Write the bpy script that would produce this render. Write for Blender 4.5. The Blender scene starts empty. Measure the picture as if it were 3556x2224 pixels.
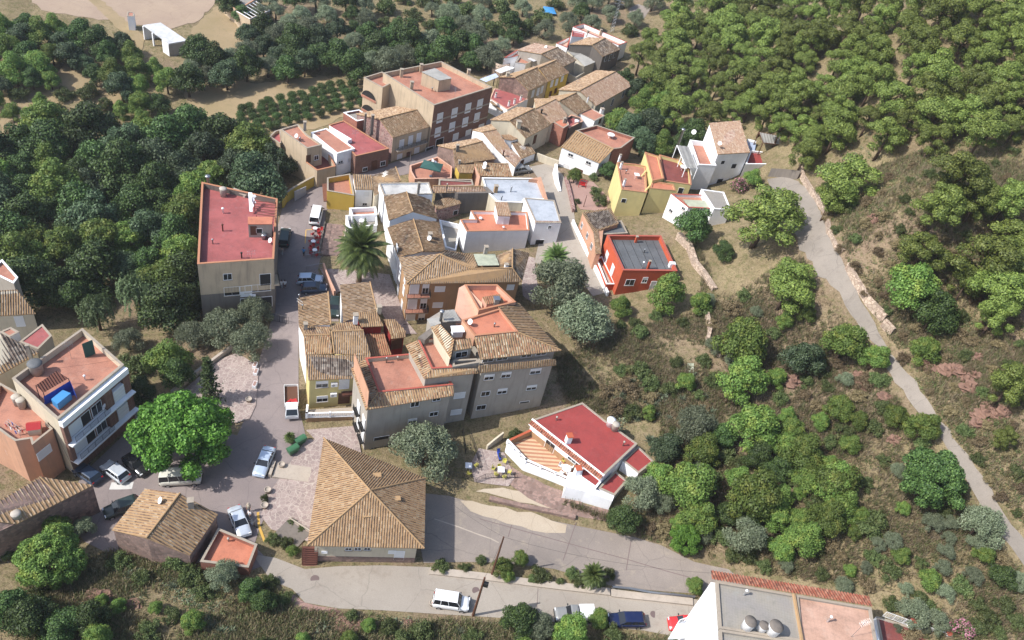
import bpy, math, random
import numpy as np
from mathutils import Vector, geometry
rng = random.Random(7); nrs = np.random.RandomState(11)
scene = bpy.context.scene
# ---------------------------------------------------------------- camera (f in photo pixels; nadir vanishing point gives tilt and roll)
W0, H0 = 3556, 2224
fpx = 1900*1.4706; cx, cy = 1778.0, 1112.0
_d = np.array([700-1209., 2800-756.]); _L = float(np.hypot(*_d)); _n = _d/_L
TH = math.atan(1900/_L)
CF = np.array([0, math.cos(TH), -math.sin(TH)]); CD = np.array([0, -math.sin(TH), -math.cos(TH)]); CX = np.array([1., 0, 0])
_m = np.array([_n[1], -_n[0]])
CR = _m[0]*CX+_n[0]*CD; CU = -(_m[1]*CX+_n[1]*CD); CC = np.array([0, 0, 88.0])
cam_d = bpy.data.cameras.new('camera'); cam = bpy.data.objects.new('camera', cam_d); scene.collection.objects.link(cam)
from mathutils import Matrix
cam.matrix_world = Matrix(((CR[0], CU[0], -CF[0], CC[0]), (CR[1], CU[1], -CF[1], CC[1]), (CR[2], CU[2], -CF[2], CC[2]), (0, 0, 0, 1)))
cam_d.sensor_width = 36; cam_d.lens = 36*fpx/W0; cam_d.clip_end = 5000; cam_d.clip_start = 0.5
scene.camera = cam
# ---------------------------------------------------------------- light
SAZ, SEL = math.radians(25), math.radians(46)
w = bpy.data.worlds.new('World'); scene.world = w; w.use_nodes = True
nt = w.node_tree; bg = nt.nodes['Background']; sky = nt.nodes.new('ShaderNodeTexSky')
sky.sky_type = 'NISHITA'; sky.sun_disc = False; sky.sun_elevation = SEL; sky.sun_rotation = math.atan2(-math.cos(SAZ), -math.sin(SAZ))
sky.altitude = 300; sky.air_density = 1.0; sky.dust_density = 2.0
nt.links.new(sky.outputs[0], bg.inputs[0]); bg.inputs[1].default_value = 0.15
sd = bpy.data.lights.new('sun', 'SUN'); sd.energy = 3.8; sd.angle = math.radians(0.5); sd.color = (1, .97, .93)
so = bpy.data.objects.new('sun', sd); scene.collection.objects.link(so)
so.rotation_euler = Vector((math.cos(SAZ)*math.cos(SEL), math.sin(SAZ)*math.cos(SEL), -math.sin(SEL))).to_track_quat('-Z', 'Y').to_euler()
so.location = (-80, -30, 120)
scene.view_settings.view_transform = 'Standard'; scene.view_settings.look = 'None'
scene.view_settings.exposure = 0.62; scene.view_settings.gamma = 1
scene.cycles.max_bounces = 5; scene.cycles.diffuse_bounces = 3; scene.cycles.transparent_max_bounces = 8
# ---------------------------------------------------------------- photo crops -> native photo pixels -> world
def crop(x0, y0, s): return lambda x, y: (x0+x*s, y0+y*s)
A1 = crop(0, 0, .4961); A2 = crop(880, 0, .4961); A3 = crop(1660, 0, .4961); A4 = crop(2600, 0, .4961); A5 = crop(0, 600, .4961)
A6 = crop(640, 550, .4961); A7 = crop(1300, 550, .3857); A8 = crop(1850, 380, .4961)
B1 = crop(0, 950, .5291); B2 = crop(0, 1550, .4458); B3 = crop(800, 950, .43); B4 = crop(1200, 950, .4299); B5 = crop(1700, 1350, .3307)
B6 = crop(850, 1500, .4789); B7 = crop(1500, 1700, .4136); B8 = crop(2300, 1700, .5194); FF = crop(0, 0, 1.4706)
C1 = crop(950, 650, .26455); C2 = crop(820, 1650, .19841); C3 = crop(1560, 1440, .19841); C4 = crop(1440, 2000, .13228); C5 = crop(0, 1380, .21169)
C6 = crop(2250, 400, .2381); C7 = crop(1640, 150, .24476); C8 = crop(2380, 1980, .2895)
D1 = crop(2050, 900, .36374); D2 = crop(2600, 550, .42986); D3 = crop(2600, 1150, .46295); D4 = crop(2050, 1150, .5291)
def ray(p):
    v = CF*fpx+(p[0]-cx)*CR-(p[1]-cy)*CU
    return v/np.linalg.norm(v)
def P(p, z):
    r = ray(p); return CC+r*(z-CC[2])/r[2]
# ---------------------------------------------------------------- terrain height from control points (full-view pixel x, y, height)
CTL = [(690,980,0),(650,1330,.2),(900,1380,.5),(1060,1415,.8),(1300,1440,1.5),(1560,1470,2.2),(1100,1250,.4),(1300,1280,.8),(1500,1330,1.6),(1650,1375,2.4),
 (700,820,.2),(700,600,1),(720,510,1.5),(770,440,2),(880,400,2.2),(1000,385,2.4),(1130,300,2.8),(1260,220,3.4),(1380,120,4),(860,650,1.5),(930,740,1),
 (300,1130,-2),(400,1040,-2),(200,1160,-2),(480,1140,-1),(560,900,-.5),(470,940,-1.2),(100,900,-4),(330,760,-7),(430,720,-7),(250,600,-8),(100,400,-8),(300,350,-7),
 (700,240,-2),(560,230,-3),(800,150,-2),(250,40,-3),(400,110,-3),(100,180,-5),(600,60,-2),(900,60,0),(1150,60,2),(1300,40,4),(60,40,-3),
 (1300,440,4.3),(1340,560,4.6),(1400,680,4.6),(1470,700,5),(1560,690,6),(1250,650,3),(1240,780,3),(1290,920,2.2),(1180,1010,.8),(1100,1060,.5),(1200,1120,1.2),
 (1500,500,8),(1400,440,5.5),(1590,560,9),(1730,440,11.5),(1640,620,9),(1880,460,13.5),(1960,620,15),(2080,820,17),(2200,1000,17.5),(2330,1200,17),(2410,1330,16),
 (2300,700,25),(2400,420,38),(2250,500,29),(2400,60,58),(2100,60,40),(1800,40,20),(1600,40,9),(1700,200,13),(1560,180,6),(1900,250,23),(2100,300,31),(2000,450,20),(2410,1000,27),(2300,900,24),
 (1700,900,9),(1500,850,4.5),(1850,1150,9),(1600,1200,4),(1450,1050,3),(2000,1400,9),(2300,1450,13),(1700,1300,4),(1900,800,12.5),(2100,1150,14),(1350,1180,1.6),(1300,1110,2.4),
 (1790,390,12.2),(1840,350,13.6),(1760,340,11.8),(1830,310,15),(1720,1480,3),(2050,1490,7.5),(1500,1020,3.2),(1400,950,2.6),
 (900,1490,1.6),(1300,1505,2.2),(600,1450,1),(400,1400,.4),(150,1350,-.5),(100,1500,1.5),(350,1510,2),(20,1200,-2),(250,1260,-1.2)]
_K = np.array([list(P(FF(x, y), z)[:2])+[z] for x, y, z in CTL] +
   [[-330,60,-6],[-330,300,-3],[-250,480,0],[0,560,12],[200,560,60],[400,420,95],[420,150,80],[300,20,45],[100,-80,10],[-100,-80,4],[-300,-80,0]])
def _tps_fit(K, lam=25):
    n = len(K); X = K[:, :2]/100; d = np.linalg.norm(X[:, None]-X[None], axis=2)
    A = np.where(d > 0, d*d*np.log(d+1e-12), 0)+np.eye(n)*lam*1e-3
    Pm = np.c_[np.ones(n), X]; M = np.zeros((n+3, n+3)); M[:n, :n] = A; M[:n, n:] = Pm; M[n:, :n] = Pm.T
    return X, np.linalg.solve(M, np.r_[K[:, 2], 0, 0, 0])
_TX, _TW = _tps_fit(_K)
def tps(x, y):
    q = np.stack([np.ravel(x), np.ravel(y)], 1)/100; out = np.zeros(len(q))
    for i in range(0, len(q), 20000):
        s = q[i:i+20000]; d = np.linalg.norm(s[:, None]-_TX[None], axis=2)
        out[i:i+20000] = np.where(d > 0, d*d*np.log(d+1e-12), 0)@_TW[:-3]+np.c_[np.ones(len(s)), s]@_TW[-3:]
    return out.reshape(np.shape(x))
def _line(a, b, lo, hi, st): return np.r_[np.arange(a, lo, 14), np.arange(lo, hi, st), np.arange(hi, b+1, 14)]
GX = _line(-400, 500, -175, 245, 1.25); GY = _line(-110, 620, 18, 300, 1.25)
_gx, _gy = np.meshgrid(GX, GY); GH = np.clip(tps(_gx, _gy), -12, 110)
GH = GH+0.25*np.sin(_gx*.21+1)*np.sin(_gy*.17)*np.clip((GH-6)/8, 0, 1)+.35*np.sin(_gx*.083)*np.sin(_gy*.11+2)*np.clip((GH-6)/8, 0, 1)
def Ht(x, y):
    x = np.clip(np.asarray(x, float), GX[0], GX[-1]-.01); y = np.clip(np.asarray(y, float), GY[0], GY[-1]-.01)
    i = np.clip(np.searchsorted(GX, x, 'right')-1, 0, len(GX)-2); j = np.clip(np.searchsorted(GY, y, 'right')-1, 0, len(GY)-2)
    u = (x-GX[i])/(GX[i+1]-GX[i]); v = (y-GY[j])/(GY[j+1]-GY[j])
    return (GH[j, i]*(1-u)+GH[j, i+1]*u)*(1-v)+(GH[j+1, i]*(1-u)+GH[j+1, i+1]*u)*v
_T = np.arange(40, 640, .75)
def G(p, off=0.0):
    """ground point (plus off) seen at photo pixel p"""
    r = ray(p); q = CC+_T[:, None]*r; d = q[:, 2]-Ht(q[:, 0], q[:, 1])-off
    k = np.argmax(d < 0) if (d < 0).any() else len(_T)-1
    k = max(k, 1); t = _T[k-1]+(_T[k]-_T[k-1])*d[k-1]/(d[k-1]-d[k]+1e-9)
    return CC+t*r
# ---------------------------------------------------------------- materials
def S(r, g, b, k=1.47):
    f = lambda c: (c/12.92 if c <= .04045 else ((c+.055)/1.055)**2.4)
    l = [f(c/255)/k for c in (r, g, b)]; g_ = .3*l[0]+.55*l[1]+.15*l[2]; return tuple(min(.82, v+(g_-v)*.08) for v in l)+(1,)
def newmat(name):
    m = bpy.data.materials.new(name); m.use_nodes = True; n = m.node_tree
    return m, n, n.nodes['Principled BSDF']
def mix(n, fac, a, b, t='MIX'):
    x = n.nodes.new('ShaderNodeMix'); x.data_type = 'RGBA'; x.blend_type = t
    for s, v in ((x.inputs[0], fac), (x.inputs[6], a), (x.inputs[7], b)):
        if hasattr(v, 'is_output'): n.links.new(v, s)
        else: s.default_value = v
    return x.outputs[2]
def noise(n, scale, detail=3, co='Object', rough=.6, vec=None, sc3=None):
    t = n.nodes.new('ShaderNodeTexNoise'); t.inputs['Scale'].default_value = scale; t.inputs['Detail'].default_value = detail; t.inputs['Roughness'].default_value = rough
    if vec is None:
        c = n.nodes.new('ShaderNodeTexCoord'); vec = c.outputs[co]
    if sc3:
        mp = n.nodes.new('ShaderNodeMapping'); mp.inputs['Scale'].default_value = sc3; n.links.new(vec, mp.inputs[0]); vec = mp.outputs[0]
    n.links.new(vec, t.inputs['Vector']); return t.outputs[0]
def ramp(n, v, stops):
    r = n.nodes.new('ShaderNodeValToRGB'); e = r.color_ramp.elements
    while len(e) < len(stops): e.new(.5)
    for k, (p, c) in zip(e, stops): k.position = p; k.color = c if len(c) == 4 else (*c, 1)
    n.links.new(v, r.inputs[0]); return r.outputs[0]
BL, WH = (0, 0, 0, 1), (1, 1, 1, 1)
def bump(n, b, h, s=.3, d=.05):
    x = n.nodes.new('ShaderNodeBump'); x.inputs['Strength'].default_value = s; x.inputs['Distance'].default_value = d
    n.links.new(h, x.inputs['Height']); n.links.new(x.outputs[0], b.inputs['Normal'])
def scale_c(c, k): return tuple(min(.9, v*k) for v in c[:3])+(1,)
def plain(name, c, rough=.6, metal=0, spec=.4):
    m, n, b = newmat(name); b.inputs['Base Color'].default_value = c; b.inputs['Roughness'].default_value = rough; b.inputs['Metallic'].default_value = metal
    b.inputs['Specular IOR Level'].default_value = spec; return m
def plaster(name, c, dirt=.35, dc=(.16, .14, .12, 1), rough=.9, sc=.5):
    """painted render: patchy fading, vertical streaks, fine grain"""
    m, n, b = newmat(name)
    big = noise(n, sc, 5); fine = noise(n, 9, 4); st = noise(n, 1.0, 5, sc3=(2.2, 2.2, .22))
    c1 = mix(n, ramp(n, big, [(.35, BL), (.7, WH)]), scale_c(c, .9), scale_c(c, 1.06))
    f = n.nodes.new('ShaderNodeMath'); f.operation = 'MULTIPLY'; f.inputs[1].default_value = dirt
    n.links.new(ramp(n, st, [(.5, BL), (.78, WH)]), f.inputs[0])
    c2 = mix(n, f.outputs[0], c1, dc)
    c3 = mix(n, ramp(n, fine, [(.3, (.25, .25, .25, 1)), (.7, BL)]), c2, scale_c(c, .88))
    n.links.new(c3, b.inputs['Base Color']); b.inputs['Roughness'].default_value = rough; b.inputs['Specular IOR Level'].default_value = .2
    bump(n, b, fine, .25, .02); return m
def terrace(name, c, c2=None, tile=.33, dirt=.4):
    """painted / tiled flat roof with puddle stains"""
    m, n, b = newmat(name)
    big = noise(n, .35, 6); fine = noise(n, 6, 4); mid = noise(n, 1.4, 6, rough=.7)
    c2 = scale_c(c2 or c, .86)
    a = mix(n, ramp(n, big, [(.4, BL), (.66, WH)]), c, c2)
    a = mix(n, ramp(n, mid, [(.5, BL), (.7, (dirt*1.25, dirt*1.25, dirt*1.25, 1))]), a, (c[0]*.45+.02, c[1]*.5+.02, c[2]*.5+.02, 1))
    a = mix(n, ramp(n, noise(n, .9, 6, rough=.75), [(.55, BL), (.68, (dirt*.8, dirt*.8, dirt*.8, 1))]), a, (c[0]*.7+.12, c[1]*.9+.12, c[2]*.9+.12, 1))
    a = mix(n, ramp(n, fine, [(.35, (.3, .3, .3, 1)), (.6, BL)]), a, scale_c(c, 1.25))
    br = n.nodes.new('ShaderNodeTexBrick'); br.offset = 0; br.inputs['Scale'].default_value = 1; br.inputs['Brick Width'].default_value = tile; br.inputs['Row Height'].default_value = tile
    br.inputs['Mortar Size'].default_value = .012; br.inputs['Color1'].default_value = BL; br.inputs['Color2'].default_value = BL; br.inputs['Mortar'].default_value = (.35, .35, .35, 1)
    co = n.nodes.new('ShaderNodeTexCoord'); n.links.new(co.outputs['Object'], br.inputs['Vector'])
    a = mix(n, br.outputs[0], a, scale_c(c, .6))
    n.links.new(a, b.inputs['Base Color']); b.inputs['Roughness'].default_value = .75; bump(n, b, fine, .2, .01); return m
def tiles(name, cols, lich=.4):
    """clay barrel tiles: one tone per tile from its own UV cell, lichen and grime in patches"""
    m, n, b = newmat(name)
    uv = n.nodes.new('ShaderNodeUVMap'); fl = n.nodes.new('ShaderNodeVectorMath'); fl.operation = 'FLOOR'; n.links.new(uv.outputs[0], fl.inputs[0])
    wn = n.nodes.new('ShaderNodeTexWhiteNoise'); wn.noise_dimensions = '2D'; n.links.new(fl.outputs[0], wn.inputs['Vector'])
    cols = [tuple((v+((.3*c[0]+.55*c[1]+.15*c[2])-v)*(.3 if 'grey' in name or 'weather' in name else .15))*.92 for v in c[:3])+(1,) for c in cols]
    k = len(cols); a = ramp(n, wn.outputs[0], [(i/(k-1) if k > 1 else 0, c) for i, c in enumerate(cols)])
    big = noise(n, .55, 6, rough=.65); mid = noise(n, 2.6, 5)
    avg = tuple(sum(c[i] for c in cols)/k for i in range(3))+(1,)
    a = mix(n, ramp(n, big, [(.42, BL), (.75, (lich, lich, lich, 1))]), a, scale_c(avg, .45))
    a = mix(n, ramp(n, mid, [(.55, BL), (.75, (.45, .45, .45, 1))]), a, (avg[0]*1.05, avg[1]*1.0, avg[2]*.75, 1))
    pa = noise(n, 1.5, 5, rough=.8)
    a = mix(n, ramp(n, pa, [(.52, BL), (.66, (.6, .6, .6, 1))]), a, (avg[0]*.5, avg[1]*.5, avg[2]*.52, 1)); a = mix(n, ramp(n, pa, [(.34, (.55, .55, .55, 1)), (.46, BL)]), a, (min(.8, avg[0]*1.35), min(.8, avg[1]*1.4), min(.8, avg[2]*1.5), 1))
    # joint between one course of tiles and the next
    sp = n.nodes.new('ShaderNodeSeparateXYZ'); n.links.new(uv.outputs[0], sp.inputs[0])
    fr = n.nodes.new('ShaderNodeMath'); fr.operation = 'FRACT'; n.links.new(sp.outputs[1], fr.inputs[0])
    a = mix(n, ramp(n, fr.outputs[0], [(.0, (.6, .6, .6, 1)), (.1, BL)]), a, scale_c(avg, .3))
    n.links.new(a, b.inputs['Base Color']); b.inputs['Roughness'].default_value = .92; b.inputs['Specular IOR Level'].default_value = .15
    bump(n, b, fr.outputs[0], .5, .04); return m
def stonewall(name, c, mort, sc=2.2, dark=.55):
    m, n, b = newmat(name); co = n.nodes.new('ShaderNodeTexCoord')
    v = n.nodes.new('ShaderNodeTexVoronoi'); v.feature = 'DISTANCE_TO_EDGE'; v.inputs['Scale'].default_value = sc
    v2 = n.nodes.new('ShaderNodeTexVoronoi'); v2.inputs['Scale'].default_value = sc
    for q in (v, v2): n.links.new(co.outputs['Object'], q.inputs['Vector'])
    a = mix(n, v2.outputs['Color'], scale_c(c, dark), scale_c(c, 1.2))
    bw = n.nodes.new('ShaderNodeRGBToBW'); n.links.new(v2.outputs['Color'], bw.inputs[0]); a = mix(n, bw.outputs[0], scale_c(c, dark), scale_c(c, 1.3))
    a = mix(n, ramp(n, v.outputs['Distance'], [(.03, WH), (.09, BL)]), a, mort)
    a = mix(n, ramp(n, noise(n, .5, 5), [(.45, BL), (.75, (.5, .5, .5, 1))]), a, scale_c(c, .5))
    n.links.new(a, b.inputs['Base Color']); b.inputs['Roughness'].default_value = .95; bump(n, b, v.outputs['Distance'], .6, .05); return m
def brick(name, c1, c2, mo):
    m, n, b = newmat(name); co = n.nodes.new('ShaderNodeTexCoord'); mp = n.nodes.new('ShaderNodeMapping'); mp.inputs['Rotation'].default_value = (math.radians(90), 0, 0)
    n.links.new(co.outputs['Object'], mp.inputs[0]); t = n.nodes.new('ShaderNodeTexBrick'); n.links.new(mp.outputs[0], t.inputs['Vector'])
    t.inputs['Scale'].default_value = 1; t.inputs['Brick Width'].default_value = .28; t.inputs['Row Height'].default_value = .1; t.inputs['Mortar Size'].default_value = .012
    t.inputs['Color1'].default_value = c1; t.inputs['Color2'].default_value = c2; t.inputs['Mortar'].default_value = mo
    a = mix(n, ramp(n, noise(n, .6, 6), [(.4, BL), (.75, (.5, .5, .5, 1))]), t.outputs[0], scale_c(c1, .5))
    n.links.new(a, b.inputs['Base Color']); b.inputs['Roughness'].default_value = .9; return m
def corrug(name, c, rough=.55, metal=.0):
    m, n, b = newmat(name); a = mix(n, ramp(n, noise(n, .7, 6), [(.4, BL), (.7, WH)]), c, scale_c(c, .7))
    n.links.new(a, b.inputs['Base Color']); b.inputs['Roughness'].default_value = rough; b.inputs['Metallic'].default_value = metal; return m
M = {}
M['white'] = plaster('white_paint', (.86, .86, .87, 1), .22, (.58, .54, .48, 1)); M['cream'] = plaster('cream_render', S(232, 218, 190), .3)
M['beige'] = plaster('beige_render', S(222, 198, 165), .55); M['cement'] = plaster('cement_render', S(188, 178, 165), .45); M['greywall'] = plaster('grey_render', S(196, 186, 172), .5)
M['yellow'] = plaster('pale_yellow_paint', S(246, 226, 150), .3, (.4, .34, .2, 1)); M['ochre'] = plaster('mustard_paint', S(225, 185, 70), .2, (.3, .22, .08, 1))
M['gold'] = plaster('golden_yellow_paint', S(236, 200, 80), .3, (.3, .22, .08, 1)); M['peach'] = plaster('peach_paint', S(228, 172, 138), .45); M['salmon'] = plaster('salmon_paint', S(246, 190, 160), .3)
M['tanwall'] = plaster('tan_ochre_render', S(198, 155, 112), .45); M['orange'] = plaster('orange_red_paint', S(224, 100, 60), .4, (.22, .08, .05, 1)); M['redwall'] = plaster('red_paint_wall', S(175, 52, 46), .2)
M['darkcem'] = plaster('weathered_dark_cement', S(140, 130, 120), .7, (.07, .065, .06, 1)); M['brownbrick'] = brick('brown_brick', S(150, 98, 80), S(128, 82, 68), S(165, 140, 120))
M['redbrick'] = brick('red_brick', S(190, 105, 75), S(165, 88, 62), S(190, 160, 140)); M['stone'] = stonewall('rubble_stone', S(178, 132, 124), S(205, 180, 165), 2.2)
M['pinkstone'] = stonewall('pink_sandstone', S(170, 138, 124), S(150, 128, 116), 2.2, .5); M['whitestone'] = stonewall('pale_rubble', S(225, 200, 175), S(170, 140, 120), 2)
M['redroof'] = terrace('red_roof_paint', S(188, 98, 94), S(174, 88, 84), 3); M['brightred'] = terrace('bright_red_roof_paint', S(178, 68, 62), S(170, 65, 60), 5, .2)
M['terra'] = terrace('terracotta_tiles', S(206, 140, 112), S(186, 120, 95)); M['orangefl'] = terrace('orange_roof_paint', S(220, 134, 98), S(206, 120, 86), 4, .2); M['pinkfl'] = terrace('pale_pink_tiles', S(222, 176, 150), S(205, 158, 130), .4)
M['greyfl'] = terrace('grey_screed', S(165, 158, 150), S(190, 180, 160), .3); M['bluefl'] = terrace('pale_blue_grey_roof', S(200, 205, 212), S(180, 186, 195), 6, .3); M['felt'] = terrace('grey_felt', S(112, 114, 116), S(100, 102, 104), 1.05)
M['whitefl'] = terrace('white_roof_coat', S(225, 222, 215), S(200, 195, 188), 5, .25); M['darkredfl'] = terrace('dark_red_tiles', S(150, 76, 66), S(130, 64, 58), .4)
M['t_ochre'] = tiles('ochre_barrel_tiles', [S(200, 164, 124), S(174, 134, 100), S(222, 196, 158), S(146, 110, 86), S(190, 150, 112), S(112, 88, 72)], .45)
M['t_old'] = tiles('weathered_shaded_barrel_tiles', [S(178, 146, 110), S(134, 104, 82), S(212, 188, 152), S(98, 76, 62), S(166, 122, 92), S(78, 64, 54), S(150, 128, 92)], .6)  # weathered tones, also darkened: shade of slopes turned from the sun in the colour
M['t_grey'] = tiles('grey_brown_barrel_tiles', [S(176, 152, 130), S(134, 112, 95), S(206, 188, 164), S(104, 86, 74), S(152, 124, 102), S(86, 72, 64)], .5)
M['t_lit'] = tiles('sunlit_barrel_tiles', [S(226, 188, 142), S(206, 164, 118), S(238, 208, 168), S(188, 146, 108), S(170, 130, 98)], .4)  # lighter copy for slopes toward the sun, sunlight put into the tile colour
M['t_pink'] = tiles('pinkish_barrel_tiles', [S(220, 185, 155), S(196, 150, 125), S(232, 205, 180), S(178, 132, 112)], .35)
M['t_red'] = tiles('red_barrel_tiles', [S(212, 122, 84), S(190, 100, 68), S(222, 150, 112), S(150, 92, 70)], .3)
M['t_mix'] = tiles('mixed_barrel_tiles', [S(214, 184, 144), S(178, 118, 86), S(240, 224, 190), S(88, 70, 60), S(200, 130, 96), S(136, 104, 84)], .5)
M['corgrey'] = corrug('grey_corrugated', S(175, 172, 165)); M['corgreen'] = corrug('pale_green_corrugated', S(198, 202, 175)); M['corwhite'] = corrug('white_sheet', S(235, 235, 235)); M['coblue'] = corrug('blue_white_sheet', S(190, 205, 232))
M['cope_red'] = plain('red_coping', S(196, 96, 76), .8); M['cope_conc'] = plaster('concrete_coping', S(190, 175, 155), .4); M['cope_or'] = plain('orange_coping', S(206, 140, 100), .8)
M['ridge'] = plaster('ridge_tile', S(196, 158, 112), .5, sc=2); M['ridge_red'] = plain('red_ridge', S(206, 100, 62), .9)
M['glass'] = plain('window_glass', (.018, .02, .024, 1), .12, 0, .6); M['frame'] = plain('white_frame', (.78, .78, .78, 1), .5); M['shut'] = plain('white_shutter', (.7, .7, .69, 1), .6); M['wood'] = plain('brown_wood', S(110, 70, 48), .7)
M['darkop'] = plain('dark_interior', (.02, .018, .017, 1), .9); M['steel'] = plain('galvanised_steel', S(190, 192, 195), .35, .8); M['iron'] = plain('dark_iron', (.035, .033, .032, 1), .5, .5); M['rust'] = plain('rusty_iron', S(120, 70, 55), .8)
M['fibro'] = plaster('fibre_cement', S(205, 195, 180), .4, sc=1.5); M['plastic_w'] = plain('white_plastic', (.8, .8, .8, 1), .4); M['plastic_y'] = plain('yellow_plastic', S(225, 215, 90), .45)
M['greyplas'] = plain('grey_plastic', (.35, .35, .36, 1), .5); M['greencloth'] = plain('dark_green_cloth', S(55, 100, 92), .9); M['blue_tarp'] = plain('blue_tarpaulin', S(40, 80, 190), .6); M['ltblue'] = plain('light_blue_tarp', S(70, 160, 225), .5)
M['redp'] = plain('red_plastic', S(205, 45, 45), .45); M['greenbin'] = plain('green_plastic', S(70, 125, 85), .45); M['conc'] = plaster('concrete', S(205, 190, 172), .4)
# ---------------------------------------------------------------- mesh building
class MB:
    def __init__(s): s.v = []; s.f = []; s.mi = []; s.uv = []; s.mats = []; s.cur = 0; s.sm = []; s.smooth = False
    def mat(s, m):
        m = M[m] if isinstance(m, str) else m
        if m not in s.mats: s.mats.append(m)
        s.cur = s.mats.index(m); return s
    def face(s, pts, uv=None):
        i = len(s.v); s.v += [tuple(map(float, p)) for p in pts]; s.f.append(tuple(range(i, i+len(pts)))); s.mi.append(s.cur); s.uv.append(uv); s.sm.append(s.smooth)
    def idx(s, vs, fs):
        i = len(s.v); s.v += [tuple(map(float, p)) for p in vs]
        for f in fs: s.f.append(tuple(k+i for k in f)); s.mi.append(s.cur); s.uv.append(None); s.sm.append(s.smooth)
    def prism(s, loop, z0, z1=None, bottom=True, top=True):
        """loop of xyz (top heights) or xy; walls down to z0"""
        L = [np.array([p[0], p[1], p[2] if z1 is None else z1], float) for p in loop]; n = len(L)
        a = sum(L[i][0]*L[(i+1) % n][1]-L[(i+1) % n][0]*L[i][1] for i in range(n))
        if a < 0: L = L[::-1]
        B = [np.array([p[0], p[1], z0]) for p in L]
        s.idx(L+B, [(i+n, (i+1) % n+n, (i+1) % n, i) for i in range(n)]+([tuple(range(n))] if top else [])+([tuple(range(2*n-1, n-1, -1))] if bottom else []))
    def box(s, c, d, rz=0, rx=0, ry=0):
        m = Matrix.Rotation(rz, 3, 'Z')@Matrix.Rotation(ry, 3, 'Y')@Matrix.Rotation(rx, 3, 'X')
        vs = [Vector(c)+m@Vector((x*d[0]/2, y*d[1]/2, z*d[2]/2)) for z in (-1, 1) for x, y in ((-1, -1), (1, -1), (1, 1), (-1, 1))]
        s.idx(vs, [(3, 2, 1, 0), (4, 5, 6, 7), (0, 1, 5, 4), (1, 2, 6, 5), (2, 3, 7, 6), (3, 0, 4, 7)])
    def tube(s, pts, r, n=6, r2=None, cap=True):
        P_ = [Vector(p) for p in pts]; k = len(P_); vs = []
        for i, p in enumerate(P_):
            t = (P_[min(i+1, k-1)]-P_[max(i-1, 0)]).normalized(); a = t.cross(Vector((0, 0, 1)))
            a = a.normalized() if a.length > 1e-3 else Vector((1, 0, 0)); b = t.cross(a)
            rr = r[i] if isinstance(r, (list, tuple)) else (r if r2 is None else r+(r2-r)*i/max(k-1, 1))
            vs += [p+(a*math.cos(2*math.pi*j/n)+b*math.sin(2*math.pi*j/n))*rr for j in range(n)]
        fs = [(i*n+j, i*n+(j+1) % n, (i+1)*n+(j+1) % n, (i+1)*n+j) for i in range(k-1) for j in range(n)]
        if cap: fs += [tuple(range(n-1, -1, -1)), tuple(range((k-1)*n, k*n))]
        s.idx(vs, fs)
    def lathe(s, c, prof, n=14):
        vs = [(c[0]+r*math.cos(2*math.pi*j/n), c[1]+r*math.sin(2*math.pi*j/n), c[2]+z) for r, z in prof for j in range(n)]
        k = len(prof); fs = [(i*n+j, i*n+(j+1) % n, (i+1)*n+(j+1) % n, (i+1)*n+j) for i in range(k-1) for j in range(n)]+[tuple(range((k-1)*n, k*n)), tuple(range(n-1, -1, -1))]
        s.idx(vs, fs)
    def build(s, name, parent=None, mat=None):
        if not s.v: return None
        if mat: s.mats = [M[mat] if isinstance(mat, str) else mat]
        me = bpy.data.meshes.new(name); o = bpy.data.objects.new(name, me)
        off = np.array(root_loc(parent)) if parent else np.array(s.v).mean(0)*[1, 1, 0]+[0, 0, min(p[2] for p in s.v)]
        me.from_pydata([tuple(np.array(p)-off) for p in s.v], [], s.f)
        for m in s.mats: me.materials.append(m)
        me.polygons.foreach_set('material_index', s.mi); me.polygons.foreach_set('use_smooth', s.sm)
        if any(u is not None for u in s.uv):
            ul = me.uv_layers.new(name='UVMap'); flat = []
            for f, u in zip(s.f, s.uv): flat += list(np.ravel(u)) if u is not None else [0.0]*(2*len(f))
            ul.data.foreach_set('uv', flat)
        me.update(); scene.collection.objects.link(o)
        if parent: o.parent = parent
        else: o.location = off
        return o
def root_loc(o):
    l = Vector((0, 0, 0))
    while o: l = l+o.location; o = o.parent
    return l
def thing(name, loc, label, cat, group=None):
    o = bpy.data.objects.new(name, None); scene.collection.objects.link(o); o.location = loc; o.empty_display_size = .5
    return tag(o, label, cat, group)
def tag(o, label, cat, group=None):
    o['label'] = label; o['category'] = cat
    if group: o['group'] = group
    return o
def struct(o, kind='structure'): o['kind'] = kind; return o
def inset(loop, d):
    """move an xy(z) loop inward by d"""
    L = [np.array(p, float) for p in loop]; n = len(L); a = sum(L[i][0]*L[(i+1) % n][1]-L[(i+1) % n][0]*L[i][1] for i in range(n)); sg = 1 if a > 0 else -1; out = []
    for i in range(n):
        p, q, r = L[i-1], L[i], L[(i+1) % n]; e1 = (q-p)[:2]; e2 = (r-q)[:2]; e1 = e1/(np.linalg.norm(e1)+1e-9); e2 = e2/(np.linalg.norm(e2)+1e-9)
        n1 = np.array([-e1[1], e1[0]])*sg; n2 = np.array([-e2[1], e2[0]])*sg; b = n1+n2; l = max(.35, (b@b)/2)
        x = q.copy(); x[:2] += b*d*2/(b@b) if (b@b) > .5 else n1*d
        out.append(x)
    return out
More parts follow.
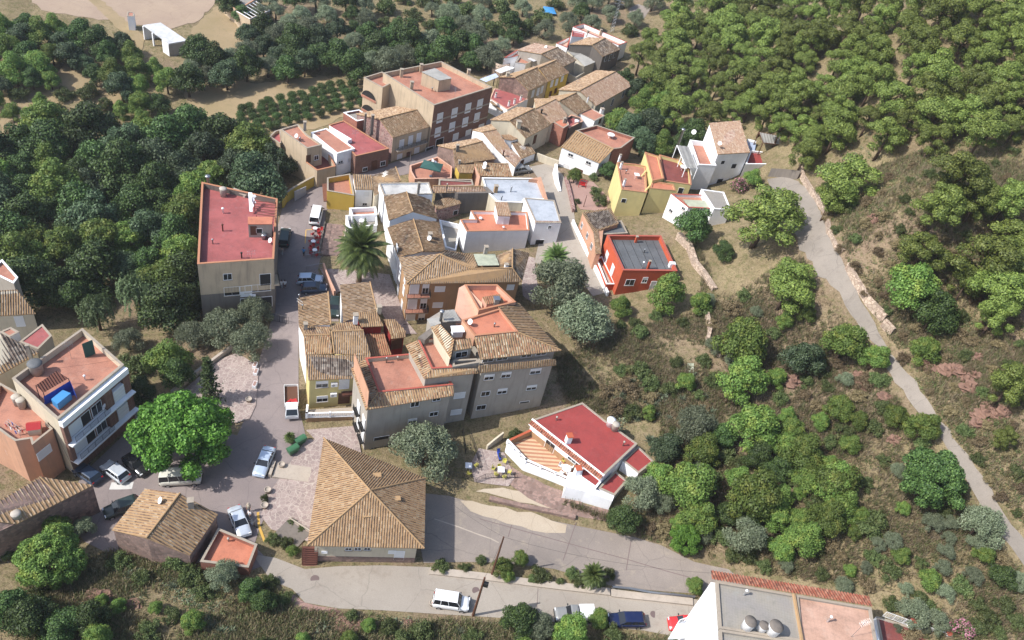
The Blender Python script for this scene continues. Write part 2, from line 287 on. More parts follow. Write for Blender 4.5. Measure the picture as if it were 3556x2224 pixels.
def tile_face(mb, pts, p=.3, amp=.085, flatcor=False, vl=.42):
    """barrel tiles: corrugated columns running down the slope over a convex polygon of 3-D points"""
    L = [np.array(q, float) for q in pts]; c = sum(L)/len(L); nrm = np.zeros(3)
    for i in range(len(L)): nrm += np.cross(L[i]-c, L[(i+1) % len(L)]-c)
    if nrm[2] < 0: nrm = -nrm; L = L[::-1]
    nrm /= np.linalg.norm(nrm); u = np.cross([0, 0, 1], nrm)
    u = u/np.linalg.norm(u) if np.linalg.norm(u) > .02 else np.array([1., 0, 0]); v = np.cross(nrm, u)
    q = [((x-c)@u, (x-c)@v) for x in L]; us = [a for a, _ in q]; u0, u1 = min(us), max(us)
    cols = sorted(set([round(k*p/6, 4) for k in range(int(u0/(p/6)), int(u1/(p/6))+1) if u0 < k*p/6 < u1]+[round(u0+.001, 4), round(u1-.001, 4)]))
    prev = None
    for a in cols:
        hits = []
        for i in range(len(L)):
            (ua, va), (ub, vb) = q[i], q[(i+1) % len(L)]
            if (ua-a)*(ub-a) <= 0 and abs(ua-ub) > 1e-6:
                t = (a-ua)/(ub-ua); hits.append((va+(vb-va)*t, L[i]+(L[(i+1) % len(L)]-L[i])*t))
        if len(hits) < 2: continue
        hits.sort(key=lambda h: h[0]); lo, hi = hits[0], hits[-1]
        h = amp*(max(0, math.sin(2*math.pi*a/p))**.6*1.7-1) if not flatcor else amp*math.sin(2*math.pi*a/p)
        cur = (a, lo[1]+nrm*(h+.02), hi[1]+nrm*(h+.02), lo[0], hi[0])
        if prev:
            um = (prev[0]+a)/2; um = math.floor(um/p)+.5 if not flatcor else math.floor(um/p+.5)+.5
            mb.face([prev[1], cur[1], cur[2], prev[2]], [(um, prev[3]/vl), (um, cur[3]/vl), (um, cur[4]/vl), (um, prev[4]/vl)])
        prev = cur
class Bld:
    all = []
    def __init__(s, name, label, base, cat='house', group=None):
        Bld.all.append(s)
        s.root = thing(name, (float(base[0]), float(base[1]), float(base[2])), label, cat, group); s.E = {}
    def wall(s, loop, mat, z0=None, ins=0., name='wall', top=-.1, lab=None):
        L = inset(loop, ins) if ins else [np.array(p, float) for p in loop]
        if z0 is None: z0 = min(float(Ht(p[0], p[1])) for p in L)-1.2
        mb = MB(); mb.mat(mat); mb.prism([(p[0], p[1], p[2]+top) for p in L], z0, bottom=False); s.E[name] = L; s.L = L; s.z0 = z0
        o = mb.build(name, s.root)
        if lab: o['label'] = lab
        return o
    def roof(s, faces, mat, ridges=(), name='roof', thick=.13, p=.3, amp=.085, rmat='ridge', rr=.11, cor=False, lab=None):
        mb = MB()
        for f in faces:
            mb.mat(mat); tile_face(mb, f, p, amp, cor)
            L = [np.array(q, float) for q in f]; mb.mat('ridge' if not cor else mat); n = len(L)
            lo = [q-[0, 0, thick] for q in L]; up = [q-[0, 0, .03] for q in L]
            mb.face(lo[::-1]); mb.face(up)
            for i in range(n): mb.face([lo[i], lo[(i+1) % n], up[(i+1) % n], up[i]])
        o = mb.build(name, s.root)
        if lab: o['label'] = lab
        if ridges:
            rb = MB(); rb.mat(rmat)
            for a, b in ridges:
                a = np.array(a); b = np.array(b); rb.tube([a+[0, 0, .04], (a+b)/2+[0, 0, .04+rng.uniform(-.015, .015)], b+[0, 0, .04]], rr, 7)
            rb.build('ridge_tiles', o)
        return o
    def flat(s, loop, par, wmat, fmat, cmat='cope_conc', t=.22, z0=None, name='wall', fname='roof', out=.04):
        """flat roof: walls up to parapet top (loop z), floor par below, coping"""
        L = [np.array(p, float) for p in loop]; I = inset(L, t); n = len(L)
        if z0 is None: z0 = min(float(Ht(p[0], p[1])) for p in L)-1.2
        mb = MB(); mb.mat(wmat)
        for i in range(n):
            j = (i+1) % n; a, b, ia, ib = L[i], L[j], I[i], I[j]
            mb.face([(a[0], a[1], z0), (b[0], b[1], z0), b, a]); 
            if par > .02: mb.face([(ia[0], ia[1], ia[2]-par-.1), (ib[0], ib[1], ib[2]-par-.1), ib, ia]); mb.face([a, b, ib, ia])
        mb.build(name, s.root); s.E[name] = L; s.L = L; s.z0 = z0
        if par > .02:
            cb = MB(); cb.mat(cmat); O2 = inset(L, -out); I2 = inset(L, t+.02)
            for i in range(n):
                j = (i+1) % n; u = np.array([0, 0, .055]); d = np.array([0, 0, .003])
                cb.face([O2[i]+u, O2[j]+u, I2[j]+u, I2[i]+u]); cb.face([O2[i]+d, O2[j]+d, O2[j]+u, O2[i]+u]); cb.face([I2[i]+d, I2[j]+d, I2[j]+u, I2[i]+u]); cb.face([O2[i]+d, O2[j]+d, I2[j]+d, I2[i]+d])
            cb.build('coping', s.root)
        fb = MB(); fb.mat(fmat); F = inset(L, t*.5 if par > .02 else -.06)
        fb.prism([(q[0], q[1], q[2]-par) for q in F], min(q[2] for q in F)-par-.15, top=False); tri(fb, [np.array([q[0], q[1], q[2]-par]) for q in F])
        return fb.build(fname, s.root)
    def win(s, i, px, ww=1.0, hh=1.2, kind='win', off=.0, wall='wall', sill=True):
        """window on wall edge i, centred where photo pixel px meets that wall"""
        L = s.E[wall]; a, b = L[i], L[(i+1) % len(L)]; d = (b-a)[:2]; d = d/np.linalg.norm(d); nn = np.array([d[1], -d[0]])
        r = ray(px); 
        if nn@r[:2] > 0: nn = -nn
        t = ((a[:2]-CC[:2])@nn)/(r[:2]@nn); c = CC+t*r; c = c+np.r_[nn*off, 0]
        return winmesh(s.root, c, d, nn, ww, hh, kind, sill)
    def chim(s, p, w=.5, h=1.2, mat='cement', cap='cope_conc', d=None, rz=.4, name='chimney', base=.4):
        d = d or w; mb = MB(); mb.mat(mat); mb.box((p[0], p[1], p[2]+h/2-base/2), (w, d, h+base), rz); mb.mat(cap)
        mb.box((p[0], p[1], p[2]+h+.2), (w*1.25, d*1.25, .08), rz)
        for sx in (-1, 1): mb.box((p[0]+sx*w*.35*math.cos(rz), p[1]+sx*w*.35*math.sin(rz), p[2]+h+.08), (.12, d*.8, .17), rz)
        return mb.build(name, s.root)
    def pipe(s, p, h=1.0, r=.09, mat='steel', name='vent_pipe'):
        mb = MB(); mb.mat(mat); mb.smooth = True; mb.lathe((p[0], p[1], p[2]-.1), [(r, 0), (r, h), (r*1.7, h+.02), (r*1.7, h+.16), (r*.4, h+.26)], 10); return mb.build(name, s.root)
    def aerial(s, p, h=2.6, rz=.5):
        mb = MB(); mb.mat('steel'); p = Vector(p); mb.tube([p-Vector((0, 0, .2)), p+Vector((0, 0, h))], .022, 5); c, sn = math.cos(rz), math.sin(rz)
        for k, hh in enumerate((h-.1, h-.6)):
            a = p+Vector((0, 0, hh)); mb.tube([a-Vector((c, sn, 0))*.6, a+Vector((c, sn, 0))*.6], .014, 4)
            for q in (-.5, -.25, 0, .25, .5): mb.tube([a+Vector((c*q-sn*.25, sn*q+c*.25, 0)), a+Vector((c*q+sn*.25, sn*q-c*.25, 0))], .01, 4)
        return mb.build('television_aerial', s.root)
    def dish(s, p, r=.42, rz=-.6):
        mb = MB(); mb.mat('frame'); mb.smooth = True; p = Vector(p); R_ = Matrix.Rotation(rz, 3, 'Z')@Matrix.Rotation(math.radians(55), 3, 'X'); n = 14; vs = []
        for rr, z in ((.02, -.13), (.5, -.1), (1, 0)): vs += [p+Vector((0, 0, .7))+R_@Vector((r*rr*math.cos(2*math.pi*j/n), r*rr*math.sin(2*math.pi*j/n), z*r*2)) for j in range(n)]
        mb.idx(vs, [(i*n+j, i*n+(j+1) % n, (i+1)*n+(j+1) % n, (i+1)*n+j) for i in range(2) for j in range(n)]); mb.smooth = False
        mb.mat('steel'); mb.tube([p-Vector((0, 0, .1)), p+Vector((0, 0, .62))], .03, 5); mb.tube([p+Vector((0, 0, .6)), p+Vector((0, 0, .7))+R_@Vector((0, 0, .4))], .015, 4)
        return mb.build('satellite_dish', s.root)
    def ac(s, i, px, wall='wall'):
        L = s.E[wall]; a, b = L[i], L[(i+1) % len(L)]; d = (b-a)[:2]; d = d/np.linalg.norm(d); nn = np.array([d[1], -d[0]]); r = ray(px)
        if nn@r[:2] > 0: nn = -nn
        t = ((a[:2]-CC[:2])@nn)/(r[:2]@nn); c = CC+t*r; rz = math.atan2(d[1], d[0]); mb = MB(); mb.mat('frame')
        mb.box((c[0]+nn[0]*.2, c[1]+nn[1]*.2, c[2]), (.85, .34, .62), rz); mb.mat('greyplas'); e = Vector((c[0]+nn[0]*.375, c[1]+nn[1]*.375, c[2])); D_ = Vector((d[0], d[1], 0))
        mb.face([e+D_*(.22*math.cos(k*.524)-.12)+Vector((0, 0, .22*math.sin(k*.524))) for k in range(12)]); return mb.build('air_conditioner', s.root)
def tri(mb, loop):
    ts = geometry.tessellate_polygon([[Vector((p[0], p[1], 0)) for p in loop]])
    for t in ts:
        q = [loop[k] for k in t]
        if (q[1][0]-q[0][0])*(q[2][1]-q[0][1])-(q[2][0]-q[0][0])*(q[1][1]-q[0][1]) < 0: q = q[::-1]
        mb.face(q)
def winmesh(root, c, d, nn, ww, hh, kind='win', sill=True):
    D_ = np.array([d[0], d[1], 0]); N_ = np.array([nn[0], nn[1], 0]); Z_ = np.array([0, 0, 1.]); c = np.array(c)
    def bar(mb, x0, x1, z0, z1, p0, p1):
        vs = [c+D_*x+Z_*z+N_*q for q in (p0, p1) for x, z in ((x0, z0), (x1, z0), (x1, z1), (x0, z1))]
        mb.idx(vs, [(0, 1, 2, 3), (7, 6, 5, 4), (0, 4, 5, 1), (1, 5, 6, 2), (2, 6, 7, 3), (3, 7, 4, 0)])
    x, z = ww/2, hh/2; f = .055; fb = MB()
    if kind == 'shut':
        fb.mat('frame'); bar(fb, -x-f, x+f, -z-f, -z, -.05, .06); bar(fb, -x-f, x+f, z, z+f, -.05, .06); bar(fb, -x-f, -x, -z, z, -.05, .06); bar(fb, x, x+f, -z, z, -.05, .06)
        o = fb.build('window', root); pb = MB(); pb.mat('shut')
        k = max(3, int(hh/.16))
        for q in range(k): bar(pb, -x, x, -z+hh*q/k, -z+hh*(q+.86)/k, -.02, .025)
        pb.build('shutter', o); return o
    if kind in ('door', 'dark', 'gate'):
        fb.mat('frame' if kind == 'dark' else 'wood'); bar(fb, -x-f, x+f, z, z+f, -.05, .05); bar(fb, -x-f, -x, -z, z, -.05, .05); bar(fb, x, x+f, -z, z, -.05, .05)
        o = fb.build('door' if kind != 'dark' else 'opening', root); pb = MB(); pb.mat({'door': 'wood', 'dark': 'darkop', 'gate': 'steel'}[kind]); bar(pb, -x, x, -z, z, -.05, .02)
        if kind == 'door': bar(pb, -x*.7, -x*.1, -z*.8, -z*.1, .02, .035); bar(pb, x*.1, x*.7, -z*.8, -z*.1, .02, .035)
        pb.build('door_leaf' if kind != 'dark' else 'dark_interior', o); return o
    fb.mat('frame'); bar(fb, -x-f, x+f, -z-f, -z, -.05, .05); bar(fb, -x-f, x+f, z, z+f, -.05, .05); bar(fb, -x-f, -x, -z, z, -.05, .05); bar(fb, x, x+f, -z, z, -.05, .05)
    bar(fb, -.022, .022, -z, z, .012, .04); o = fb.build('window', root)
    pb = MB(); pb.mat('glass'); bar(pb, -x, x, -z, z, -.05, .01); pb.build('pane', o)
    if kind == 'half':
        hb = MB(); hb.mat('shut'); bar(hb, -x, x, z*.1, z, .014, .03); hb.build('blind', o)
    if kind == 'bars':
        gb = MB(); gb.mat('iron')
        for q in range(5): bar(gb, -x+ww*(q+.5)/5-.012, -x+ww*(q+.5)/5+.012, -z, z, .08, .1)
        gb.build('window_bars', o)
    if sill:
        sb = MB(); sb.mat('cope_conc'); bar(sb, -x-.15, x+.15, -z-f-.06, -z-f, -.05, .14); sb.build('sill', o)
    return o
# ================================================================ THE GROUND
def ground():
    m, n, b = newmat('hillside_ground')
    co = n.nodes.new('ShaderNodeTexCoord').outputs['Object']
    big = noise(n, .035, 6, vec=co, rough=.62); mid = noise(n, .16, 6, vec=co, rough=.7); fine = noise(n, 1.1, 6, vec=co, rough=.75); vf = noise(n, 4.5, 4, vec=co, rough=.7)
    a = mix(n, ramp(n, mid, [(.4, BL), (.6, WH)]), S(148, 132, 98), S(172, 154, 116))
    a = mix(n, ramp(n, big, [(.5, BL), (.62, (.85, .85, .85, 1))]), a, S(165, 140, 118))
    a = mix(n, ramp(n, fine, [(.5, BL), (.62, (.8, .8, .8, 1))]), a, S(118, 118, 74))
    a = mix(n, ramp(n, fine, [(.3, (.6, .6, .6, 1)), (.42, BL)]), a, S(200, 178, 146))
    a = mix(n, ramp(n, vf, [(.35, (.7, .7, .7, 1)), (.5, BL)]), a, S(92, 76, 58))
    n.links.new(a, b.inputs['Base Color']); b.inputs['Roughness'].default_value = 1; b.inputs['Specular IOR Level'].default_value = .05
    bump(n, b, fine, .9, .35)
    me = bpy.data.meshes.new('hillside'); nx, ny = len(GX), len(GY)
    vs = np.stack([_gx.ravel(), _gy.ravel(), GH.ravel()], 1); k = (np.arange(ny-1)[:, None]*nx+np.arange(nx-1)[None]).ravel()
    fs = np.stack([k, k+1, k+nx+1, k+nx], 1); me.from_pydata(vs.tolist(), [], fs.tolist()); me.materials.append(m)
    me.polygons.foreach_set('use_smooth', [True]*len(fs)); o = bpy.data.objects.new('hillside_ground', me); scene.collection.objects.link(o); struct(o)
ground()
def sheet(name, px, mat, dz, st=1.3, kind='structure', edge=.0, world=None):
    """a sheet draped on the terrain inside a photo outline"""
    L = [G(p) for p in px] if world is None else world
    B = []; n = len(L)
    for i in range(n):
        a, b = np.array(L[i][:2]), np.array(L[(i+1) % n][:2]); k = max(1, int(np.linalg.norm(b-a)/st)); B += [a+(b-a)*t/k for t in range(k)]
    B = np.array(B)
    if edge: B = B+nrs.uniform(-edge, edge, B.shape)
    x0, y0 = B.min(0); x1, y1 = B.max(0); gx, gy = np.meshgrid(np.arange(x0+st/2, x1, st), np.arange(y0+st/2, y1, st)); Q = np.stack([gx.ravel(), gy.ravel()], 1)
    ins = np.zeros(len(Q), bool); j = len(B)-1; dm = np.full(len(Q), 1e9)
    for i in range(len(B)):
        a, c = B[i], B[j]; cr = ((a[1] > Q[:, 1]) != (c[1] > Q[:, 1])) & (Q[:, 0] < (c[0]-a[0])*(Q[:, 1]-a[1])/(c[1]-a[1]+1e-12)+a[0]); ins ^= cr; dm = np.minimum(dm, ((Q-a)**2).sum(1)); j = i
    Q = Q[ins & (dm > (st*.45)**2)]; A = np.r_[B, Q]; nb = len(B)
    r = geometry.delaunay_2d_cdt([Vector(p) for p in A], [(i, (i+1) % nb) for i in range(nb)], [list(range(nb))], 1, 1e-5)
    V_ = np.array([list(p) for p in r[0]]); z = Ht(V_[:, 0], V_[:, 1])+dz; me = bpy.data.meshes.new(name)
    vs = np.c_[V_, z].tolist(); F_ = [tuple(f) for f in r[2]]; F_ = [f if (V_[f[1]]-V_[f[0]])[0]*(V_[f[2]]-V_[f[0]])[1]-(V_[f[1]]-V_[f[0]])[1]*(V_[f[2]]-V_[f[0]])[0] > 0 else f[::-1] for f in F_]
    # skirt down into the ground
    me.from_pydata(vs, [], F_); me.materials.append(M[mat] if isinstance(mat, str) else mat); me.polygons.foreach_set('use_smooth', [True]*len(F_))
    o = bpy.data.objects.new(name, me); scene.collection.objects.link(o)
    if kind: struct(o, kind)
    return o
def asphaltm(name, c, c2, patch):
    m, n, b = newmat(name); co = n.nodes.new('ShaderNodeTexCoord').outputs['Object']; big = noise(n, .12, 6, vec=co); mid = noise(n, .7, 6, vec=co, rough=.7); fine = noise(n, 9, 3, vec=co)
    a = mix(n, ramp(n, big, [(.38, BL), (.64, WH)]), c, c2); a = mix(n, ramp(n, mid, [(.54, BL), (.72, (.6, .6, .6, 1))]), a, patch)
    a = mix(n, ramp(n, fine, [(.3, (.35, .35, .35, 1)), (.6, BL)]), a, scale_c(c, .6))
    v = n.nodes.new('ShaderNodeTexVoronoi'); v.feature = 'DISTANCE_TO_EDGE'; v.inputs['Scale'].default_value = .16
    wv = n.nodes.new('ShaderNodeVectorMath'); wv.operation = 'ADD'; n.links.new(co, wv.inputs[0]); nz = n.nodes.new('ShaderNodeTexNoise'); nz.inputs['Scale'].default_value = .5; n.links.new(co, nz.inputs['Vector']); n.links.new(nz.outputs[1], wv.inputs[1]); n.links.new(wv.outputs[0], v.inputs['Vector'])
    a = mix(n, ramp(n, v.outputs['Distance'], [(.0, (.55, .55, .55, 1)), (.008, BL)]), a, scale_c(c, .55))
    n.links.new(a, b.inputs['Base Color']); b.inputs['Roughness'].default_value = .9; bump(n, b, fine, .2, .01); return m
M['asphalt'] = asphaltm('old_asphalt', S(150, 136, 132), S(168, 152, 146), S(128, 116, 114)); M['track'] = asphaltm('light_concrete_track', S(180, 168, 153), S(192, 180, 164), S(160, 144, 128)); M['hilltrack'] = asphaltm('worn_hill_track', S(152, 142, 130), S(172, 160, 146), S(128, 116, 104))
M['trackdk'] = asphaltm('grey_concrete_track', S(150, 138, 128), S(170, 156, 144), S(192, 176, 154)); M['dirt'] = asphaltm('sandy_dirt', S(204, 184, 156), S(214, 196, 170), S(184, 160, 134)); M['pinkdirt'] = asphaltm('reddish_dirt', S(182, 142, 128), S(196, 160, 145), S(160, 120, 108))
M['field'] = asphaltm('ploughed_field', S(184, 158, 134), S(196, 170, 142), S(170, 142, 118)); M['drygrassland'] = asphaltm('dry_grass_ground', S(184, 158, 118), S(168, 146, 102), S(138, 128, 82))
def pavingm():
    m, n, b = newmat('crazy_paving'); co = n.nodes.new('ShaderNodeTexCoord').outputs['Object']
    v = n.nodes.new('ShaderNodeTexVoronoi'); v.feature = 'DISTANCE_TO_EDGE'; v2 = n.nodes.new('ShaderNodeTexVoronoi')
    for q in (v, v2): q.inputs['Scale'].default_value = 1.9; n.links.new(co, q.inputs['Vector'])
    bw = n.nodes.new('ShaderNodeRGBToBW'); n.links.new(v2.outputs['Color'], bw.inputs[0]); a = mix(n, bw.outputs[0], S(160, 138, 132), S(196, 174, 164))
    a = mix(n, ramp(n, noise(n, .4, 5, vec=co), [(.4, BL), (.7, (.5, .5, .5, 1))]), a, S(150, 132, 124)); a = mix(n, ramp(n, v.outputs['Distance'], [(.02, (.7, .7, .7, 1)), (.06, BL)]), a, S(214, 200, 184))
    n.links.new(a, b.inputs['Base Color']); b.inputs['Roughness'].default_value = .85; bump(n, b, v.outputs['Distance'], .3, .03); return m
M['paving'] = pavingm()
def FP(s): return [FF(*map(float, q.split(','))) for q in s.split()]
sheet('street', FP('150,1210 195,1120 290,1030 330,960 430,990 560,1030 592,960 612,850 640,760 644,640 655,540 672,470 720,440 775,428 800,470 768,500 768,560 750,640 790,700 800,760 705,760 705,960 722,1030 660,1150 612,1250 600,1290 640,1330 560,1360 480,1330 300,1330 200,1280'), 'asphalt', .05)
sheet('village_street', FP('770,432 900,395 1000,360 1130,300 1250,215 1380,110 1400,125 1280,240 1150,330 1020,400 900,425 790,455'), 'asphalt', .05)
sheet('lower_road', FP('596,1310 650,1318 720,1345 800,1338 900,1336 1010,1340 1200,1362 1440,1390 1640,1416 1720,1430 1720,1512 1640,1511 1520,1490 1400,1478 1270,1466 1120,1456 900,1442 800,1438 720,1424 690,1392 640,1372'), 'track', .06)
sheet('concrete_yard', FP('995,1165 1060,1172 1140,1195 1230,1215 1330,1236 1430,1256 1500,1270 1560,1288 1640,1328 1720,1345 1760,1380 1700,1405 1640,1402 1450,1386 1310,1345 1200,1330 1100,1328 1000,1330 985,1250'), 'trackdk', .055)
sheet('sandy_patch', FP('1090,1180 1160,1196 1250,1212 1340,1238 1332,1262 1290,1258 1200,1238 1110,1212'), 'dirt', .066, edge=.25)
sheet('sandy_shelf', FP('1120,1160 1190,1152 1260,1170 1330,1198 1310,1207 1200,1180'), 'dirt', .06, edge=.2)
sheet('hill_track', FP('1812,425 1850,418 1885,428 1912,450 1926,470 1952,538 1973,596 2002,652 2031,710 2062,763 2087,812 2147,886 2213,981 2265,1057 2337,1155 2391,1244 2450,1322 2600,1540 2570,1570 2420,1345 2390,1294 2354,1250 2297,1160 2234,1062 2170,976 2104,888 2065,815 2031,777 1996,725 1978,690 1932,652 1890,590 1870,540 1855,490 1825,450'), 'hilltrack', .09, edge=.2)
sheet('path', FP('1262,620 1275,560 1292,500 1285,440 1250,395 1300,385 1330,415 1352,480 1362,560 1400,620 1440,690 1400,700 1360,650 1310,590 1290,640'), 'track', .06)
sheet('ploughed_field', FP('60,-10 520,-10 470,50 400,70 330,60 280,50 180,40 100,25'), 'field', .06, edge=.5)
sheet('field_path', FP('200,-5 232,-5 300,50 345,90 335,120 300,90 240,30'), 'drygrassland', .09, edge=.3)
sheet('orchard_ground', FP('520,300 430,230 480,180 600,200 760,180 850,210 850,260 760,300 660,320'), 'drygrassland', .06, edge=.5)
sheet('dry_clearing', FP('340,290 380,260 450,280 470,310 420,330 360,320'), 'drygrassland', .07, edge=.4)
sheet('dry_meadow', FP('60,190 150,160 230,180 300,230 280,260 180,240 80,260 0,330 0,240'), 'drygrassland', .06, edge=.6)
sheet('bare_slope', FP('520,10 600,60 560,130 520,160 440,150 430,130 460,60'), 'drygrassland', .06, edge=.5)
sheet('reddish_bank', FP('690,1400 720,1424 800,1440 760,1490 740,1500 690,1500 680,1440'), 'pinkdirt', .05, edge=.3)
sheet('garden_soil', FP('1325,420 1400,430 1440,470 1430,500 1370,495 1345,460'), 'pinkdirt', .05)
sheet('plaza_paving', FP('668,1120 722,1040 770,1040 750,1290 700,1270 640,1252 615,1220 640,1160'), 'paving', .16)
sheet('square_paving', FP('425,930 520,850 560,835 612,868 604,960 590,990 560,1000 520,1000 470,960'), 'paving', .15)
sheet('church_paving', FP('755,636 830,640 920,650 960,760 985,790 930,790 890,720 800,690 790,700'), 'paving', .12)
sheet('forecourt_paving', FP('722,1018 842,1008 856,1095 770,1050 745,1042'), 'paving', .22)
sheet('stone_path', FP('1225,600 1262,610 1270,680 1262,720 1235,700'), 'paving', .06)
sheet('terrace_paving', FP('1130,1060 1190,1070 1215,1130 1200,1150 1120,1140 1110,1100'), 'paving', .12)
# ================================================================ BUILDINGS
def V(c, s, z):
    q = [tuple(map(float, t.split(','))) for t in s.split()]; zz = z if isinstance(z, (list, tuple)) else [z]*len(q)
    return [P(c(*a), h) for a, h in zip(q, zz)]
def base_of(L, dz=0): 
    c = sum(np.array(p) for p in L)/len(L); return (c[0], c[1], float(Ht(c[0], c[1]))+dz)
def barrel(label, p, r, h, cat='water tank', mat='fibro', lid=None, name='water_tank', grp=None):
    t = thing(name, tuple(p), label, cat, grp); mb = MB(); mb.mat(mat); mb.smooth = True; mb.lathe(p, [(r*.86, 0), (r, h*.96), (r*1.03, h), (r*.9, h), (r*.88, h*.9)], 18); mb.build('tank_body', t)
    lb = MB(); lb.mat(lid or mat); lb.smooth = True; lb.lathe((p[0], p[1], p[2]+h), [(r*1.06, .003), (r*1.06, .05), (r*.4, .12), (.03, .14)], 18); lb.build('lid', t); return t
def rail(parent, pts, h=1.0, sp=.16, mat='iron', name='railing', r=.018):
    mb = MB(); mb.mat(mat)
    for a, b in zip(pts[:-1], pts[1:]):
        a = Vector(a); b = Vector(b); d = b-a; k = max(1, int(d.length/sp)); up = Vector((0, 0, h)); mb.tube([a+up, b+up], r*1.5, 4); mb.tube([a+Vector((0, 0, .1)), b+Vector((0, 0, .1))], r, 4)
        for i in range(k+1): mb.tube([a+d*i/k+Vector((0, 0, .05)), a+d*i/k+up], r*(2 if i % 8 == 0 else 1), 4, cap=False)
    return mb.build(name, parent)
# --- 1 the big pyramid-roofed hall
E_ = V(B6, '452,825 1302,845 1312,335 572,45', 5.0); pk = P(B6(908, 425), 8.3)
h = Bld('village_hall', 'large hall under a four sided pyramid of ochre barrel tiles beside the paved square', base_of(E_), 'hall')
h.wall([p for p in E_], 'cream', ins=.75)
h.roof([[E_[i], E_[(i+1) % 4], pk] for i in range(4)], 't_ochre', [(p, pk) for p in E_])
for c_, s_ in (((960, 320), .35), ((1100, 490), .4), ((885, 610), .4)):
    q = P(B6(*c_), 6.6); mb = MB(); mb.mat('ridge'); mb.box(q, (.8, .5, .3), .4); mb.box(q+[0, 0, .2], (.95, .65, .06), .4); mb.build('roof_vent', h.root)
for px, ww, hh, k in (((752, 850), .7, .5, 'win'), ((820, 848), .7, .5, 'win'), ((888, 848), .7, .5, 'win'), ((1120, 897), 1.1, 1.9, 'shut'), ((578, 872), .6, .35, 'shut'), ((1068, 872), .8, .6, 'shut')): h.win(0, B6(*px), ww, hh, k)
L = h.L; mb = MB(); mb.mat('pinkstone'); a, b = L[0], L[1]; d = (b-a)/np.linalg.norm(b-a); nn = np.array([d[1], -d[0], 0]); z0 = float(Ht(a[0], a[1]))
mb.prism([a+nn*.06, b+nn*.06, b+nn*.01, a+nn*.01], z0-1, z0+1.15, bottom=False); mb.build('stone_plinth', h.root)
mb = MB(); mb.mat('rust')
s0 = P(B6(475, 840), 3.0); s1 = P(B6(470, 965), float(Ht(*P(B6(470, 965), .3)[:2])))
for k in range(9):
    q = s0+(s1-s0)*k/8; mb.box(q, (1.6, .3, .05), math.atan2(d[1], d[0]))
for e in (-.85, .85):
    mb.tube([s0+d*e, s1+d*e], .05, 4); mb.tube([s0+d*e+[0, 0, 1], s1+d*e+[0, 0, 1]], .03, 4)
    for k in range(5): q = s0+(s1-s0)*k/4+d*e; mb.tube([q, q+[0, 0, 1]], .025, 4)
mb.build('iron_stair', h.root)
# --- 2 narrow tile roofs by the street and the yellow house
R = V(B3, '545,200 790,150 812,410 553,425', [6.6, 7.6, 7.5, 6.5])
h = Bld('house', 'narrow white house with one ochre tile slope at the kerb of the main street', base_of(R)); h.wall(R, 'white', ins=.12); h.roof([R], 't_old', [(R[1], R[2])])
h.pipe(P(B3(555, 215), 6.7), 1.0); h.pipe(P(B3(583, 285), 6.9), .7)
R = V(B3, '553,425 812,408 825,650 605,655', [6.5, 6.8, 6.3, 6.1]); K = V(B3, '590,502 806,495', 7.0)
h = Bld('house', 'white street house with a sunken dark mottled tile roof behind the yellow house', base_of(R)); h.wall(R, 'white', ins=.12)
h.roof([[R[0], R[1], K[1], K[0]]], 't_ochre'); h.roof([[K[0], K[1], R[2], R[3]]], 't_mix', [(K[0], K[1])]); h.chim(P(B3(608, 445), 6.8), .5, .8)
R = V(B3, '605,655 840,650 818,470 1075,460 1135,664 1110,845 630,860', [6.95, 6.95, 7.7, 7.7, 7.0, 6.2, 6.2])
h = Bld('yellow_house', 'pale yellow two storey house with brown ribbed tile roof and balustraded front terrace', base_of(R)); W_ = [R[0]*1, R[4], V(B3, '1000,828', 6.2)[0], R[6]]
h.wall([R[6], V(B3, '1030,832', 6.2)[0], R[4], R[3], R[2], R[1], R[0]], 'yellow', ins=.15)
h.roof([[R[0], R[4], R[5], R[6]]], 't_grey', p=.3, amp=.06); h.roof([[R[2], R[3], R[4], R[1]]], 't_grey', [(R[2], R[3]), (R[1], R[2])], p=.3, amp=.06)
Q = V(B3, '815,405 1003,390 1075,460 818,470', [7.0, 7.0, 7.7, 7.7]); h.roof([Q], 't_ochre')
for px, ww, hh, k in (((740, 895), 1.5, 1.2, 'half'), ((742, 1013), 1.4, 1.1, 'half'), ((918, 890), 1.3, 2.0, 'shut'), ((918, 1010), 1.5, 2.2, 'door')): h.win(0, B3(*px), ww, hh, k)
h.ac(0, B3(838, 890)); h.ac(0, B3(832, 972))
c = h.E['wall']; a, b = c[0], c[1]; d = (b-a)/np.linalg.norm((b-a)[:2]); d[2] = 0; nn = np.array([d[1], -d[0], 0]); nn = nn if nn@ray(B3(800, 900)) < 0 else -nn
q = P(B3(918, 950), 3.2); mb = MB(); mb.mat('rust'); mb.box(b-d*1.1+nn*.4+[0, 0, -2.9-b[2]+6.0], (1.8, .8, .12), math.atan2(d[1], d[0])); o = mb.build('balcony_slab', h.root)
e0 = b-d*2.0+nn*.8; e1 = b-d*.2+nn*.8; e0[2] = e1[2] = 3.15; rail(o, [e0, e1], .95, .12)
zt = 1.0; T = V(B3, '615,1165 990,1155 985,1085 622,1105', zt); f = Bld('front_terrace', 'raised front terrace with white balustrade below the yellow house', base_of(T), 'terrace')
f.wall(T, 'tanwall', top=0); mb = MB(); mb.mat('conc'); mb.prism(inset(T, -.05), zt-.06, zt+.02); mb.build('terrace_floor', f.root)
mb = MB(); mb.mat('white')
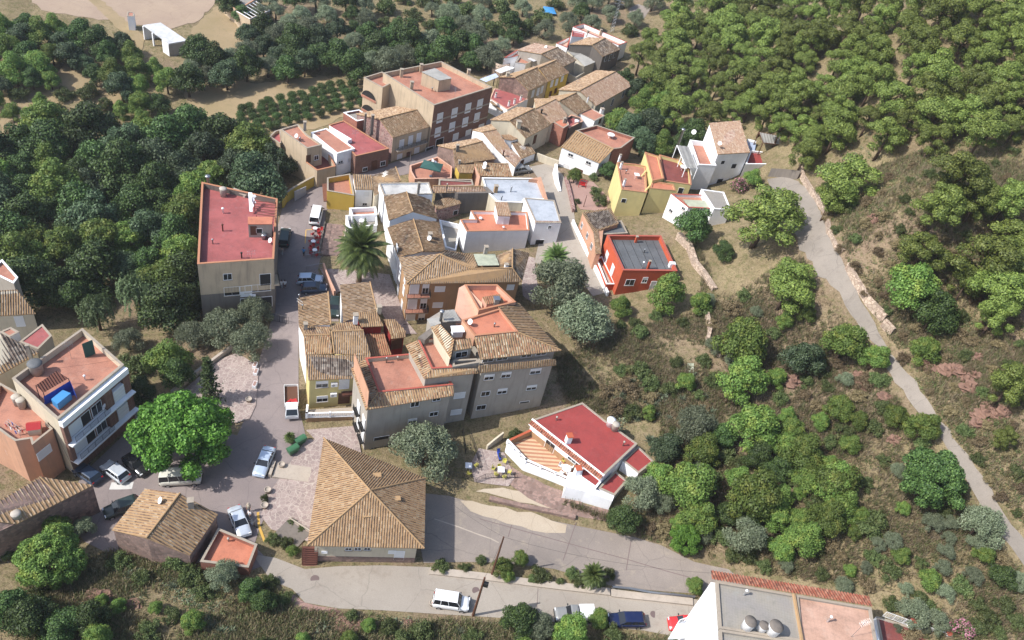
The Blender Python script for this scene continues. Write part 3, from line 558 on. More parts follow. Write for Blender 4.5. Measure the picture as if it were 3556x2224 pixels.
for a, b in ((T[0], T[1]), (T[0], T[3])):
    k = int(np.linalg.norm(b-a)/.22); rz = math.atan2((b-a)[1], (b-a)[0])
    mb.box((a+b)/2+[0, 0, .9], (np.linalg.norm(b-a)+.2, .22, .1), rz); mb.box((a+b)/2+[0, 0, .1], (np.linalg.norm(b-a), .2, .12), rz)
    for i in range(k+1): mb.lathe(a+(b-a)*i/k+[0, 0, .14], [(.05, 0), (.085, .2), (.05, .5), (.07, .7)], 6)
    for i in (0, .5, 1): mb.box(a+(b-a)*i+[0, 0, .52], (.28, .28, 1.06), rz)
mb.build('balustrade', f.root)
# --- 3 red-walled courtyard house
R = V(B3, '990,315 1180,305 1237,425 1062,432', [8.4, 8.4, 7.6, 7.6]); h = Bld('red_house', 'dark red walled courtyard house with tile roofs on two levels between yellow and grey buildings', base_of(R)); h.wall(R, 'redwall', ins=.2)
h.roof([R], 't_ochre'); h.chim(P(B3(1010, 385), 8.0), .6, 1.1, 'white'); h.chim(P(B3(1200, 305), 8.3), .6, .8, 'cream')
Q = V(B3, '1078,492 1240,475 1300,655 1140,672', [6.0, 6.0, 5.3, 5.3]); h.wall(Q, 'redwall', name='side_wall', ins=.05); h.roof([Q], 't_red', name='lower_roof', lab='lower red and cream tiled roof')
Q = V(B3, '1238,370 1330,370 1418,468 1292,488', [7.4, 7.4, 6.9, 6.9]); h.wall(Q, 'redwall', name='rear_wall', ins=.1); h.roof([Q], 't_ochre', name='side_roof')
Q2 = [Q[3], Q[2], V(B3, '1415,515', 6.5)[0], V(B3, '1300,528', 6.5)[0]]; h.roof([Q2], 't_ochre', name='eave_roof')
h.win(2, B3(1340, 570), 1.5, 1.9, 'door', .1, 'rear_wall', False)
# --- 4 white house with a long grey tile roof
R = V(B3, '885,92 1128,68 1182,300 912,392', [6.0, 6.9, 6.9, 6.0]); h = Bld('house', 'low white house with a long grey brown tile roof between street and paved alley', base_of(R)); h.wall(R, 'white', ins=.12); h.roof([R], 't_grey', [(R[1], R[2])])
# --- 5 grey apartment house in three steps
h = Bld('grey_apartment_house', 'long grey rendered block with tile skirts and roof terraces stepping up to the right', base_of(V(B4, '700,900', 4)), 'apartment house')
zf = 8.9
W_ = V(B4, '165,1100 875,985 1075,800 1700,738 1545,420 1240,285 900,420 480,560 160,690 45,765', [zf, zf, zf, 10.6, 10.6, 10.6, 10.6, zf, zf, zf])
Wl = V(B4, '168,1098 872,985', zf)+V(B4, '500,640 50,768', zf); h.wall(Wl, 'greywall', ins=.25, name='wall')
Wm = V(B4, '635,850 1072,800', 11.0)+V(B4, '880,500 490,580', 11.0); h.wall(Wm, 'greywall', ins=.35, name='middle_wall')
Wr = V(B4, '1085,800 1705,735', 11.0)+V(B4, '1420,280 960,370', 11.0); h.wall(Wr, 'greywall', ins=.35, name='right_wall')
i1 = V(B4, '265,962 868,905', zf+.5); o1 = V(B4, '165,1103 876,985', zf); i2 = V(B4, '155,687', zf+.5)[0]; o2 = V(B4, '45,766', zf)[0]
h.roof([[o1[0], o1[1], i1[1], i1[0]]], 't_mix', [(o1[0], i1[0])], name='tile_skirt', p=.34, amp=.07); h.roof([[o1[0], i1[0], i2, o2]], 't_mix', name='tile_skirt', p=.34, amp=.07)
def terr(hh, loop, z, par, wm, fm, cm, nm='terrace'):
    L = [np.array(p, float) for p in loop]; return hh.flat(L, par, wm, fm, cm, t=.2, z0=z, name=nm+'_parapet', fname=nm+'_floor')
terr(h, V(B4, '268,960 868,900 640,640 500,652 160,684', zf+.6), zf-.6, .65, 'cream', 'terra', 'cope_red')
m1 = V(B4, '635,850 1072,805', 11.0); m2 = V(B4, '692,772 1062,768', 11.6); h.roof([[m1[0], m1[1], m2[1], m2[0]]], 't_mix', name='tile_skirt', p=.34, amp=.07)
m3 = V(B4, '485,578', 11.0)[0]; m4 = V(B4, '578,540', 11.6)[0]; h.roof([[m1[0], m2[0], m4, m3]], 't_mix', name='tile_skirt', p=.34, amp=.07)
terr(h, V(B4, '696,770 862,760 735,520 585,535', 11.7), 10.5, .6, 'cream', 'terra', 'cope_red', 'upper_terrace')
Q = V(B4, '690,432 765,408 878,535 848,690', [13.2, 13.9, 13.9, 12.9]); h.wall([Q[0], Q[1], Q[2], Q[3]], 'cream', z0=10, ins=.1, name='attic_wall'); h.roof([[Q[0], Q[1], Q[2], Q[3]]], 't_mix', name='attic_roof', p=.34)
Q = V(B4, '870,540 1015,522 1025,600 865,625', [13.6, 13.6, 13.0, 13.0]); h.wall(Q, 'cement', z0=10, ins=.1, name='dormer_wall'); h.roof([Q], 't_mix', name='dormer_roof', p=.34); h.win(2, B4(935, 655), 1.6, 1.0, 'win', 0, 'dormer_wall')
Q = V(B4, '865,755 1080,720 1060,690 870,700', 11.9); h.flat(Q, .8, 'cement', 'greyfl', z0=10.5, name='loggia_parapet', fname='loggia_floor')
Q = V(B4, '655,365 760,300 880,292 935,400 790,400 700,430', 12.2); h.wall(Q, 'cement', z0=9, name='lean_to_wall', ins=.1)
mb = MB(); mb.mat('corgrey'); 
for f_ in (V(B4, '655,368 760,355 770,405 690,430', [12.2, 12.4, 12.7, 12.5]), V(B4, '765,302 880,292 930,385 800,390', [12.3, 12.3, 12.9, 12.9])): tile_face(mb, f_, .2, .03, True)
mb.build('corrugated_roof', h.root)
h.pipe(P(B4(765, 400), 12.2), 2.2, .2); h.chim(P(B4(900, 480), 12.4), 1.4, .5, 'white', 'white', 1.0)
Q = V(B4, '585,515 690,440 705,480 640,540', [12.2, 12.6, 12.6, 12.2]); mb = MB(); mb.mat('darkcem'); mb.prism(Q, 10.5); mb.build('chimney_hood', h.root)
# right part
e = V(B4, '1090,696 1740,622', 12.3); r_ = V(B4, '1040,515 1390,475', 13.9); bk = V(B4, '1400,235 1215,250', [12.3, 12.6])
h.roof([[e[0], e[1], r_[1], r_[0]]], 't_mix', [(e[1], r_[1])], p=.34, amp=.07); rb_ = V(B4, '1245,285', 13.9)[0]
h.roof([[e[1], bk[0], rb_, r_[1]]], 't_old', name='rear_roof', p=.34, amp=.07); h.roof([[rb_, bk[0], bk[1]]], 't_old', name='rear_roof')
Wt = V(B4, '1092,700 1735,625', 12.3)+V(B4, '1400,240 1200,330', 12.3); h.wall(Wt, 'greywall', z0=10, ins=.45, name='attic_band')
for x, y in ((1150, 702), (1265, 688), (1460, 665), (1580, 648)): h.win(0, B4(x, y), 1.5, .55, 'win', 0, 'attic_band', False)
s1 = V(B4, '1080,803 1705,738', 10.9); s2 = V(B4, '1075,745 1695,690', 11.8); h.roof([[s1[0], s1[1], s2[1], s2[0]]], 't_old', name='tile_skirt', p=.34, amp=.07)
terr(h, V(B4, '1045,505 1392,470 1245,285 940,378', 14.0), 12, .25, 'peach', 'orangefl', 'cope_or', 'roof_terrace')
for x, y, ww, hh, k, wl in ((560, 1057, 1.1, .9, 'win', 'wall'), (540, 1193, 1.1, .9, 'half', 'wall'), (735, 1015, 1.0, .7, 'win', 'wall'), (712, 1135, 1.1, .8, 'win', 'wall'), (290, 1330, 2.0, .6, 'dark', 'wall'),
  (1160, 838, 1.3, 1.0, 'half', 'right_wall'), (1297, 820, 1.3, 1.0, 'half', 'right_wall'), (1535, 790, 1.5, 1.0, 'half', 'right_wall'), (1130, 972, 1.2, .9, 'win', 'right_wall'), (1265, 952, 1.3, 1.0, 'half', 'right_wall'), (1502, 923, 1.4, .9, 'half', 'right_wall'),
  (1095, 1082, 1.3, .9, 'bars', 'right_wall'), (920, 985, 1.5, 1.1, 'shut', 'middle_wall'), (893, 1120, 1.5, 1.0, 'shut', 'middle_wall'), (1038, 1225, 1.5, 2.4, 'dark', 'right_wall'), (1158, 1185, 1.3, 1.0, 'bars', 'right_wall'), (922, 1272, .8, 1.2, 'dark', 'middle_wall'),
  (1345, 1130, 1.5, .35, 'dark', 'right_wall'), (1425, 1118, 1.0, .35, 'dark', 'right_wall'), (1510, 1105, .9, .35, 'dark', 'right_wall'), (1445, 1040, 1.4, .3, 'dark', 'right_wall')): h.win(0, B4(x, y), ww, hh, k, 0, wl, k == 'win' or k == 'half')
# peach side wall of the left part + planters
mb = MB(); a, b = h.E['wall'][0], h.E['wall'][3]; d = (b-a)/np.linalg.norm(b-a); nn = np.array([-d[1], d[0], 0]); nn = nn if nn[0] < 0 else -nn; mb.mat('peach'); mb.prism([a-d*.05+nn*.08, b+nn*.08, b+nn*.005, a-d*.05+nn*.005], h.z0, zf-.2, bottom=False); o = mb.build('side_wall', h.root); o['label'] = 'peach painted side wall with iron balconies'
for k, (fx, zz) in enumerate(((.12, 5.2), (.5, 5.2), (.12, 2.6), (.45, 2.4))):
    q = a+(b-a)*fx+nn*.09; q[2] = zz; winmesh(h.root, q, d[:2], nn[:2], 1.1, 1.7, 'shut', False)
    mb = MB(); mb.mat('iron'); A = q+nn*.5-d*.8-[0, 0, 1.0]; B_ = q+nn*.5+d*.8-[0, 0, 1.0]; mb.box((A+B_)/2-nn*.25, (1.7, .6, .08), math.atan2(d[1], d[0])); ob = mb.build('balcony', h.root); rail(ob, [A, B_], .9, .15)
# 5b pink house behind the grey block
h = Bld('pink_house', 'salmon pink house with sloping side wall and small roof terrace behind the grey block', base_of(V(B4, '1150,200', 8))); zp = 13.4
h.flat(V(B4, '1075,300 1375,232 1225,92 962,92', zp), .9, 'salmon', 'orangefl', 'cope_or'); Q = V(B4, '915,117 962,92 1105,240 1100,330 890,420', [13.2, 13.4, 13.0, 12.2, 12]); h.wall(Q, 'salmon', name='side_wall', top=0)
Q = V(B4, '1105,190 1245,165 1280,225 1140,250', [13.9, 13.9, 13.4, 13.4]); h.wall(Q, 'salmon', z0=12, name='hut_wall'); h.roof([Q], 't_red', name='hut_roof'); h.chim(P(B4(1215, 235), 13.3), .7, .6, 'cement', 'steel')
# --- 6 ochre apartment house with balconies and hipped roof
ze, zr = 9.4, 11.4
P1, P2, P3 = V(A7, '290,1132 1330,1112 1398,856', ze); P4, P5 = V(A7, '1245,815 1243,990', zr-.2); P6 = P(A7(870, 995), zr-.6); P7 = P(A7(590, 865), zr); P8 = P(A7(222, 890), ze); P9 = P(A7(1090, 882), ze+.2); P10 = P(A7(640, 825), ze+.4)
h = Bld('apartment_house', 'ochre three storey apartment house with grey hipped tile roof and corner balconies', base_of([P1, P2, P3, P8]), 'apartment house')
h.wall([P1, P2, P3, P9, P10, P8], 'tanwall', ins=.5)
h.roof([[P1, P7, P6], [P1, P6, P5, P2], [P2, P5, P4, P3], [P1, P8, P7]], 't_grey', [(P1, P7), (P7, P6), (P6, P5), (P5, P2), (P5, P4)], p=.34, amp=.075)
h.roof([[P7, P10, P(A7(892, 868), ze+.5), P(A7(930, 975), zr-.5), P6], [P(A7(1090, 882), ze+.6), P4, P5, P(A7(1125, 972), zr-.45)]], 't_old', name='rear_roof', p=.34)
mb = MB(); mb.mat('corgreen'); tile_face(mb, [p+[0, 0, .12] for p in V(A7, '890,868 1085,868 1125,970 932,975', [ze+.6, ze+.6, zr-.4, zr-.4])], .22, .03, True); mb.build('skylight_sheet', h.root)
h.chim(P(A7(995, 870), 9.9), .55, 1.5, 'cement'); h.chim(P(A7(1185, 985), 11.0), .5, .5, 'white')
for x, y in ((590, 1178), (570, 1322), (550, 1455), (1225, 1162)): h.win(0, A7(x, y), 1.5 if x < 900 else 1.1, 1.0, 'shut', 0, 'wall', False)
c = h.E['wall']; a, b = c[0], c[1]; d = (b-a)/np.linalg.norm(b-a); d[2] = 0; nn = np.array([d[1], -d[0], 0]); nn = nn if nn[1] < 0 else -nn
for y in (1215, 1350, 1480):
    r = ray(A7(380, y)); t = ((a-CC)@nn)/(r@nn); q = CC+t*r; zz = q[2]-.3; mb = MB(); mb.mat('cope_conc'); A = a-d*.25; B_ = a+d*3.3; rz = math.atan2(d[1], d[0])
    m_ = (A+B_)/2; m_[2] = zz; mb.box(m_+nn*.45, (3.6, 1.0, .14), rz); ob = mb.build('balcony', h.root); mb = MB(); mb.mat('terra'); mb.box(m_+nn*.45+[0, 0, .08], (3.4, .9, .02), rz); mb.build('balcony_floor', ob)
    e0, e1 = A+nn*.93, B_+nn*.93; e0[2] = e1[2] = zz+.05; e2 = B_.copy(); e2[2] = zz+.05; rail(ob, [e0, e1, e2], .95, .13)
    for xx, ww, k in ((.9, 1.3, 'shut'), (2.6, .9, 'half')):
        qq = a+d*xx; qq[2] = zz+1.2; winmesh(h.root, qq+nn*.02, d[:2], nn[:2], ww, 2.0, k, False)
a, b = c[0], c[5]; d = (b-a)/np.linalg.norm((b-a)[:2]); d[2] = 0; nn = np.array([-d[1], d[0], 0]); nn = nn if nn[0] < 0 else -nn
for xx in (2.5, 6, 9.5):
    for zz in (2.4, 5.4, 7.8): q = a+d*xx+nn*.02; q[2] = zz; winmesh(h.root, q, d[:2], nn[:2], 1.0, 1.6, 'shut', False)
# --- 7 two gabled houses along the alley
def gable(label, c, le, r0, r1, re, zl, zr, zr2, mat, wmat, name='house', ins=.2, m2=None, p=.29, chims=(), z0=None, ridge=True):
    """le: left eave 2 px (near,far), r0/r1 ridge near/far px, re: right eave 2 px"""
    l0, l1 = V(c, le, zl); e0, e1 = V(c, re, zr2); a, b = V(c, r0+' '+r1, zr)
    h = Bld(name, label, base_of([l0, l1, e0, e1])); h.wall([l0, a, e0, e1, b, l1], wmat, ins=ins, z0=z0)
    h.roof([[l0, a, b, l1]], mat, [(a, b)] if ridge else [], p=p); h.roof([[a, e0, e1, b]], m2 or mat, p=p)
    for q, z, w_, hh in chims: h.chim(P(c(*q), z), w_, hh)
    return h
h = gable('white alley house with brown gabled tile roof next to the white roof terrace', A7, '130,560 85,342', '348,480', '290,303', '575,545 500,372', 8.2, 9.5, 8.0, 't_old', 'white', chims=[((395, 300), 9, .4, 1.6)])
for x, y in ((100, 700),): pass
h = gable('white alley house with tan gabled tile roof above the date palm', A7, '215,888 115,622', '440,838', '352,548', '640,835 585,575', 7.6, 8.9, 7.9, 't_old', 'white', chims=[((500, 710), 8.6, .6, .6)]); h.dish(P(A7(490, 750), 8.5), .4)
# --- 8 white roof terrace
R = V(A7, '40,225 490,218 525,325 85,336', 8.3); h = Bld('house', 'white walled house with a flat white coated roof above the alley', base_of(R)); h.flat(R, .25, 'white', 'whitefl', 'cope_conc'); h.pipe(P(A7(395, 320), 8.2), 1.4, .15, 'darkcem')
# --- 9 stone lean-to
R = V(A7, '530,388 735,328 785,405 560,465', [6.6, 6.6, 6.0, 6.0]); h = Bld('stone_outbuilding', 'small rubble stone outbuilding with sagging tile roof in the dark courtyard', base_of(R), 'outbuilding'); h.wall(R, 'stone', ins=.15); h.roof([R], 't_old'); h.win(2, A7(730, 490), .9, .9, 'dark', 0, 'wall', False)
# --- 10 dark cement wall house
R = V(A7, '525,250 975,255 1012,300 512,312', [8.3, 8.3, 7.7, 7.7]); h = Bld('house', 'weathered dark cement house with a narrow strip of tiles along its top', base_of(R)); Q = V(A7, '755,312 1075,308 1012,250 560,250', 7.8); h.wall(Q, 'darkcem'); h.roof([R], 't_pink', [(R[0], R[1])]); h.pipe(P(A7(648, 300), 7.8), 1.6, .08, 'fibro')
R = V(A7, '582,195 885,210 890,245 580,255', 7.6); h = Bld('low_house', 'low house with grey and red patched flat roof behind the tile strip', base_of(R)); h.flat(R, .1, 'cement', 'darkredfl', 'cope_conc')
# --- 11 pale blue-grey flat roofs
R = V(A7, '1010,295 970,176 1462,182 1545,372 1355,365 1335,400 1100,392', 7.6); h = Bld('flat_roofed_house', 'wide pale blue grey flat roofed house with a red parapet on its right', base_of(R)); h.flat(R, .22, 'cream', 'bluefl', 'white')
Q = V(A7, '1392,186 1500,168 1562,372 1540,372 1470,195', 8.1); mb = MB(); mb.mat('peach'); mb.prism(Q, 6.5); mb.build('side_parapet', h.root); h.chim(P(A7(1090, 300), 7.5), .6, 1.1, 'ridge'); h.pipe(P(A7(1228, 298), 7.5), .9, .1); h.pipe(P(A7(1142, 378), 7.5), .8, .1)
R = V(A7, '1452,580 1682,584 1620,380 1352,358', 8.6); h = Bld('white_tower_house', 'bluish white two storey house with flat roof edged by a row of tiles', base_of(R)); h.flat(R, .06, 'white', 'bluefl')
mb = MB(); Q = V(A7, '1445,588 1690,590 1684,566 1450,562', [8.45, 8.45, 8.75, 8.75]); mb.mat('t_pink'); tile_face(mb, Q, .3, .06); mb.build('tile_edge', h.root); h.win(0, A7(1487, 757), 1.5, 1.1, 'dark', 0, 'wall', False); h.win(0, A7(1578, 622), .5, .6, 'win', 0, 'wall', False)
# --- 12 white house with terracotta terrace
zt = 7.5; R = V(A7, '832,660 1395,650 1376,486 1060,478 868,474 912,552 772,552', zt); h = Bld('white_house', 'white house with bare front wall and terracotta roof terrace carrying a tiled stair hut', base_of(R)); h.flat(R, .55, 'white', 'orangefl', 'cope_or')
R = V(A7, '1085,392 1202,395 1234,520 1110,516', [9.4, 9.4, 8.9, 8.9]); h.wall(R, 'white', z0=zt-.6, name='stair_hut_wall', ins=.15); h.roof([R], 't_pink', name='stair_hut_roof'); h.win(2, A7(1185, 575), .9, 1.7, 'shut', 0, 'stair_hut_wall', False); h.pipe(P(A7(955, 555), 6.9), .4, .18, 'white'); h.pipe(P(A7(1160, 640), 6.9), .5, .12, 'white')
Q = V(A7, '600,560 680,590 760,600 770,690 640,700', 4.5); h = Bld('white_yard', 'small white walled back yard left of the white terrace house', base_of(Q), 'yard'); h.flat(V(A7, '585,555 775,600 735,830 640,800', 4.6), .8, 'white', 'greyfl', 'white')
# --- 13 mustard garage, 14 white house, terrace houses by the stair
R = V(A6, '1000,228 1190,262 1160,110 1000,138', 5.6); h = Bld('mustard_house', 'mustard yellow box of a house with a terracotta terrace by the white van', base_of(R)); h.flat(R, 1.0, 'ochre', 'terra', 'cope_conc'); mb = MB(); Q = V(A6, '965,180 1000,175 1000,300 975,300', 3.6); mb.mat('t_red'); mb.prism(Q, 3.45); mb.build('tiled_canopy', h.root)
R = V(A6, '1180,110 1315,117 1322,218 1196,218', [7.0, 7.0, 6.3, 6.3]); h = Bld('house', 'small white house with a neat square of barrel tiles right of the mustard house', base_of(R)); h.wall(R, 'white', ins=.1); h.roof([R], 't_grey', p=.36, amp=.08); h.win(2, A6(1275, 250), .9, .9, 'shut'); h.win(2, A6(1263, 322), .7, .5, 'win')
R = V(A6, '1315,125 1480,62 1515,160 1330,260', [7.2, 7.2, 7.6, 6.6]); h = Bld('house', 'brown tiled house roof slope behind the flat white roof', base_of(R)); h.wall(R, 'cream', ins=.1); h.roof([R], 't_grey', [(R[1], R[2])])
R = V(A6, '1155,350 1340,342 1350,395 1175,405', 4.4); h = Bld('balustraded_terrace', 'white balustraded terrace above the public steps', base_of(R), 'terrace'); h.flat(R, .8, 'white', 'terra', 'white')
R = V(A6, '1130,402 1345,390 1350,470 1150,490', 3.9); h = Bld('white_patio', 'white walled patio with a round table beside the top of the palm', base_of(R), 'patio'); h.flat(R, .9, 'white', 'greyfl', 'white')
# --- 16 big brick block
zt = 12.3; R = V(A2, '1265,738 1672,612 1315,432 908,512', zt); h = Bld('brick_apartment_block', 'big brown brick apartment block with terracotta roof terrace and blank cream side wall', base_of(R), 'apartment block')
h.flat(R, .9, 'beige', 'terra', 'cope_conc', t=.25); c = h.E['wall']; a, b = c[0], c[1]; d = (b-a)/np.linalg.norm(b-a); nn = np.array([d[1], -d[0], 0]); mb = MB(); mb.mat('brownbrick'); mb.prism([a+nn*.06, b+nn*.06, b+nn*.005, a+nn*.005], h.z0, zt-.1, bottom=False)
o = mb.build('brick_facade', h.root); mb = MB(); mb.mat('cope_conc')
for zz in (9.0, 5.9): m_ = (a+b)/2+nn*.08; m_[2] = zz-.3; mb.box(m_, (np.linalg.norm(b-a)-.1, .06, .3), math.atan2(d[1], d[0]))
mb.build('facade_band', h.root)
for x, y in ((1303, 825), (1405, 790), (1500, 757), (1583, 728), (1288, 925), (1388, 888), (1480, 855), (1562, 822), (1412, 965), (1500, 940), (1590, 900)): h.win(0, A2(x, y), 1.4, 2.0, 'shut', .08, 'wall', False)
for x, y in ((1300, 1000), (1230, 1060)): h.win(0, A2(x, y), 2.0, 2.0, 'dark', .08, 'wall', False)
Q = V(A2, '1175,505 1272,478 1392,550 1300,566', [14.2, 14.2, 13.9, 13.9]); h.wall(Q, 'beige', z0=zt-1, name='stair_hut_wall', ins=.1); mb = MB(); mb.mat('corgrey'); tile_face(mb, Q, .25, .03, True); mb.build('stair_hut_roof', h.root)
for x, y, hh in ((1035, 540, 1.5), (1172, 505, 1.5), (1500, 552, 1.8), (1105, 632, 1.6)): h.chim(P(A2(x, y), zt-.9), .6, hh, 'beige')
Q = V(A2, '905,612 910,512 778,540 770,545', 10.8); Q = V(A2, '772,545 905,615 1010,560 900,505', 11.0); h2 = Bld('arched_annex', 'cream annex with two large arched openings joined to the brick block', base_of(Q), 'annex'); h2.flat(Q, .7, 'beige', 'terra', 'cope_conc')
a, b = h2.E['wall'][0], h2.E['wall'][1]; d = (b-a)/np.linalg.norm(b-a); nn = np.array([d[1], -d[0], 0]); nn = nn if nn@ray(A2(830, 650)) < 0 else -nn
for y in (665, 765):
    r = ray(A2(810, y)); t = ((a-CC)@nn)/(r@nn); q = CC+t*r; mb = MB(); mb.mat('darkop'); pts = [q+d*(1.9*math.cos(k*math.pi/12))+[0, 0, 1.7*math.sin(k*math.pi/12)-.9]+nn*.02 for k in range(13)]; mb.face(pts); mb.mat('beige')
    for k in range(12):
        A, B_ = pts[k], pts[k+1]; C_ = A+(A-q)*.08; D_ = B_+(B_-q)*.08; mb.face([A+nn*.05, B_+nn*.05, D_+nn*.05, C_+nn*.05]); mb.face([A, B_, B_+nn*.05, A+nn*.05])
    mb.mat('terra'); mb.box(q+[0, 0, -.85]+nn*.06, (3.8, .12, .5), math.atan2(d[1], d[0])); mb.build('arched_opening', h2.root)
# --- 17 stone gabled house beside it
h = gable('stone gabled house with weathered tile roof and balcony squeezed against the brick block', A2, '885,837 715,797', '0,0', '0,0', '0,0 0,0', 0, 0, 0, 't_lit', 'stone') if False else None
F = V(A2, '975,965 1235,888 1145,770 885,837', [7.6, 7.6, 9.3, 9.3]); Bk = V(A2, '715,797 1000,745', 8.0); h = Bld('house', 'stone gabled house with weathered tile roof and balcony squeezed against the brick block', base_of(F)); h.wall([F[0], F[1], F[2], Bk[1], Bk[0], F[3]], 'stone', ins=.15); h.roof([F], 't_old', [(F[3], F[2])]); h.roof([[F[3], F[2], Bk[1], Bk[0]]], 't_lit')
c = h.E['wall']; a, b = c[0], c[1]; d = (b-a)/np.linalg.norm(b-a); nn = np.array([d[1], -d[0], 0]); nn = nn if nn@ray(A2(1100, 1000)) < 0 else -nn; mb = MB(); mb.mat('beige'); mb.prism([a+nn*.06, b+nn*.06, b+nn*.005, a+nn*.005], h.z0, 7.4, bottom=False); mb.build('facade', h.root)
for x, y in ((1035, 1010), (1098, 982), (1155, 962)): h.win(0, A2(x, y), .95, 1.9, 'shut', .08, 'wall', False)
for x, y, k in ((1020, 1110, 'shut'), (1085, 1095, 'door'), (1140, 1065, 'shut')): h.win(0, A2(x, y), 1.1, 2.0, k, .08, 'wall', False)
q0, q1 = a+d*.8+nn*.8, b-d*.4+nn*.8; q0[2] = q1[2] = 4.6; mb = MB(); mb.mat('conc'); mb.box((q0+q1)/2-nn*.35, (np.linalg.norm(q1-q0), .9, .12), math.atan2(d[1], d[0])); ob = mb.build('balcony', h.root); rail(ob, [q0, q1], .9, .14)
h.chim(P(A2(828, 930), 6.2), .5, 3.6, 'darkcem', name='flue'); h.chim(P(A2(780, 900), 6.4), .35, 3, 'darkcem', name='flue')
R = V(A2, '630,790 740,770 830,830 725,850', 7.4); h = Bld('low_house', 'brick backed lean-to with a cluttered little roof behind the red terrace', base_of(R)); h.flat(R, .4, 'redbrick', 'greyfl', 'white')
# --- 18 red terrace, 19 white narrow house, 20 beige house
R = V(A2, '715,1095 950,1042 632,846 528,876', 6.2); h = Bld('brick_house', 'low brick fronted house with a long flat red painted roof', base_of(R)); h.flat(R, .12, 'brownbrick', 'redroof', 'cope_or'); h.win(0, A2(780, 1185), .9, .7, 'bars', .05); h.win(0, A2(905, 1145), 1.0, .9, 'bars', .05); h.win(0, A2(845, 1160), 1.1, 2.0, 'door', .05)
Q = V(A2, '530,880 690,975 660,985 535,900', 6.9); mb = MB(); mb.mat('white'); mb.prism(Q, 5.9); mb.build('white_parapet', h.root)
R = V(A2, '585,1077 710,1042 512,900 402,930', 6.6); h = Bld('house', 'narrow white fronted house with a plain terracotta roof', base_of(R)); h.flat(R, .1, 'white', 'terra', 'white'); h.win(0, A2(610, 1130), .9, .8, 'half'); h.win(0, A2(675, 1120), .9, .8, 'shut')
R = V(A2, '375,1040 480,1015 372,942 312,872 190,907', 7.8); h = Bld('beige_house', 'tall plain beige house with a blank sunlit side wall at the street bend', base_of(R)); h.flat(R, .25, 'beige', 'terra', 'cope_conc'); h.dish(P(A2(300, 975), 7.7), .4); h.pipe(P(A2(325, 990), 7.6), .7, .12); h.chim(P(A2(360, 900), 7.6), .5, 1.2, 'cement')
R = V(A2, '370,1140 445,1195 575,1165 500,1020 480,1018 378,1042', [5.0, 5.0, 5.0, 5.0, 5.0, 5.0]); h2 = Bld('courtyard', 'sunken courtyard with red floor below the beige house', base_of(R), 'courtyard'); h2.flat(R, 1.4, 'beige', 'darkredfl', 'cope_or'); 
h.win(0, A2(440, 1105), .8, .9, 'win'); h.win(0, A2(385, 1115), .8, 1.6, 'door')
R = V(A2, '115,955 190,908 195,1000 120,1010', 5.6); h = Bld('low_house', 'low beige wing with red roof left of the beige house', base_of(R)); h.flat(V(A2, '112,957 188,1010 190,908 150,920', 5.5), .5, 'beige', 'redroof', 'cope_conc')
# --- 21 terrace house with the green parasol
R = V(A2, '1130,1255 1385,1250 1390,1170 1290,1100 1095,1160 1100,1200', 5.6); h = Bld('terrace_house', 'low house whose open red terrace lies in front of the purple stone gable', base_of(R)); h.flat(R, .8, 'peach', 'terra', 'salmon'); zt21 = 4.8
R = V(A2, '1300,1300 1540,1300 1530,1258 1300,1255', 6.4); h = Bld('low_house', 'low house with patched brown and grey flat roof below the parasol terrace', base_of(R)); h.flat(R, .15, 'cement', 'darkredfl', 'cope_conc')
# --- 22 purple stone gabled house
F = V(A2, '1410,1155 1545,1205 1700,1112 1605,990 1398,1045', [6.8, 6.4, 6.8, 8.6, 8.6]); B_ = V(A2, '1285,1018 1560,968', 7.4)
h = Bld('house', 'purple stone gabled house with ochre tile roof beside the parasol terrace', base_of(F)); h.wall([F[0], F[2], F[3], B_[1], B_[0], F[4]], 'pinkstone', ins=.15); h.roof([[F[4], F[0], F[2], F[3]]], 't_ochre', [(F[4], F[3])]); h.roof([[F[4], F[3], B_[1], B_[0]]], 't_lit'); h.chim(P(A2(1425, 1060), 8.2), .5, 1.2, 'darkcem'); h.chim(P(A2(1440, 1150), 6.8), .4, .6, 'cement')
R = V(A2, '1412,1155 1550,1150 1538,1212 1440,1210', [6.9, 6.9, 6.2, 6.2]); h = Bld('outbuilding', 'small yellow outbuilding with one tile slope leaning on the purple gable', base_of(R), 'outbuilding'); h.wall(R, 'gold', ins=.1); h.roof([R], 't_ochre')
R = V(A2, '1545,1145 1785,1150 1812,1240 1585,1232', [7.4, 7.4, 6.5, 6.5]); h = Bld('house', 'pinkish house with one broad slope of tiles behind the pale blue flat roof', base_of(R)); h.wall(R, 'salmon', ins=.12); h.roof([R], 't_mix', [(R[0], R[1])], p=.32); h.dish(P(A2(1612, 1190), 7), .4)
# --- 23 white stepped house
h = gable('tall white gable ended house with tan tiles stepping down towards the lane', C7, '0,1232 270,1150', '145,1265', '330,1225', '350,1225 350,1225', 7.8, 8.8, 8.6, 't_lit', 'white') if False else None
T_ = V(C7, '145,1265 345,1228 420,1330 530,1490 700,1640 610,1760 340,1500', [8.8, 8.8, 8.2, 7.2, 6.2, 5.9, 7.2])
h = Bld('white_gable_house', 'white house with one long tan tile slope stepping down towards the lane', base_of(T_)); K = V(C7, '0,1232 265,1150 520,1180 345,1228 145,1265', [7.9, 7.9, 8.5, 8.8, 8.8])
h.wall([T_[0], T_[2]*0+T_[6], T_[5], T_[4], T_[3], T_[1], K[1], K[0]], 'white', ins=.08); h.roof([[T_[0], T_[1], T_[3], T_[6]], [T_[6], T_[3], T_[4], T_[5]]], 't_pink', [(T_[0], T_[1])]); h.roof([[K[0], K[1], K[3], K[4]]], 't_lit'); h.pipe(P(A3(175, 1090), 6.8), 1.0, .12, 'rust')
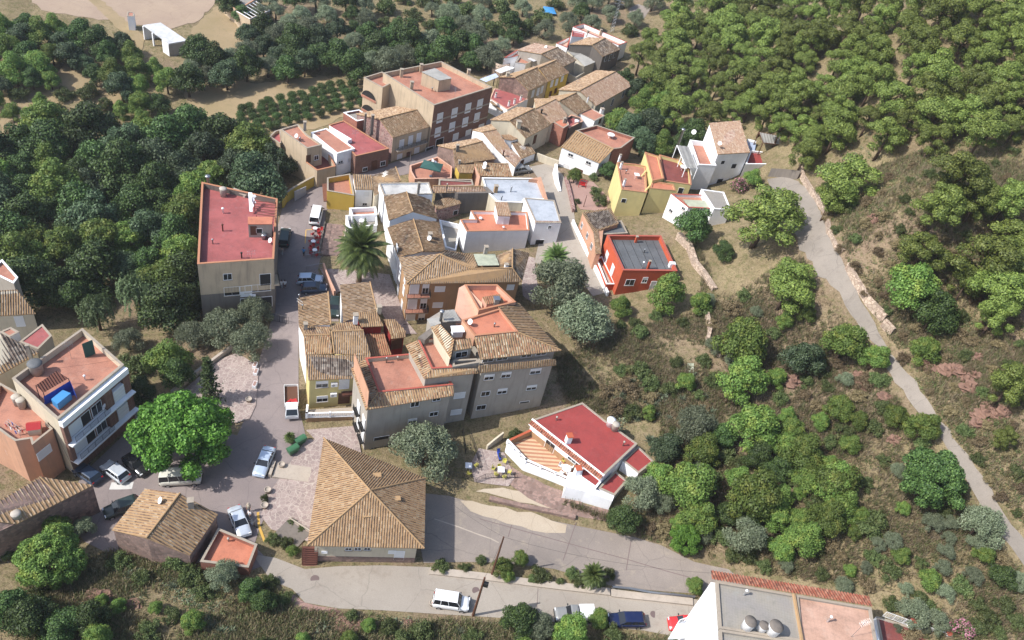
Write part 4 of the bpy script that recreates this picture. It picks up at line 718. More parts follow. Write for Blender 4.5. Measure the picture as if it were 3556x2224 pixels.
R = V(C7, '555,1410 755,1370 900,1560 700,1640', [6.4, 6.4, 5.4, 5.4]); h = Bld('house', 'small white house with brown tile roof and wooden door at the head of the lane', base_of(R)); h.wall(R, 'white', ins=.1); h.roof([R], 't_old'); h.win(2, A3(305, 1150), .9, 1.8, 'door', 0, 'wall', False); h.win(2, A3(370, 1125), .8, .8, 'shut')
R = V(C7, '415,1300 690,1290 770,1330 560,1380 440,1360', 7.0); h = Bld('house', 'white house with a shallow pinkish tile roof tucked below the tall gable', base_of(R)); h.wall(R, 'white', ins=.1); h.roof([[R[0], R[1], R[2], R[3]], [R[0], R[3], R[4]]], 't_pink')
# --- 24/25/26 the terrace of gabled houses
def row(label, rear, front, zr, zf, zb, mf, mr, wall, ins=.15, nm='house'):
    """rear: outer-left, outer-right px; ridge left,right ; front left,right eave"""
    B0, B1 = V(C7, rear, zb); r0, r1, f1, f0 = V(C7, front, [zr, zr, zf, zf]); h = Bld(nm, label, base_of([B0, B1, f0, f1])); h.wall([f0, f1, r1, B1, B0, r0], wall, ins=ins)
    h.roof([[r0, r1, f1, f0]], mf, [(r0, r1)]); h.roof([[B0, B1, r1, r0]], mr); return h
h = row('tall cream gabled house with a box chimney and sunlit golden rear tile slope', '255,1087 640,905', '530,1100 885,925 1110,1160 760,1350', 10.0, 8.0, 8.8, 't_old', 't_lit', 'cream'); h.chim(P(C7(650, 1190), 9.2), .8, 1.1, 'cream')
c = h.E['wall']; h.win(0, C7(885, 1370), .9, 2.0, 'door', .02, 'wall', False)
h = row('middle gabled house of the upper terrace with pinkish tiles and a black flue', '880,790 1190,785', '900,935 1190,795 1360,1040 1115,1145', 9.8, 8.0, 8.9, 't_pink', 't_lit', 'cream'); h.pipe(P(C7(975, 1010), 9), 1.0, .16, 'iron')
h = row('upper gabled house with a mossy brown front slope beside the big pale gable', '1080,765 1465,705', '1240,820 1475,708 1690,925 1500,1010', 9.6, 7.6, 8.9, 't_old', 't_lit', 'cream')
h = row('long gabled house with pale pink tiles and a white end wall', '1220,660 1760,385', '1525,677 2035,405 2278,598 1760,890', 10.4, 8.2, 8.9, 't_pink', 't_lit', 'cream', .2, 'long_gabled_house'); c = h.E['wall']
for x, y, k in ((1850, 905, 'win'), (1985, 840, 'win'), (2140, 730, 'win'), (2130, 870, 'half')): h.win(0, C7(x, y), .9, 1.6 if y < 860 else .8, k)
h.chim(P(C7(1635, 820), 9), .2, .9, 'white'); h.aerial(P(C7(1480, 610), 9.8), 2.2)
R = V(C7, '1300,1420 1490,1250 1560,1180 1150,1060 1120,1100 1230,1440', 6.0)
R = V(C7, '1295,1210 1370,1162 1290,1080 1145,1060 1120,1105', 8.0); h = Bld('brick_outhouse', 'red brick lean-to with an orange rusty flat roof and a clay chimney', base_of(R), 'outbuilding'); h.flat(R, .06, 'redbrick', 'orangefl'); h.chim(P(C7(1300, 1130), 8), .5, .9, 'cope_conc')
R = V(C7, '1370,1210 1570,1110 1540,1060 1400,1020 1330,1070', 7.0); h = Bld('pink_terrace', 'little pink roof terrace with a round white tank between the gables', base_of(R), 'terrace'); h.flat(R, .5, 'darkcem', 'redroof', 'salmon'); tk = P(C7(1475, 1150), 6.5); barrel('round white water tank on the little pink terrace', tk, .5, .8, mat='plastic_w')
R = V(C7, '1735,1108 1882,1032 1690,925 1512,1000', 7.4); h = Bld('white_house', 'white sided house with terracotta flat roof and a fat white chimney', base_of(R)); h.flat(R, .06, 'white', 'terra'); h.chim(P(C7(1830, 1000), 7.3), .7, 1.0, 'white'); h.win(0, C7(1810, 1110), .8, 1.2, 'door')
# --- 28 beige and yellow houses of the far row, 29 rear row
h = row('stone gabled house with a beige front and sunlit golden rear slope in the far row', '378,482 890,335', '608,487 925,345 1080,545 800,680', 9.6, 7.8, 8.7, 't_old', 't_lit', 'pinkstone'); c = h.E['wall']; a, b = c[0], c[1]; d = (b-a)/np.linalg.norm(b-a); nn = np.array([d[1], -d[0], 0]); mb = MB(); mb.mat('beige'); mb.prism([a+nn*.05, b+nn*.05, b+nn*.005, a+nn*.005], h.z0, 7.6, bottom=False); mb.build('facade', h.root); h.chim(P(C7(500, 470), 9.1), .7, .6, 'cream')
for x, y in ((855, 720), (930, 690), (985, 660)): h.win(0, C7(x, y), .8, 1.6, 'shut', .06)
h.win(0, C7(1030, 760), .8, 1.2, 'door', .06)
h = row('golden yellow fronted gabled house with balconies in the far row', '900,330 1170,235', '940,358 1190,245 1382,420 1082,545', 9.7, 7.9, 8.8, 't_old', 't_lit', 'gold')
for x, y in ((1128, 575), (1195, 555), (1275, 500)): h.win(0, C7(x, y), .8, 1.6, 'shut', .02)
for x, y in ((1105, 725), (1180, 680)): h.win(0, C7(x, y), .8, 1.4, 'door', .02)
h = row('house with a broad tan roof and grey gable end behind the yellow front', '640,97 880,0', '985,155 1215,58 1482,240 1300,332', 10.0, 8.0, 8.4, 't_grey', 't_pink', 'cement')
R = V(C7, '600,200 720,150 700,105 640,97 470,180 450,215 520,250', 7.4); h = Bld('white_terrace_house', 'white walled terrace with red edging hanging at the back of the far row', base_of(R), 'terrace'); h.flat(V(C7, '450,210 600,195 720,150 640,97', 7.2), .7, 'white', 'terra', 'cope_red')
R = V(C7, '620,270 760,290 930,250 830,200 690,160 600,230', 7.0); h = Bld('roof_terrace', 'cluttered orange roof terrace with white and grey awnings in the far row', base_of(R), 'terrace'); h.flat(V(C7, '610,275 760,300 940,240 690,165', 7.0), .3, 'white', 'terra', 'cope_conc'); mb = MB(); mb.mat('corwhite'); tile_face(mb, V(C7, '780,225 850,200 935,245 870,265', 7.9), .25, .03, True); mb.build('awning', h.root)
t = thing('patio_roof', P(C7(460, 390), 5), 'white corrugated patio roof at the back of the far row', 'canopy'); mb = MB(); mb.mat('corwhite'); tile_face(mb, V(C7, '320,390 490,325 610,352 400,430', [6.2, 6.2, 6.6, 6.6]), .25, .03, True); mb.build('sheet', t); mb = MB(); mb.mat('iron'); [mb.tube([q, q-[0, 0, 6]], .06, 5) for q in V(C7, '330,392 490,330 600,352 400,428', 6.1)]; mb.build('posts', t)
t = thing('patio_roof', P(C7(240, 490), 5), 'pale blue striped sheet canopy beside the brick block', 'canopy'); mb = MB(); mb.mat('coblue'); tile_face(mb, V(C7, '105,515 330,430 375,480 195,555', [5.4, 5.6, 6.0, 5.8]), .3, .04, True); mb.build('sheet', t); mb = MB(); mb.mat('iron'); [mb.tube([q, q-[0, 0, 6]], .06, 5) for q in V(C7, '110,515 330,435 370,478 195,550', 5.4)]; mb.build('posts', t)
mb = MB(); t = thing('round_tank', P(C7(410, 310), 3), 'old open concrete water cistern behind the far row', 'cistern'); q = P(C7(410, 330), 4.5); mb.mat('whitestone'); mb.smooth = True; mb.lathe(q-[0, 0, 4], [(2.0, 0), (2.0, 5.2), (1.7, 5.2), (1.7, 4.4), (.1, 4.4)], 18); mb.build('tank_wall', t)
# --- 30 corrugated house with cream terrace
F = V(C7, '1465,290 1595,332 1780,258 1590,118 1440,190', [7.0, 6.6, 6.6, 7.8, 7.6]); h = Bld('house', 'cream house with grey corrugated sheet roof and notched parapet', base_of(F)); h.wall(F, 'cream', ins=.1); mb = MB(); mb.mat('corgrey'); tile_face(mb, [F[4], F[1], F[2], F[3]], .32, .06, True); mb.build('roof', h.root)
Q = V(C7, '1340,110 1560,110 1600,150 1430,185', 7.6); h.wall(Q, 'cream', ins=.1, name='rear_wall'); mb = MB(); mb.mat('corgrey'); mb.face([p+[0, 0, .05] for p in Q]); mb.build('rear_roof', h.root)
R = V(C7, '1370,440 1475,490 1590,420 1500,300 1380,360', 5.0); h = Bld('courtyard', 'small cream courtyard with red floor between yellow front and corrugated roof', base_of(R), 'courtyard'); h.flat(R, 1.2, 'cream', 'darkredfl', 'cream')
# --- 31 top gabled house, 32 white terrace
F = V(A3, '875,397 1000,345 890,268 800,316', [8.6, 8.6, 10.4, 10.4]); B_ = V(A3, '640,312 770,262', [9.4, 9.4]); h = Bld('house', 'tall gabled house with grey brown tiles and dirty end wall at the village top', base_of(F)); h.wall([F[0], F[1], F[2], B_[1], B_[0], F[3]], 'darkcem', ins=.1); h.roof([F], 't_grey', [(F[3], F[2])]); h.roof([[B_[0], B_[1], F[2], F[3]]], 't_lit')
for x, y in ((895, 410), (925, 405), (955, 385)): h.win(0, A3(x, y), .8, 1.5, 'bars')
R = V(A3, '985,318 1045,297 738,168 665,190', 8.8); h = Bld('white_terrace_house', 'white house with red edged roof terrace at the far end of the village', base_of(R)); h.flat(R, .9, 'white', 'pinkfl', 'cope_red')
Q = V(A3, '655,255 740,262 745,235 660,215', 9.2); h.flat(Q, .2, 'white', 'redroof', 'cope_red', name='rear_wall', fname='rear_roof'); R = V(A3, '545,300 620,330 645,260 560,290', 7); h.flat(V(A3, '548,305 625,335 650,262 600,280', 7.2), .7, 'white', 'pinkfl', 'cope_red', name='side_wall', fname='side_terrace'); h.chim(P(A3(765, 245), 8.2), .5, .8, 'beige'); h.chim(P(A3(855, 240), 8.2), .5, 1, 'beige')
# --- 33 red terrace by the street
R = V(C7, '500,945 610,880 800,790 620,680 360,640 300,650 250,800', 5.8); h = Bld('red_terrace_house', 'low house with a flat red roof and little chimneys opposite the brick block', base_of(R)); h.flat(V(C7, '500,945 795,790 620,680 310,648 250,790', 5.8), .1, 'white', 'redroof', 'salmon')
for x, y in ((330, 770), (515, 890), (595, 860), (685, 810)): h.chim(P(C7(x, y), 5.8), .35, .9, 'white')
Q = V(C7, '245,830 330,805 470,930 420,970', [5.6, 5.6, 5.0, 5.0]); h.roof([Q], 't_ochre', name='tile_edge')
# --- 36 white house with ribbed tile roof
F = V(A3, '580,1028 852,1142 948,1045 682,918', [8.4, 8.4, 9.8, 9.8]); T_ = V(A3, '735,900 830,878 1098,965 992,1035', 9.4); h = Bld('white_house', 'white fronted house with boldly ribbed tile roof and terracotta terrace behind', base_of(F)); h.wall(F, 'white', ins=.2); h.roof([F], 't_ochre', [(F[3], F[2]), (F[1], F[2])], p=.48, amp=.11)
h.flat([F[2]*1, T_[3]*0+P(A3(1000, 1038), 9.4), T_[2], T_[1], P(A3(690, 915), 9.4)], .6, 'redbrick', 'terra', 'cope_conc', name='rear_wall', fname='terrace_floor'); h.win(0, A3(650, 1080), 1.0, 1.0, 'half'); h.win(0, A3(775, 1135), 1.0, 1.0, 'half'); h.win(0, A3(610, 1180), 1.0, 2.0, 'shut'); h.win(0, A3(700, 1215), 1.6, 2.0, 'door')
# --- 37 pale yellow flat-roofed houses
R = V(A8, '622,562 800,585 790,400 720,385 590,372', 12.3); h = Bld('yellow_flats', 'pale yellow stepped house with terracotta roof terraces on the hillside', base_of(R)); h.flat(R, .25, 'yellow', 'terra', 'cope_or'); h.win(0, A8(637, 640), .8, .8, 'dark', 0, 'wall', False)
for x, y in ((603, 362), (613, 415), (635, 535)): h.chim(P(A8(x, y), 12.2), .35, 1.2, 'white')
R = V(A8, '838,500 918,485 880,330 785,300', 13.4); h.flat(R, .2, 'yellow', 'orangefl', 'cope_or', name='middle_wall', fname='middle_roof')
R = V(A8, '822,553 1000,570 985,528 838,502', 12.9); h.flat(R, .1, 'yellow', 'orangefl', 'cope_or', name='front_wall', fname='front_roof')
R = V(A8, '918,500 1110,530 1100,420 1020,355 885,318', 12.6); h.flat(R, .6, 'yellow', 'darkredfl', 'cope_or', name='side_wall', fname='side_terrace'); h.win(0, A8(1035, 570), .9, 1.2, 'dark', 0, 'side_wall', False)
for k in range(5):
    for x0, y0 in ((770, 440), (795, 545)):
        q = P(A8(x0+k*14-10, y0-k*16+10), 12.6); mb = MB(); mb.mat('yellow'); mb.tube([q-[0, 0, 1.2], q+[.5, .2, .1]], .16, 6); mb.build('buttress', h.root)
# --- 38 tall white and blue house
F = V(A8, '1295,315 1522,302 1452,78 1236,96', [15.6, 15.6, 17.0, 17.0]); h = Bld('tall_white_house', 'tall white house with pinkish gold tile roof and bluish shaded front on the hillside', base_of(F)); h.wall(F, 'white', ins=.12); h.roof([F], 't_pink', p=.34, amp=.07)
R = V(A8, '1295,500 1500,490 1470,360 1160,380 1150,500', 13.4); R = V(A8, '1160,388 1285,395 1210,230 1100,215', 13.6); h.flat(R, .9, 'white', 'terra', 'white', name='lower_wall', fname='terrace_floor', z0=8)
for x, y, s_ in ((1330, 372, .8), (1407, 398, 1.1), (1307, 505, 1.3), (1390, 490, .5)): h.win(0, A8(x, y), s_, s_*.9, 'dark', 0, 'wall', False)
Q = V(A8, '1160,390 1290,398 1300,320 1200,330', 13.4); mb = MB(); mb.mat('white'); 
h.pipe(P(A8(1020, 240), 12.4), 3.2, .26, 'steel'); h.dish(P(A8(1120, 180), 12.6), .5)
t = thing('pergola', P(A8(1080, 350), 12), 'grey sheeted pergola on white posts over the red terrace', 'pergola'); Q = V(A8, '1010,252 1092,262 1152,415 1072,405', [14.6, 14.6, 14.2, 14.2]); mb = MB(); mb.mat('corgrey'); tile_face(mb, Q, .9, .03, True); mb.build('roof_sheet', t)
mb = MB(); mb.mat('white'); [mb.tube([q, q-[0, 0, 2.8]], .08, 6) for q in (Q[0], Q[3], (Q[0]+Q[3])/2, Q[1], Q[2])]; mb.tube([Q[0], Q[3]], .07, 5); mb.tube([Q[1], Q[2]], .07, 5); mb.build('posts', t)
# --- 39 small white house below
R = V(A8, '1088,690 1272,700 1210,640 1200,600 968,592 1040,640', 13.2); h = Bld('small_white_house', 'small white house with grey roof and red trim below the tall white house', base_of(R)); h.flat(V(A8, '1088,688 1265,697 1200,600 968,592', 13.2), .5, 'white', 'terra', 'cope_red', z0=6)
R = V(A8, '1268,698 1388,706 1338,582 1178,560', 13.9); h.flat(R, .1, 'white', 'greyfl', 'white', name='rear_wall', fname='rear_roof', z0=6)
mb = MB(); mb.mat('corgreen'); tile_face(mb, V(A8, '1050,632 1205,640 1262,697 1092,682', [13.3, 13.3, 13.1, 13.1]), .22, .03, True); mb.build('corrugated_roof', h.root)
c = h.E['wall']
for x, y, s_ in ((970, 705, .8), (1008, 760, .7), (1058, 690, .7)): h.win(3, A8(x, y), s_, s_*1.2, 'half')
# --- 40 red annex, carport, fence, gate wall
R = V(A8, '1490,385 1662,385 1622,300 1525,290', 13.4); h = Bld('red_roofed_annex', 'low white annex with a bright red flat roof beside the tall white house', base_of(R), 'annex'); h.flat(R, .35, 'white', 'brightred', 'white'); h.win(0, A8(1630, 405), .6, .6, 'win'); mb = MB(); q = P(A8(1530, 225), 13.8); mb.mat('plastic_w'); mb.tube([q-[.9, 0, 0], q+[.9, 0, 0]], .35, 10); mb.mat('coblue'); mb.box(q+[0, -1, -.6], (2, 1.8, .08), 0, .6); mb.build('solar_heater', h.root)
t = thing('carport', P(A8(1680, 260), 13), 'open timber carport with a grey sheet roof at the top of the track', 'carport'); Q = V(A8, '1612,235 1772,252 1735,188 1585,160', [15.8, 15.8, 16.4, 16.4]); mb = MB(); mb.mat('corgrey'); tile_face(mb, Q, .6, .03, True); mb.build('roof_sheet', t); mb = MB(); mb.mat('wood'); [mb.tube([q, [q[0], q[1], float(Ht(q[0], q[1]))-.3]], .1, 5) for q in Q]; [mb.tube([Q[i], Q[(i+1) % 4]], .08, 5) for i in range(4)]; mb.build('posts', t)
def wallrun(name, label, pts, hh, th, mat, cat='wall', cope=None, lean=0, part='wall'):
    """a free-standing wall along ground points, height above ground"""
    t = thing(name, tuple(pts[0]), label, cat); mb = MB(); mb.mat(mat); N_ = []
    for a, b in zip(pts[:-1], pts[1:]):
        a = np.array(a); b = np.array(b); k = max(1, int(np.linalg.norm((b-a)[:2])/2.5)); N_ += [a+(b-a)*i/k for i in range(k)]
    N_.append(np.array(pts[-1])); H_ = hh if isinstance(hh, (list, tuple)) else [hh]*2; off = []
    for i, q in enumerate(N_):
        d = (N_[min(i+1, len(N_)-1)]-N_[max(i-1, 0)])[:2]; d = d/np.linalg.norm(d); off.append(np.array([-d[1], d[0], 0])*th/2)
    zs = [float(Ht(q[0], q[1])) for q in N_]; n = len(N_); tp = [np.array([q[0], q[1], z+H_[0]+(H_[1]-H_[0])*i/max(1, n-1)+(rng.uniform(-.05, .05) if 'stone' in mat else 0)]) for i, (q, z) in enumerate(zip(N_, zs))]
    lo = [np.array([q[0], q[1], z-1]) for q, z in zip(N_, zs)]; vs = [x for i in range(n) for x in (lo[i]+off[i], lo[i]-off[i], tp[i]-off[i], tp[i]+off[i])]
    fs = [(4*i+j, 4*i+(j+1) % 4, 4*i+4+(j+1) % 4, 4*i+4+j) for i in range(n-1) for j in range(4)]+[(0, 1, 2, 3), (4*n-1, 4*n-2, 4*n-3, 4*n-4)]
    mb.idx(vs, fs); mb.build(part, t)
    if cope:
        cb = MB(); cb.mat(cope)
        for i in range(n-1):
            A, B_ = tp[i]+[0, 0, .004], tp[i+1]+[0, 0, .004]; u = [0, 0, .07]; o1, o2 = off[i]*1.25, off[i+1]*1.25; cb.idx([A+o1, A-o1, B_-o2, B_+o2, A+o1+u, A-o1+u, B_-o2+u, B_+o2+u], [(0, 1, 2, 3), (7, 6, 5, 4), (0, 4, 5, 1), (1, 5, 6, 2), (2, 6, 7, 3), (3, 7, 4, 0)])
        cb.build('coping', t)
    t['_tp'] = 0; del t['_tp']; return t, tp
wallrun('cane_fence', 'grey split cane fence closing the head of the hill track', [G(A8(1645, 470)), G(A8(1740, 475)), G(A8(1850, 490))], 1.8, .12, 'darkcem', 'fence', part='panel')
wallrun('retaining_wall', 'pinkish rubble retaining wall on the uphill side of the track below the pines', [G(D2(*q)) for q in ((405, 95), (470, 230), (540, 330), (620, 440), (640, 600), (700, 720), (760, 760))], [1.0, .5], .5, 'whitestone')
wallrun('retaining_wall', 'long low stone retaining wall along the middle of the hill track', [G(D2(*q)) for q in ((790, 880), (850, 1000), (960, 1180), (1085, 1320))], [.9, 1.3], .5, 'whitestone')
wallrun('retaining_wall', 'short stone retaining wall at the lower end of the track bend', [G(D2(*q)) for q in ((1075, 1345), (1150, 1425))], [1.2, 1.2], .5, 'whitestone')
# --- 41 orange house
R = V(A8, '632,1128 1012,1133 897,885 520,880', 10.2); h = Bld('orange_red_house', 'bright orange red cube of a house with grey felt roof inside a parapet', base_of(R)); h.flat(R, .8, 'orange', 'felt', 'cope_red', t=.3)
sb = MB(); sb.mat('iron'); c_ = h.E['wall']
for k in range(1, 7): p0, p1 = c_[0]+(c_[1]-c_[0])*k/7, c_[3]+(c_[2]-c_[3])*k/7; p0 = p0+(p1-p0)*.05-[0, 0, .775]; p1 = p1+(p0-p1)*.05-[0, 0, 0]; p1[2] = p0[2]; sb.tube([p0, p1], .035, 4)
sb.build('roof_seam', h.root)
h.win(0, A8(680, 1212), 1.5, 1.2, 'bars'); h.win(0, A8(785, 1195), .8, 1.1, 'half'); h.win(0, A8(840, 1235), .9, 1.9, 'shut', 0, 'wall', False)
for x, y in ((518, 1030), (558, 1122)): h.win(3, A8(x, y), 1.1, 1.8, 'shut', 0, 'wall', False)
h.pipe(P(A8(765, 1110), 9.5), 1.2, .1, 'white'); h.chim(P(A8(805, 1110), 9.6), .35, 1.3, 'orange'); h.chim(P(A8(720, 925), 9.6), .35, .9, 'orange')
mb = MB(); q = P(A8(975, 1090), 9.9); mb.mat('plastic_w'); mb.box(q, (1.0, .7, .9), .3); mb.build('roof_cabinet', h.root)
R = V(A8, '500,1250 545,1330 582,1320 600,1290 485,1020 455,1060', 6.8); R = V(A8, '515,1225 580,1225 485,1030 445,1050', 6.2); h2 = Bld('orange_balcony', 'narrow orange balcony terrace along the left flank of the orange house', base_of(R), 'terrace'); h2.flat(R, .7, 'orange', 'conc', 'white')
# --- 42 peach house with grey tile roof
F = V(A8, '345,722 545,690 605,800 455,808 480,1010 440,1010', [8.6, 9.2, 8.8, 8.6, 8.4, 8.2]); h = Bld('peach_house', 'peach coloured house with grey brown tile roof beside the concrete lane', base_of(F)); K = V(A8, '460,810 620,780 665,868 480,878', 8.0)
h.wall([F[0], F[1], F[2], P(A8(500, 840), 8.5), F[4], F[5]], 'peach', ins=.1); h.roof([[F[0], F[1], F[2], P(A8(425, 862), 8.5)], [P(A8(425, 862), 8.5), P(A8(458, 850), 8.6), F[4], F[5]]], 't_grey'); h.flat(K, .15, 'darkcem', 'felt', 'cope_conc', name='shed_wall', fname='shed_roof')
for x, y in ((345, 815), (382, 885), (412, 960)): h.win(5, A8(x, y), .8, 1.0, 'win', 0, 'wall')
# --- 43 red-roofed white house
zr = 5.6; R = V(B5, '1195,915 1550,580 1215,340 975,150 450,330', zr); h = Bld('red_roofed_house', 'white bungalow with a large plain red roof and striped tile terrace', base_of(R), 'bungalow'); h.flat(R, .04, 'white', 'brightred'); a, b = R[0], R[4]; d = (b-a)/np.linalg.norm(b-a); nn = np.array([-d[1], d[0], 0]); nn = nn if nn[0] < 0 else -nn
mb = MB(); mb.mat('t_red'); tile_face(mb, [a+nn*.12+[0, 0, .1], b+nn*.12+[0, 0, .1], b+nn*.75+[0, 0, -.2], a+nn*.75+[0, 0, -.2]], .32, .07); mb.mat('white'); mb.box((a+b)/2+[0, 0, .1], (np.linalg.norm(b-a)+.2, .25, .14), math.atan2(d[1], d[0])); mb.prism([a+nn*.1, b+nn*.1, b+nn*.72, a+nn*.72], zr-.45, zr-.3); mb.build('tiled_eave', h.root)
c = h.E['wall']; c.append(c[0]); ie = [i for i in range(5)][4]
h.E['wall'] = h.E['wall'][:5]
for x, y, ww, hh, k in ((635, 600, 1.5, 2.0, 'bars'), (868, 738, 1.3, .9, 'win'), (945, 800, .9, 1.9, 'door')): h.win(4, B5(x, y), ww, hh, k, .02)
mb = MB(); mb.mat('tanwall'); mb.prism([a+nn*.06, b+nn*.06, b+nn*.01, a+nn*.01], 2, 3.6, bottom=False); mb.build('ochre_dado', h.root)
h.chim(P(B5(820, 560), zr), .7, 1.2, 'white', 'ridge_red')
for x, y, r_, hh, l_ in ((1262, 385, .62, 1.1, 'white lidded water tank at the back edge of the bright red roof'), (1308, 432, .52, 1.2, 'beige open topped water tank beside the white lidded one on the red roof')): barrel(l_, P(B5(x, y), zr), r_, hh, mat='fibro' if r_ < .6 else 'plastic_w')
q = V(B5, '870,830 935,935 1120,1048 1215,930 990,780', 4.2); h.flat(V(B5, '945,925 1118,1045 1205,935 980,790', 4.3), .1, 'white', 'brightred', 'white', name='lower_wall', fname='lower_roof'); h.flat(V(B5, '1140,1045 1312,1122 1445,970 1320,868', 4.0), .05, 'white', 'brightred', name='wing_wall', fname='wing_roof')
h.flat(V(B5, '1565,890 1725,765 1560,610 1400,760', 4.8), .05, 'white', 'brightred', name='rear_wall', fname='rear_roof'); h.chim(P(B5(915, 890), 4.3), .7, 1.0, 'white', 'ridge_red')
Q = V(B5, '835,865 945,890 935,930 1110,1050 1315,1120 1255,1275 1010,1215 790,1090 835,1000', 4.2); mb = MB(); mb.mat('white'); mb.prism(V(B5, '835,870 930,900 1115,1060 1310,1128 1290,1180 1000,1080 800,1030', 4.1), 0, bottom=False); mb.build('front_wall', h.root)
# striped terrace
def stripem():
    m, n, b = newmat('striped_terrace_tiles'); co = n.nodes.new('ShaderNodeTexCoord').outputs['Object']; mp = n.nodes.new('ShaderNodeMapping'); mp.inputs['Rotation'].default_value = (0, 0, math.radians(-12)); n.links.new(co, mp.inputs[0]); wv = n.nodes.new('ShaderNodeTexWave'); wv.bands_direction = 'Y'; wv.inputs['Scale'].default_value = .5; n.links.new(mp.outputs[0], wv.inputs[0])
    a = mix(n, ramp(n, wv.outputs[1], [(.45, BL), (.55, WH)]), S(232, 200, 158), S(204, 142, 106)); a = mix(n, ramp(n, noise(n, 2, 5, vec=co), [(.5, BL), (.7, (.3, .3, .3, 1))]), a, S(180, 120, 90)); n.links.new(a, b.inputs['Base Color']); b.inputs['Roughness'].default_value = .6; return m
M['stripe'] = stripem(); zt = 2.6; Q = V(B5, '195,600 370,800 830,1000 960,770 690,600 455,490', zt); h3 = Bld('striped_terrace', 'terrace of orange and cream striped tiles with a low white wall round it', base_of(Q), 'terrace')
mb = MB(); mb.mat('white'); mb.prism(Q, -1.5, bottom=False, top=False); mb.mat('stripe'); tri(mb, Q); mb.build('floor', h3.root)
W_ = V(B5, '185,590 370,790 835,995', zt); mb = MB(); mb.mat('white'); th = .25
for a, b in zip(W_[:-1], W_[1:]):
    d = (b-a)/np.linalg.norm(b-a); nn = np.array([-d[1], d[0], 0])*th/2; mb.prism([a+nn, b+nn, b-nn, a-nn], -1.5, zt+.35, bottom=False); mb.prism([a+nn, b+nn, b-nn, a-nn], zt+.85, zt+1.0); k = 4 if np.linalg.norm(b-a) > 9 else 3
    for i in range(k+1): q = a+(b-a)*i/k; mb.box(q+[0, 0, .6], (.35, .28, .8), math.atan2(d[1], d[0]))
mb.build('parapet', h3.root); a, b = V(B5, '200,590 440,478', zt); d = (b-a)/np.linalg.norm(b-a); nn = np.array([-d[1], d[0], 0])*.13; mb = MB(); mb.mat('tanwall'); mb.prism([a+nn, b+nn, b-nn, a-nn], 0, zt+1.0, bottom=False); mb.mat('ridge_red'); mb.prism([a+nn*1.3, b+nn*1.3, b-nn*1.3, a-nn*1.3], zt+1.004, zt+1.08); mb.build('end_wall', h3.root)
# --- 44 bottom-right block
zb = 14.5; R = V(C8, '330,112 405,705 470,1250 2600,1250 2250,432', zb); h = Bld('white_block', 'large white walled block with orange tile edge and flat roofs in the corner', base_of(R), 'apartment block'); h.wall(V(C8, '330,112 440,1300 2500,1300 2245,432', zb), 'white', top=-.6, z0=-1)
T_ = V(C8, '300,0 2200,312 2250,436 325,108', [zb-.4, zb-.4, zb+.3, zb+.3]); mb = MB(); mb.mat('t_red'); tile_face(mb, T_, .34, .07); mb.build('tile_edge', h.root)
Q = V(C8, '372,135 1300,295 1405,860 410,700', zb+.02); fl = h.flat(Q, .25, 'cement', 'greyfl', 'cope_conc', z0=zb-.5, name='parapet_left', fname='grey_roof'); Q = V(C8, '1330,300 2225,455 2360,1250 1420,1250', zb+.02); h.flat(Q, .25, 'cement', 'pinkfl', 'cope_conc', z0=zb-.5, name='parapet_right', fname='pink_roof'); Q = V(C8, '410,715 1405,870 1450,1300 440,1300', zb+.02); h.flat(Q, .3, 'cement', 'greyfl', 'cope_conc', z0=zb-.5, name='parapet_near', fname='near_roof')
mb = MB(); Q = V(C8, '1290,160 1335,170 1430,1300 1370,1300 1300,300', zb+.02); mb.mat('ridge'); mb.tube([P(C8(1300, 290), zb+.15), P(C8(1400, 860), zb+.15), P(C8(1460, 1300), zb+.15)], .2, 6); mb.build('ridge_wall', h.root)
for x, y, r_, hh, l_ in ((720, 700, .62, 1.5, 'left of the three round grey capped vents on the corner roof'), (898, 725, .5, 1.1, 'smaller middle one of the three round vents on the corner roof'), (1020, 760, .7, 1.6, 'rightmost and fattest of the three round vents on the corner roof')): barrel(l_, P(C8(x, y), zb-.2), r_, hh, 'roof vent', 'white', 'darkcem', 'roof_vent')
q0, q1 = P(C8(1990, 790), zb+.2), P(C8(2230, 500), zb+2.0); h.aerial(P(C8(1990, 800), zb-.2), 3.5)
Q = V(C8, '0,790 80,730 180,800 100,900', 8)
t = thing('balcony_stair', P(C8(60, 760), 6), 'white railed balcony on the left wall of the corner block', 'balcony'); Q = V(B8, '40,1000 100,900 190,870 170,990', 5.5); mb = MB(); mb.mat('white'); mb.prism(Q, 5.3); mb.build('slab', t); rail(t, [Q[0], Q[1], Q[2]], 1.0, .25, 'frame', 'railing', .03)
# terrace with railing lower right
Q = V(B8, '1440,870 1900,1000 1950,1060 1500,1100', 10.5); h = Bld('side_terrace', 'red brown side terrace with white fence and orange posts by the corner block', base_of(Q), 'terrace'); h.flat(V(B8, '1430,850 1500,1200 2000,1200 2050,1040', 10.0), .05, 'white', 'darkredfl'); e = V(B8, '1470,850 1650,915 1880,995 2060,1050', 10.0); rail(h.root, e, 1.1, .14, 'frame', 'railing', .02)
for q in e[1:3]:
    mb = MB(); mb.mat('white'); mb.box(q+[0, 0, .6], (.55, .55, 1.2), .3); mb.mat('cope_red'); mb.box(q+[0, 0, 1.24], (.66, .66, .08), .3); mb.build('post', h.root)
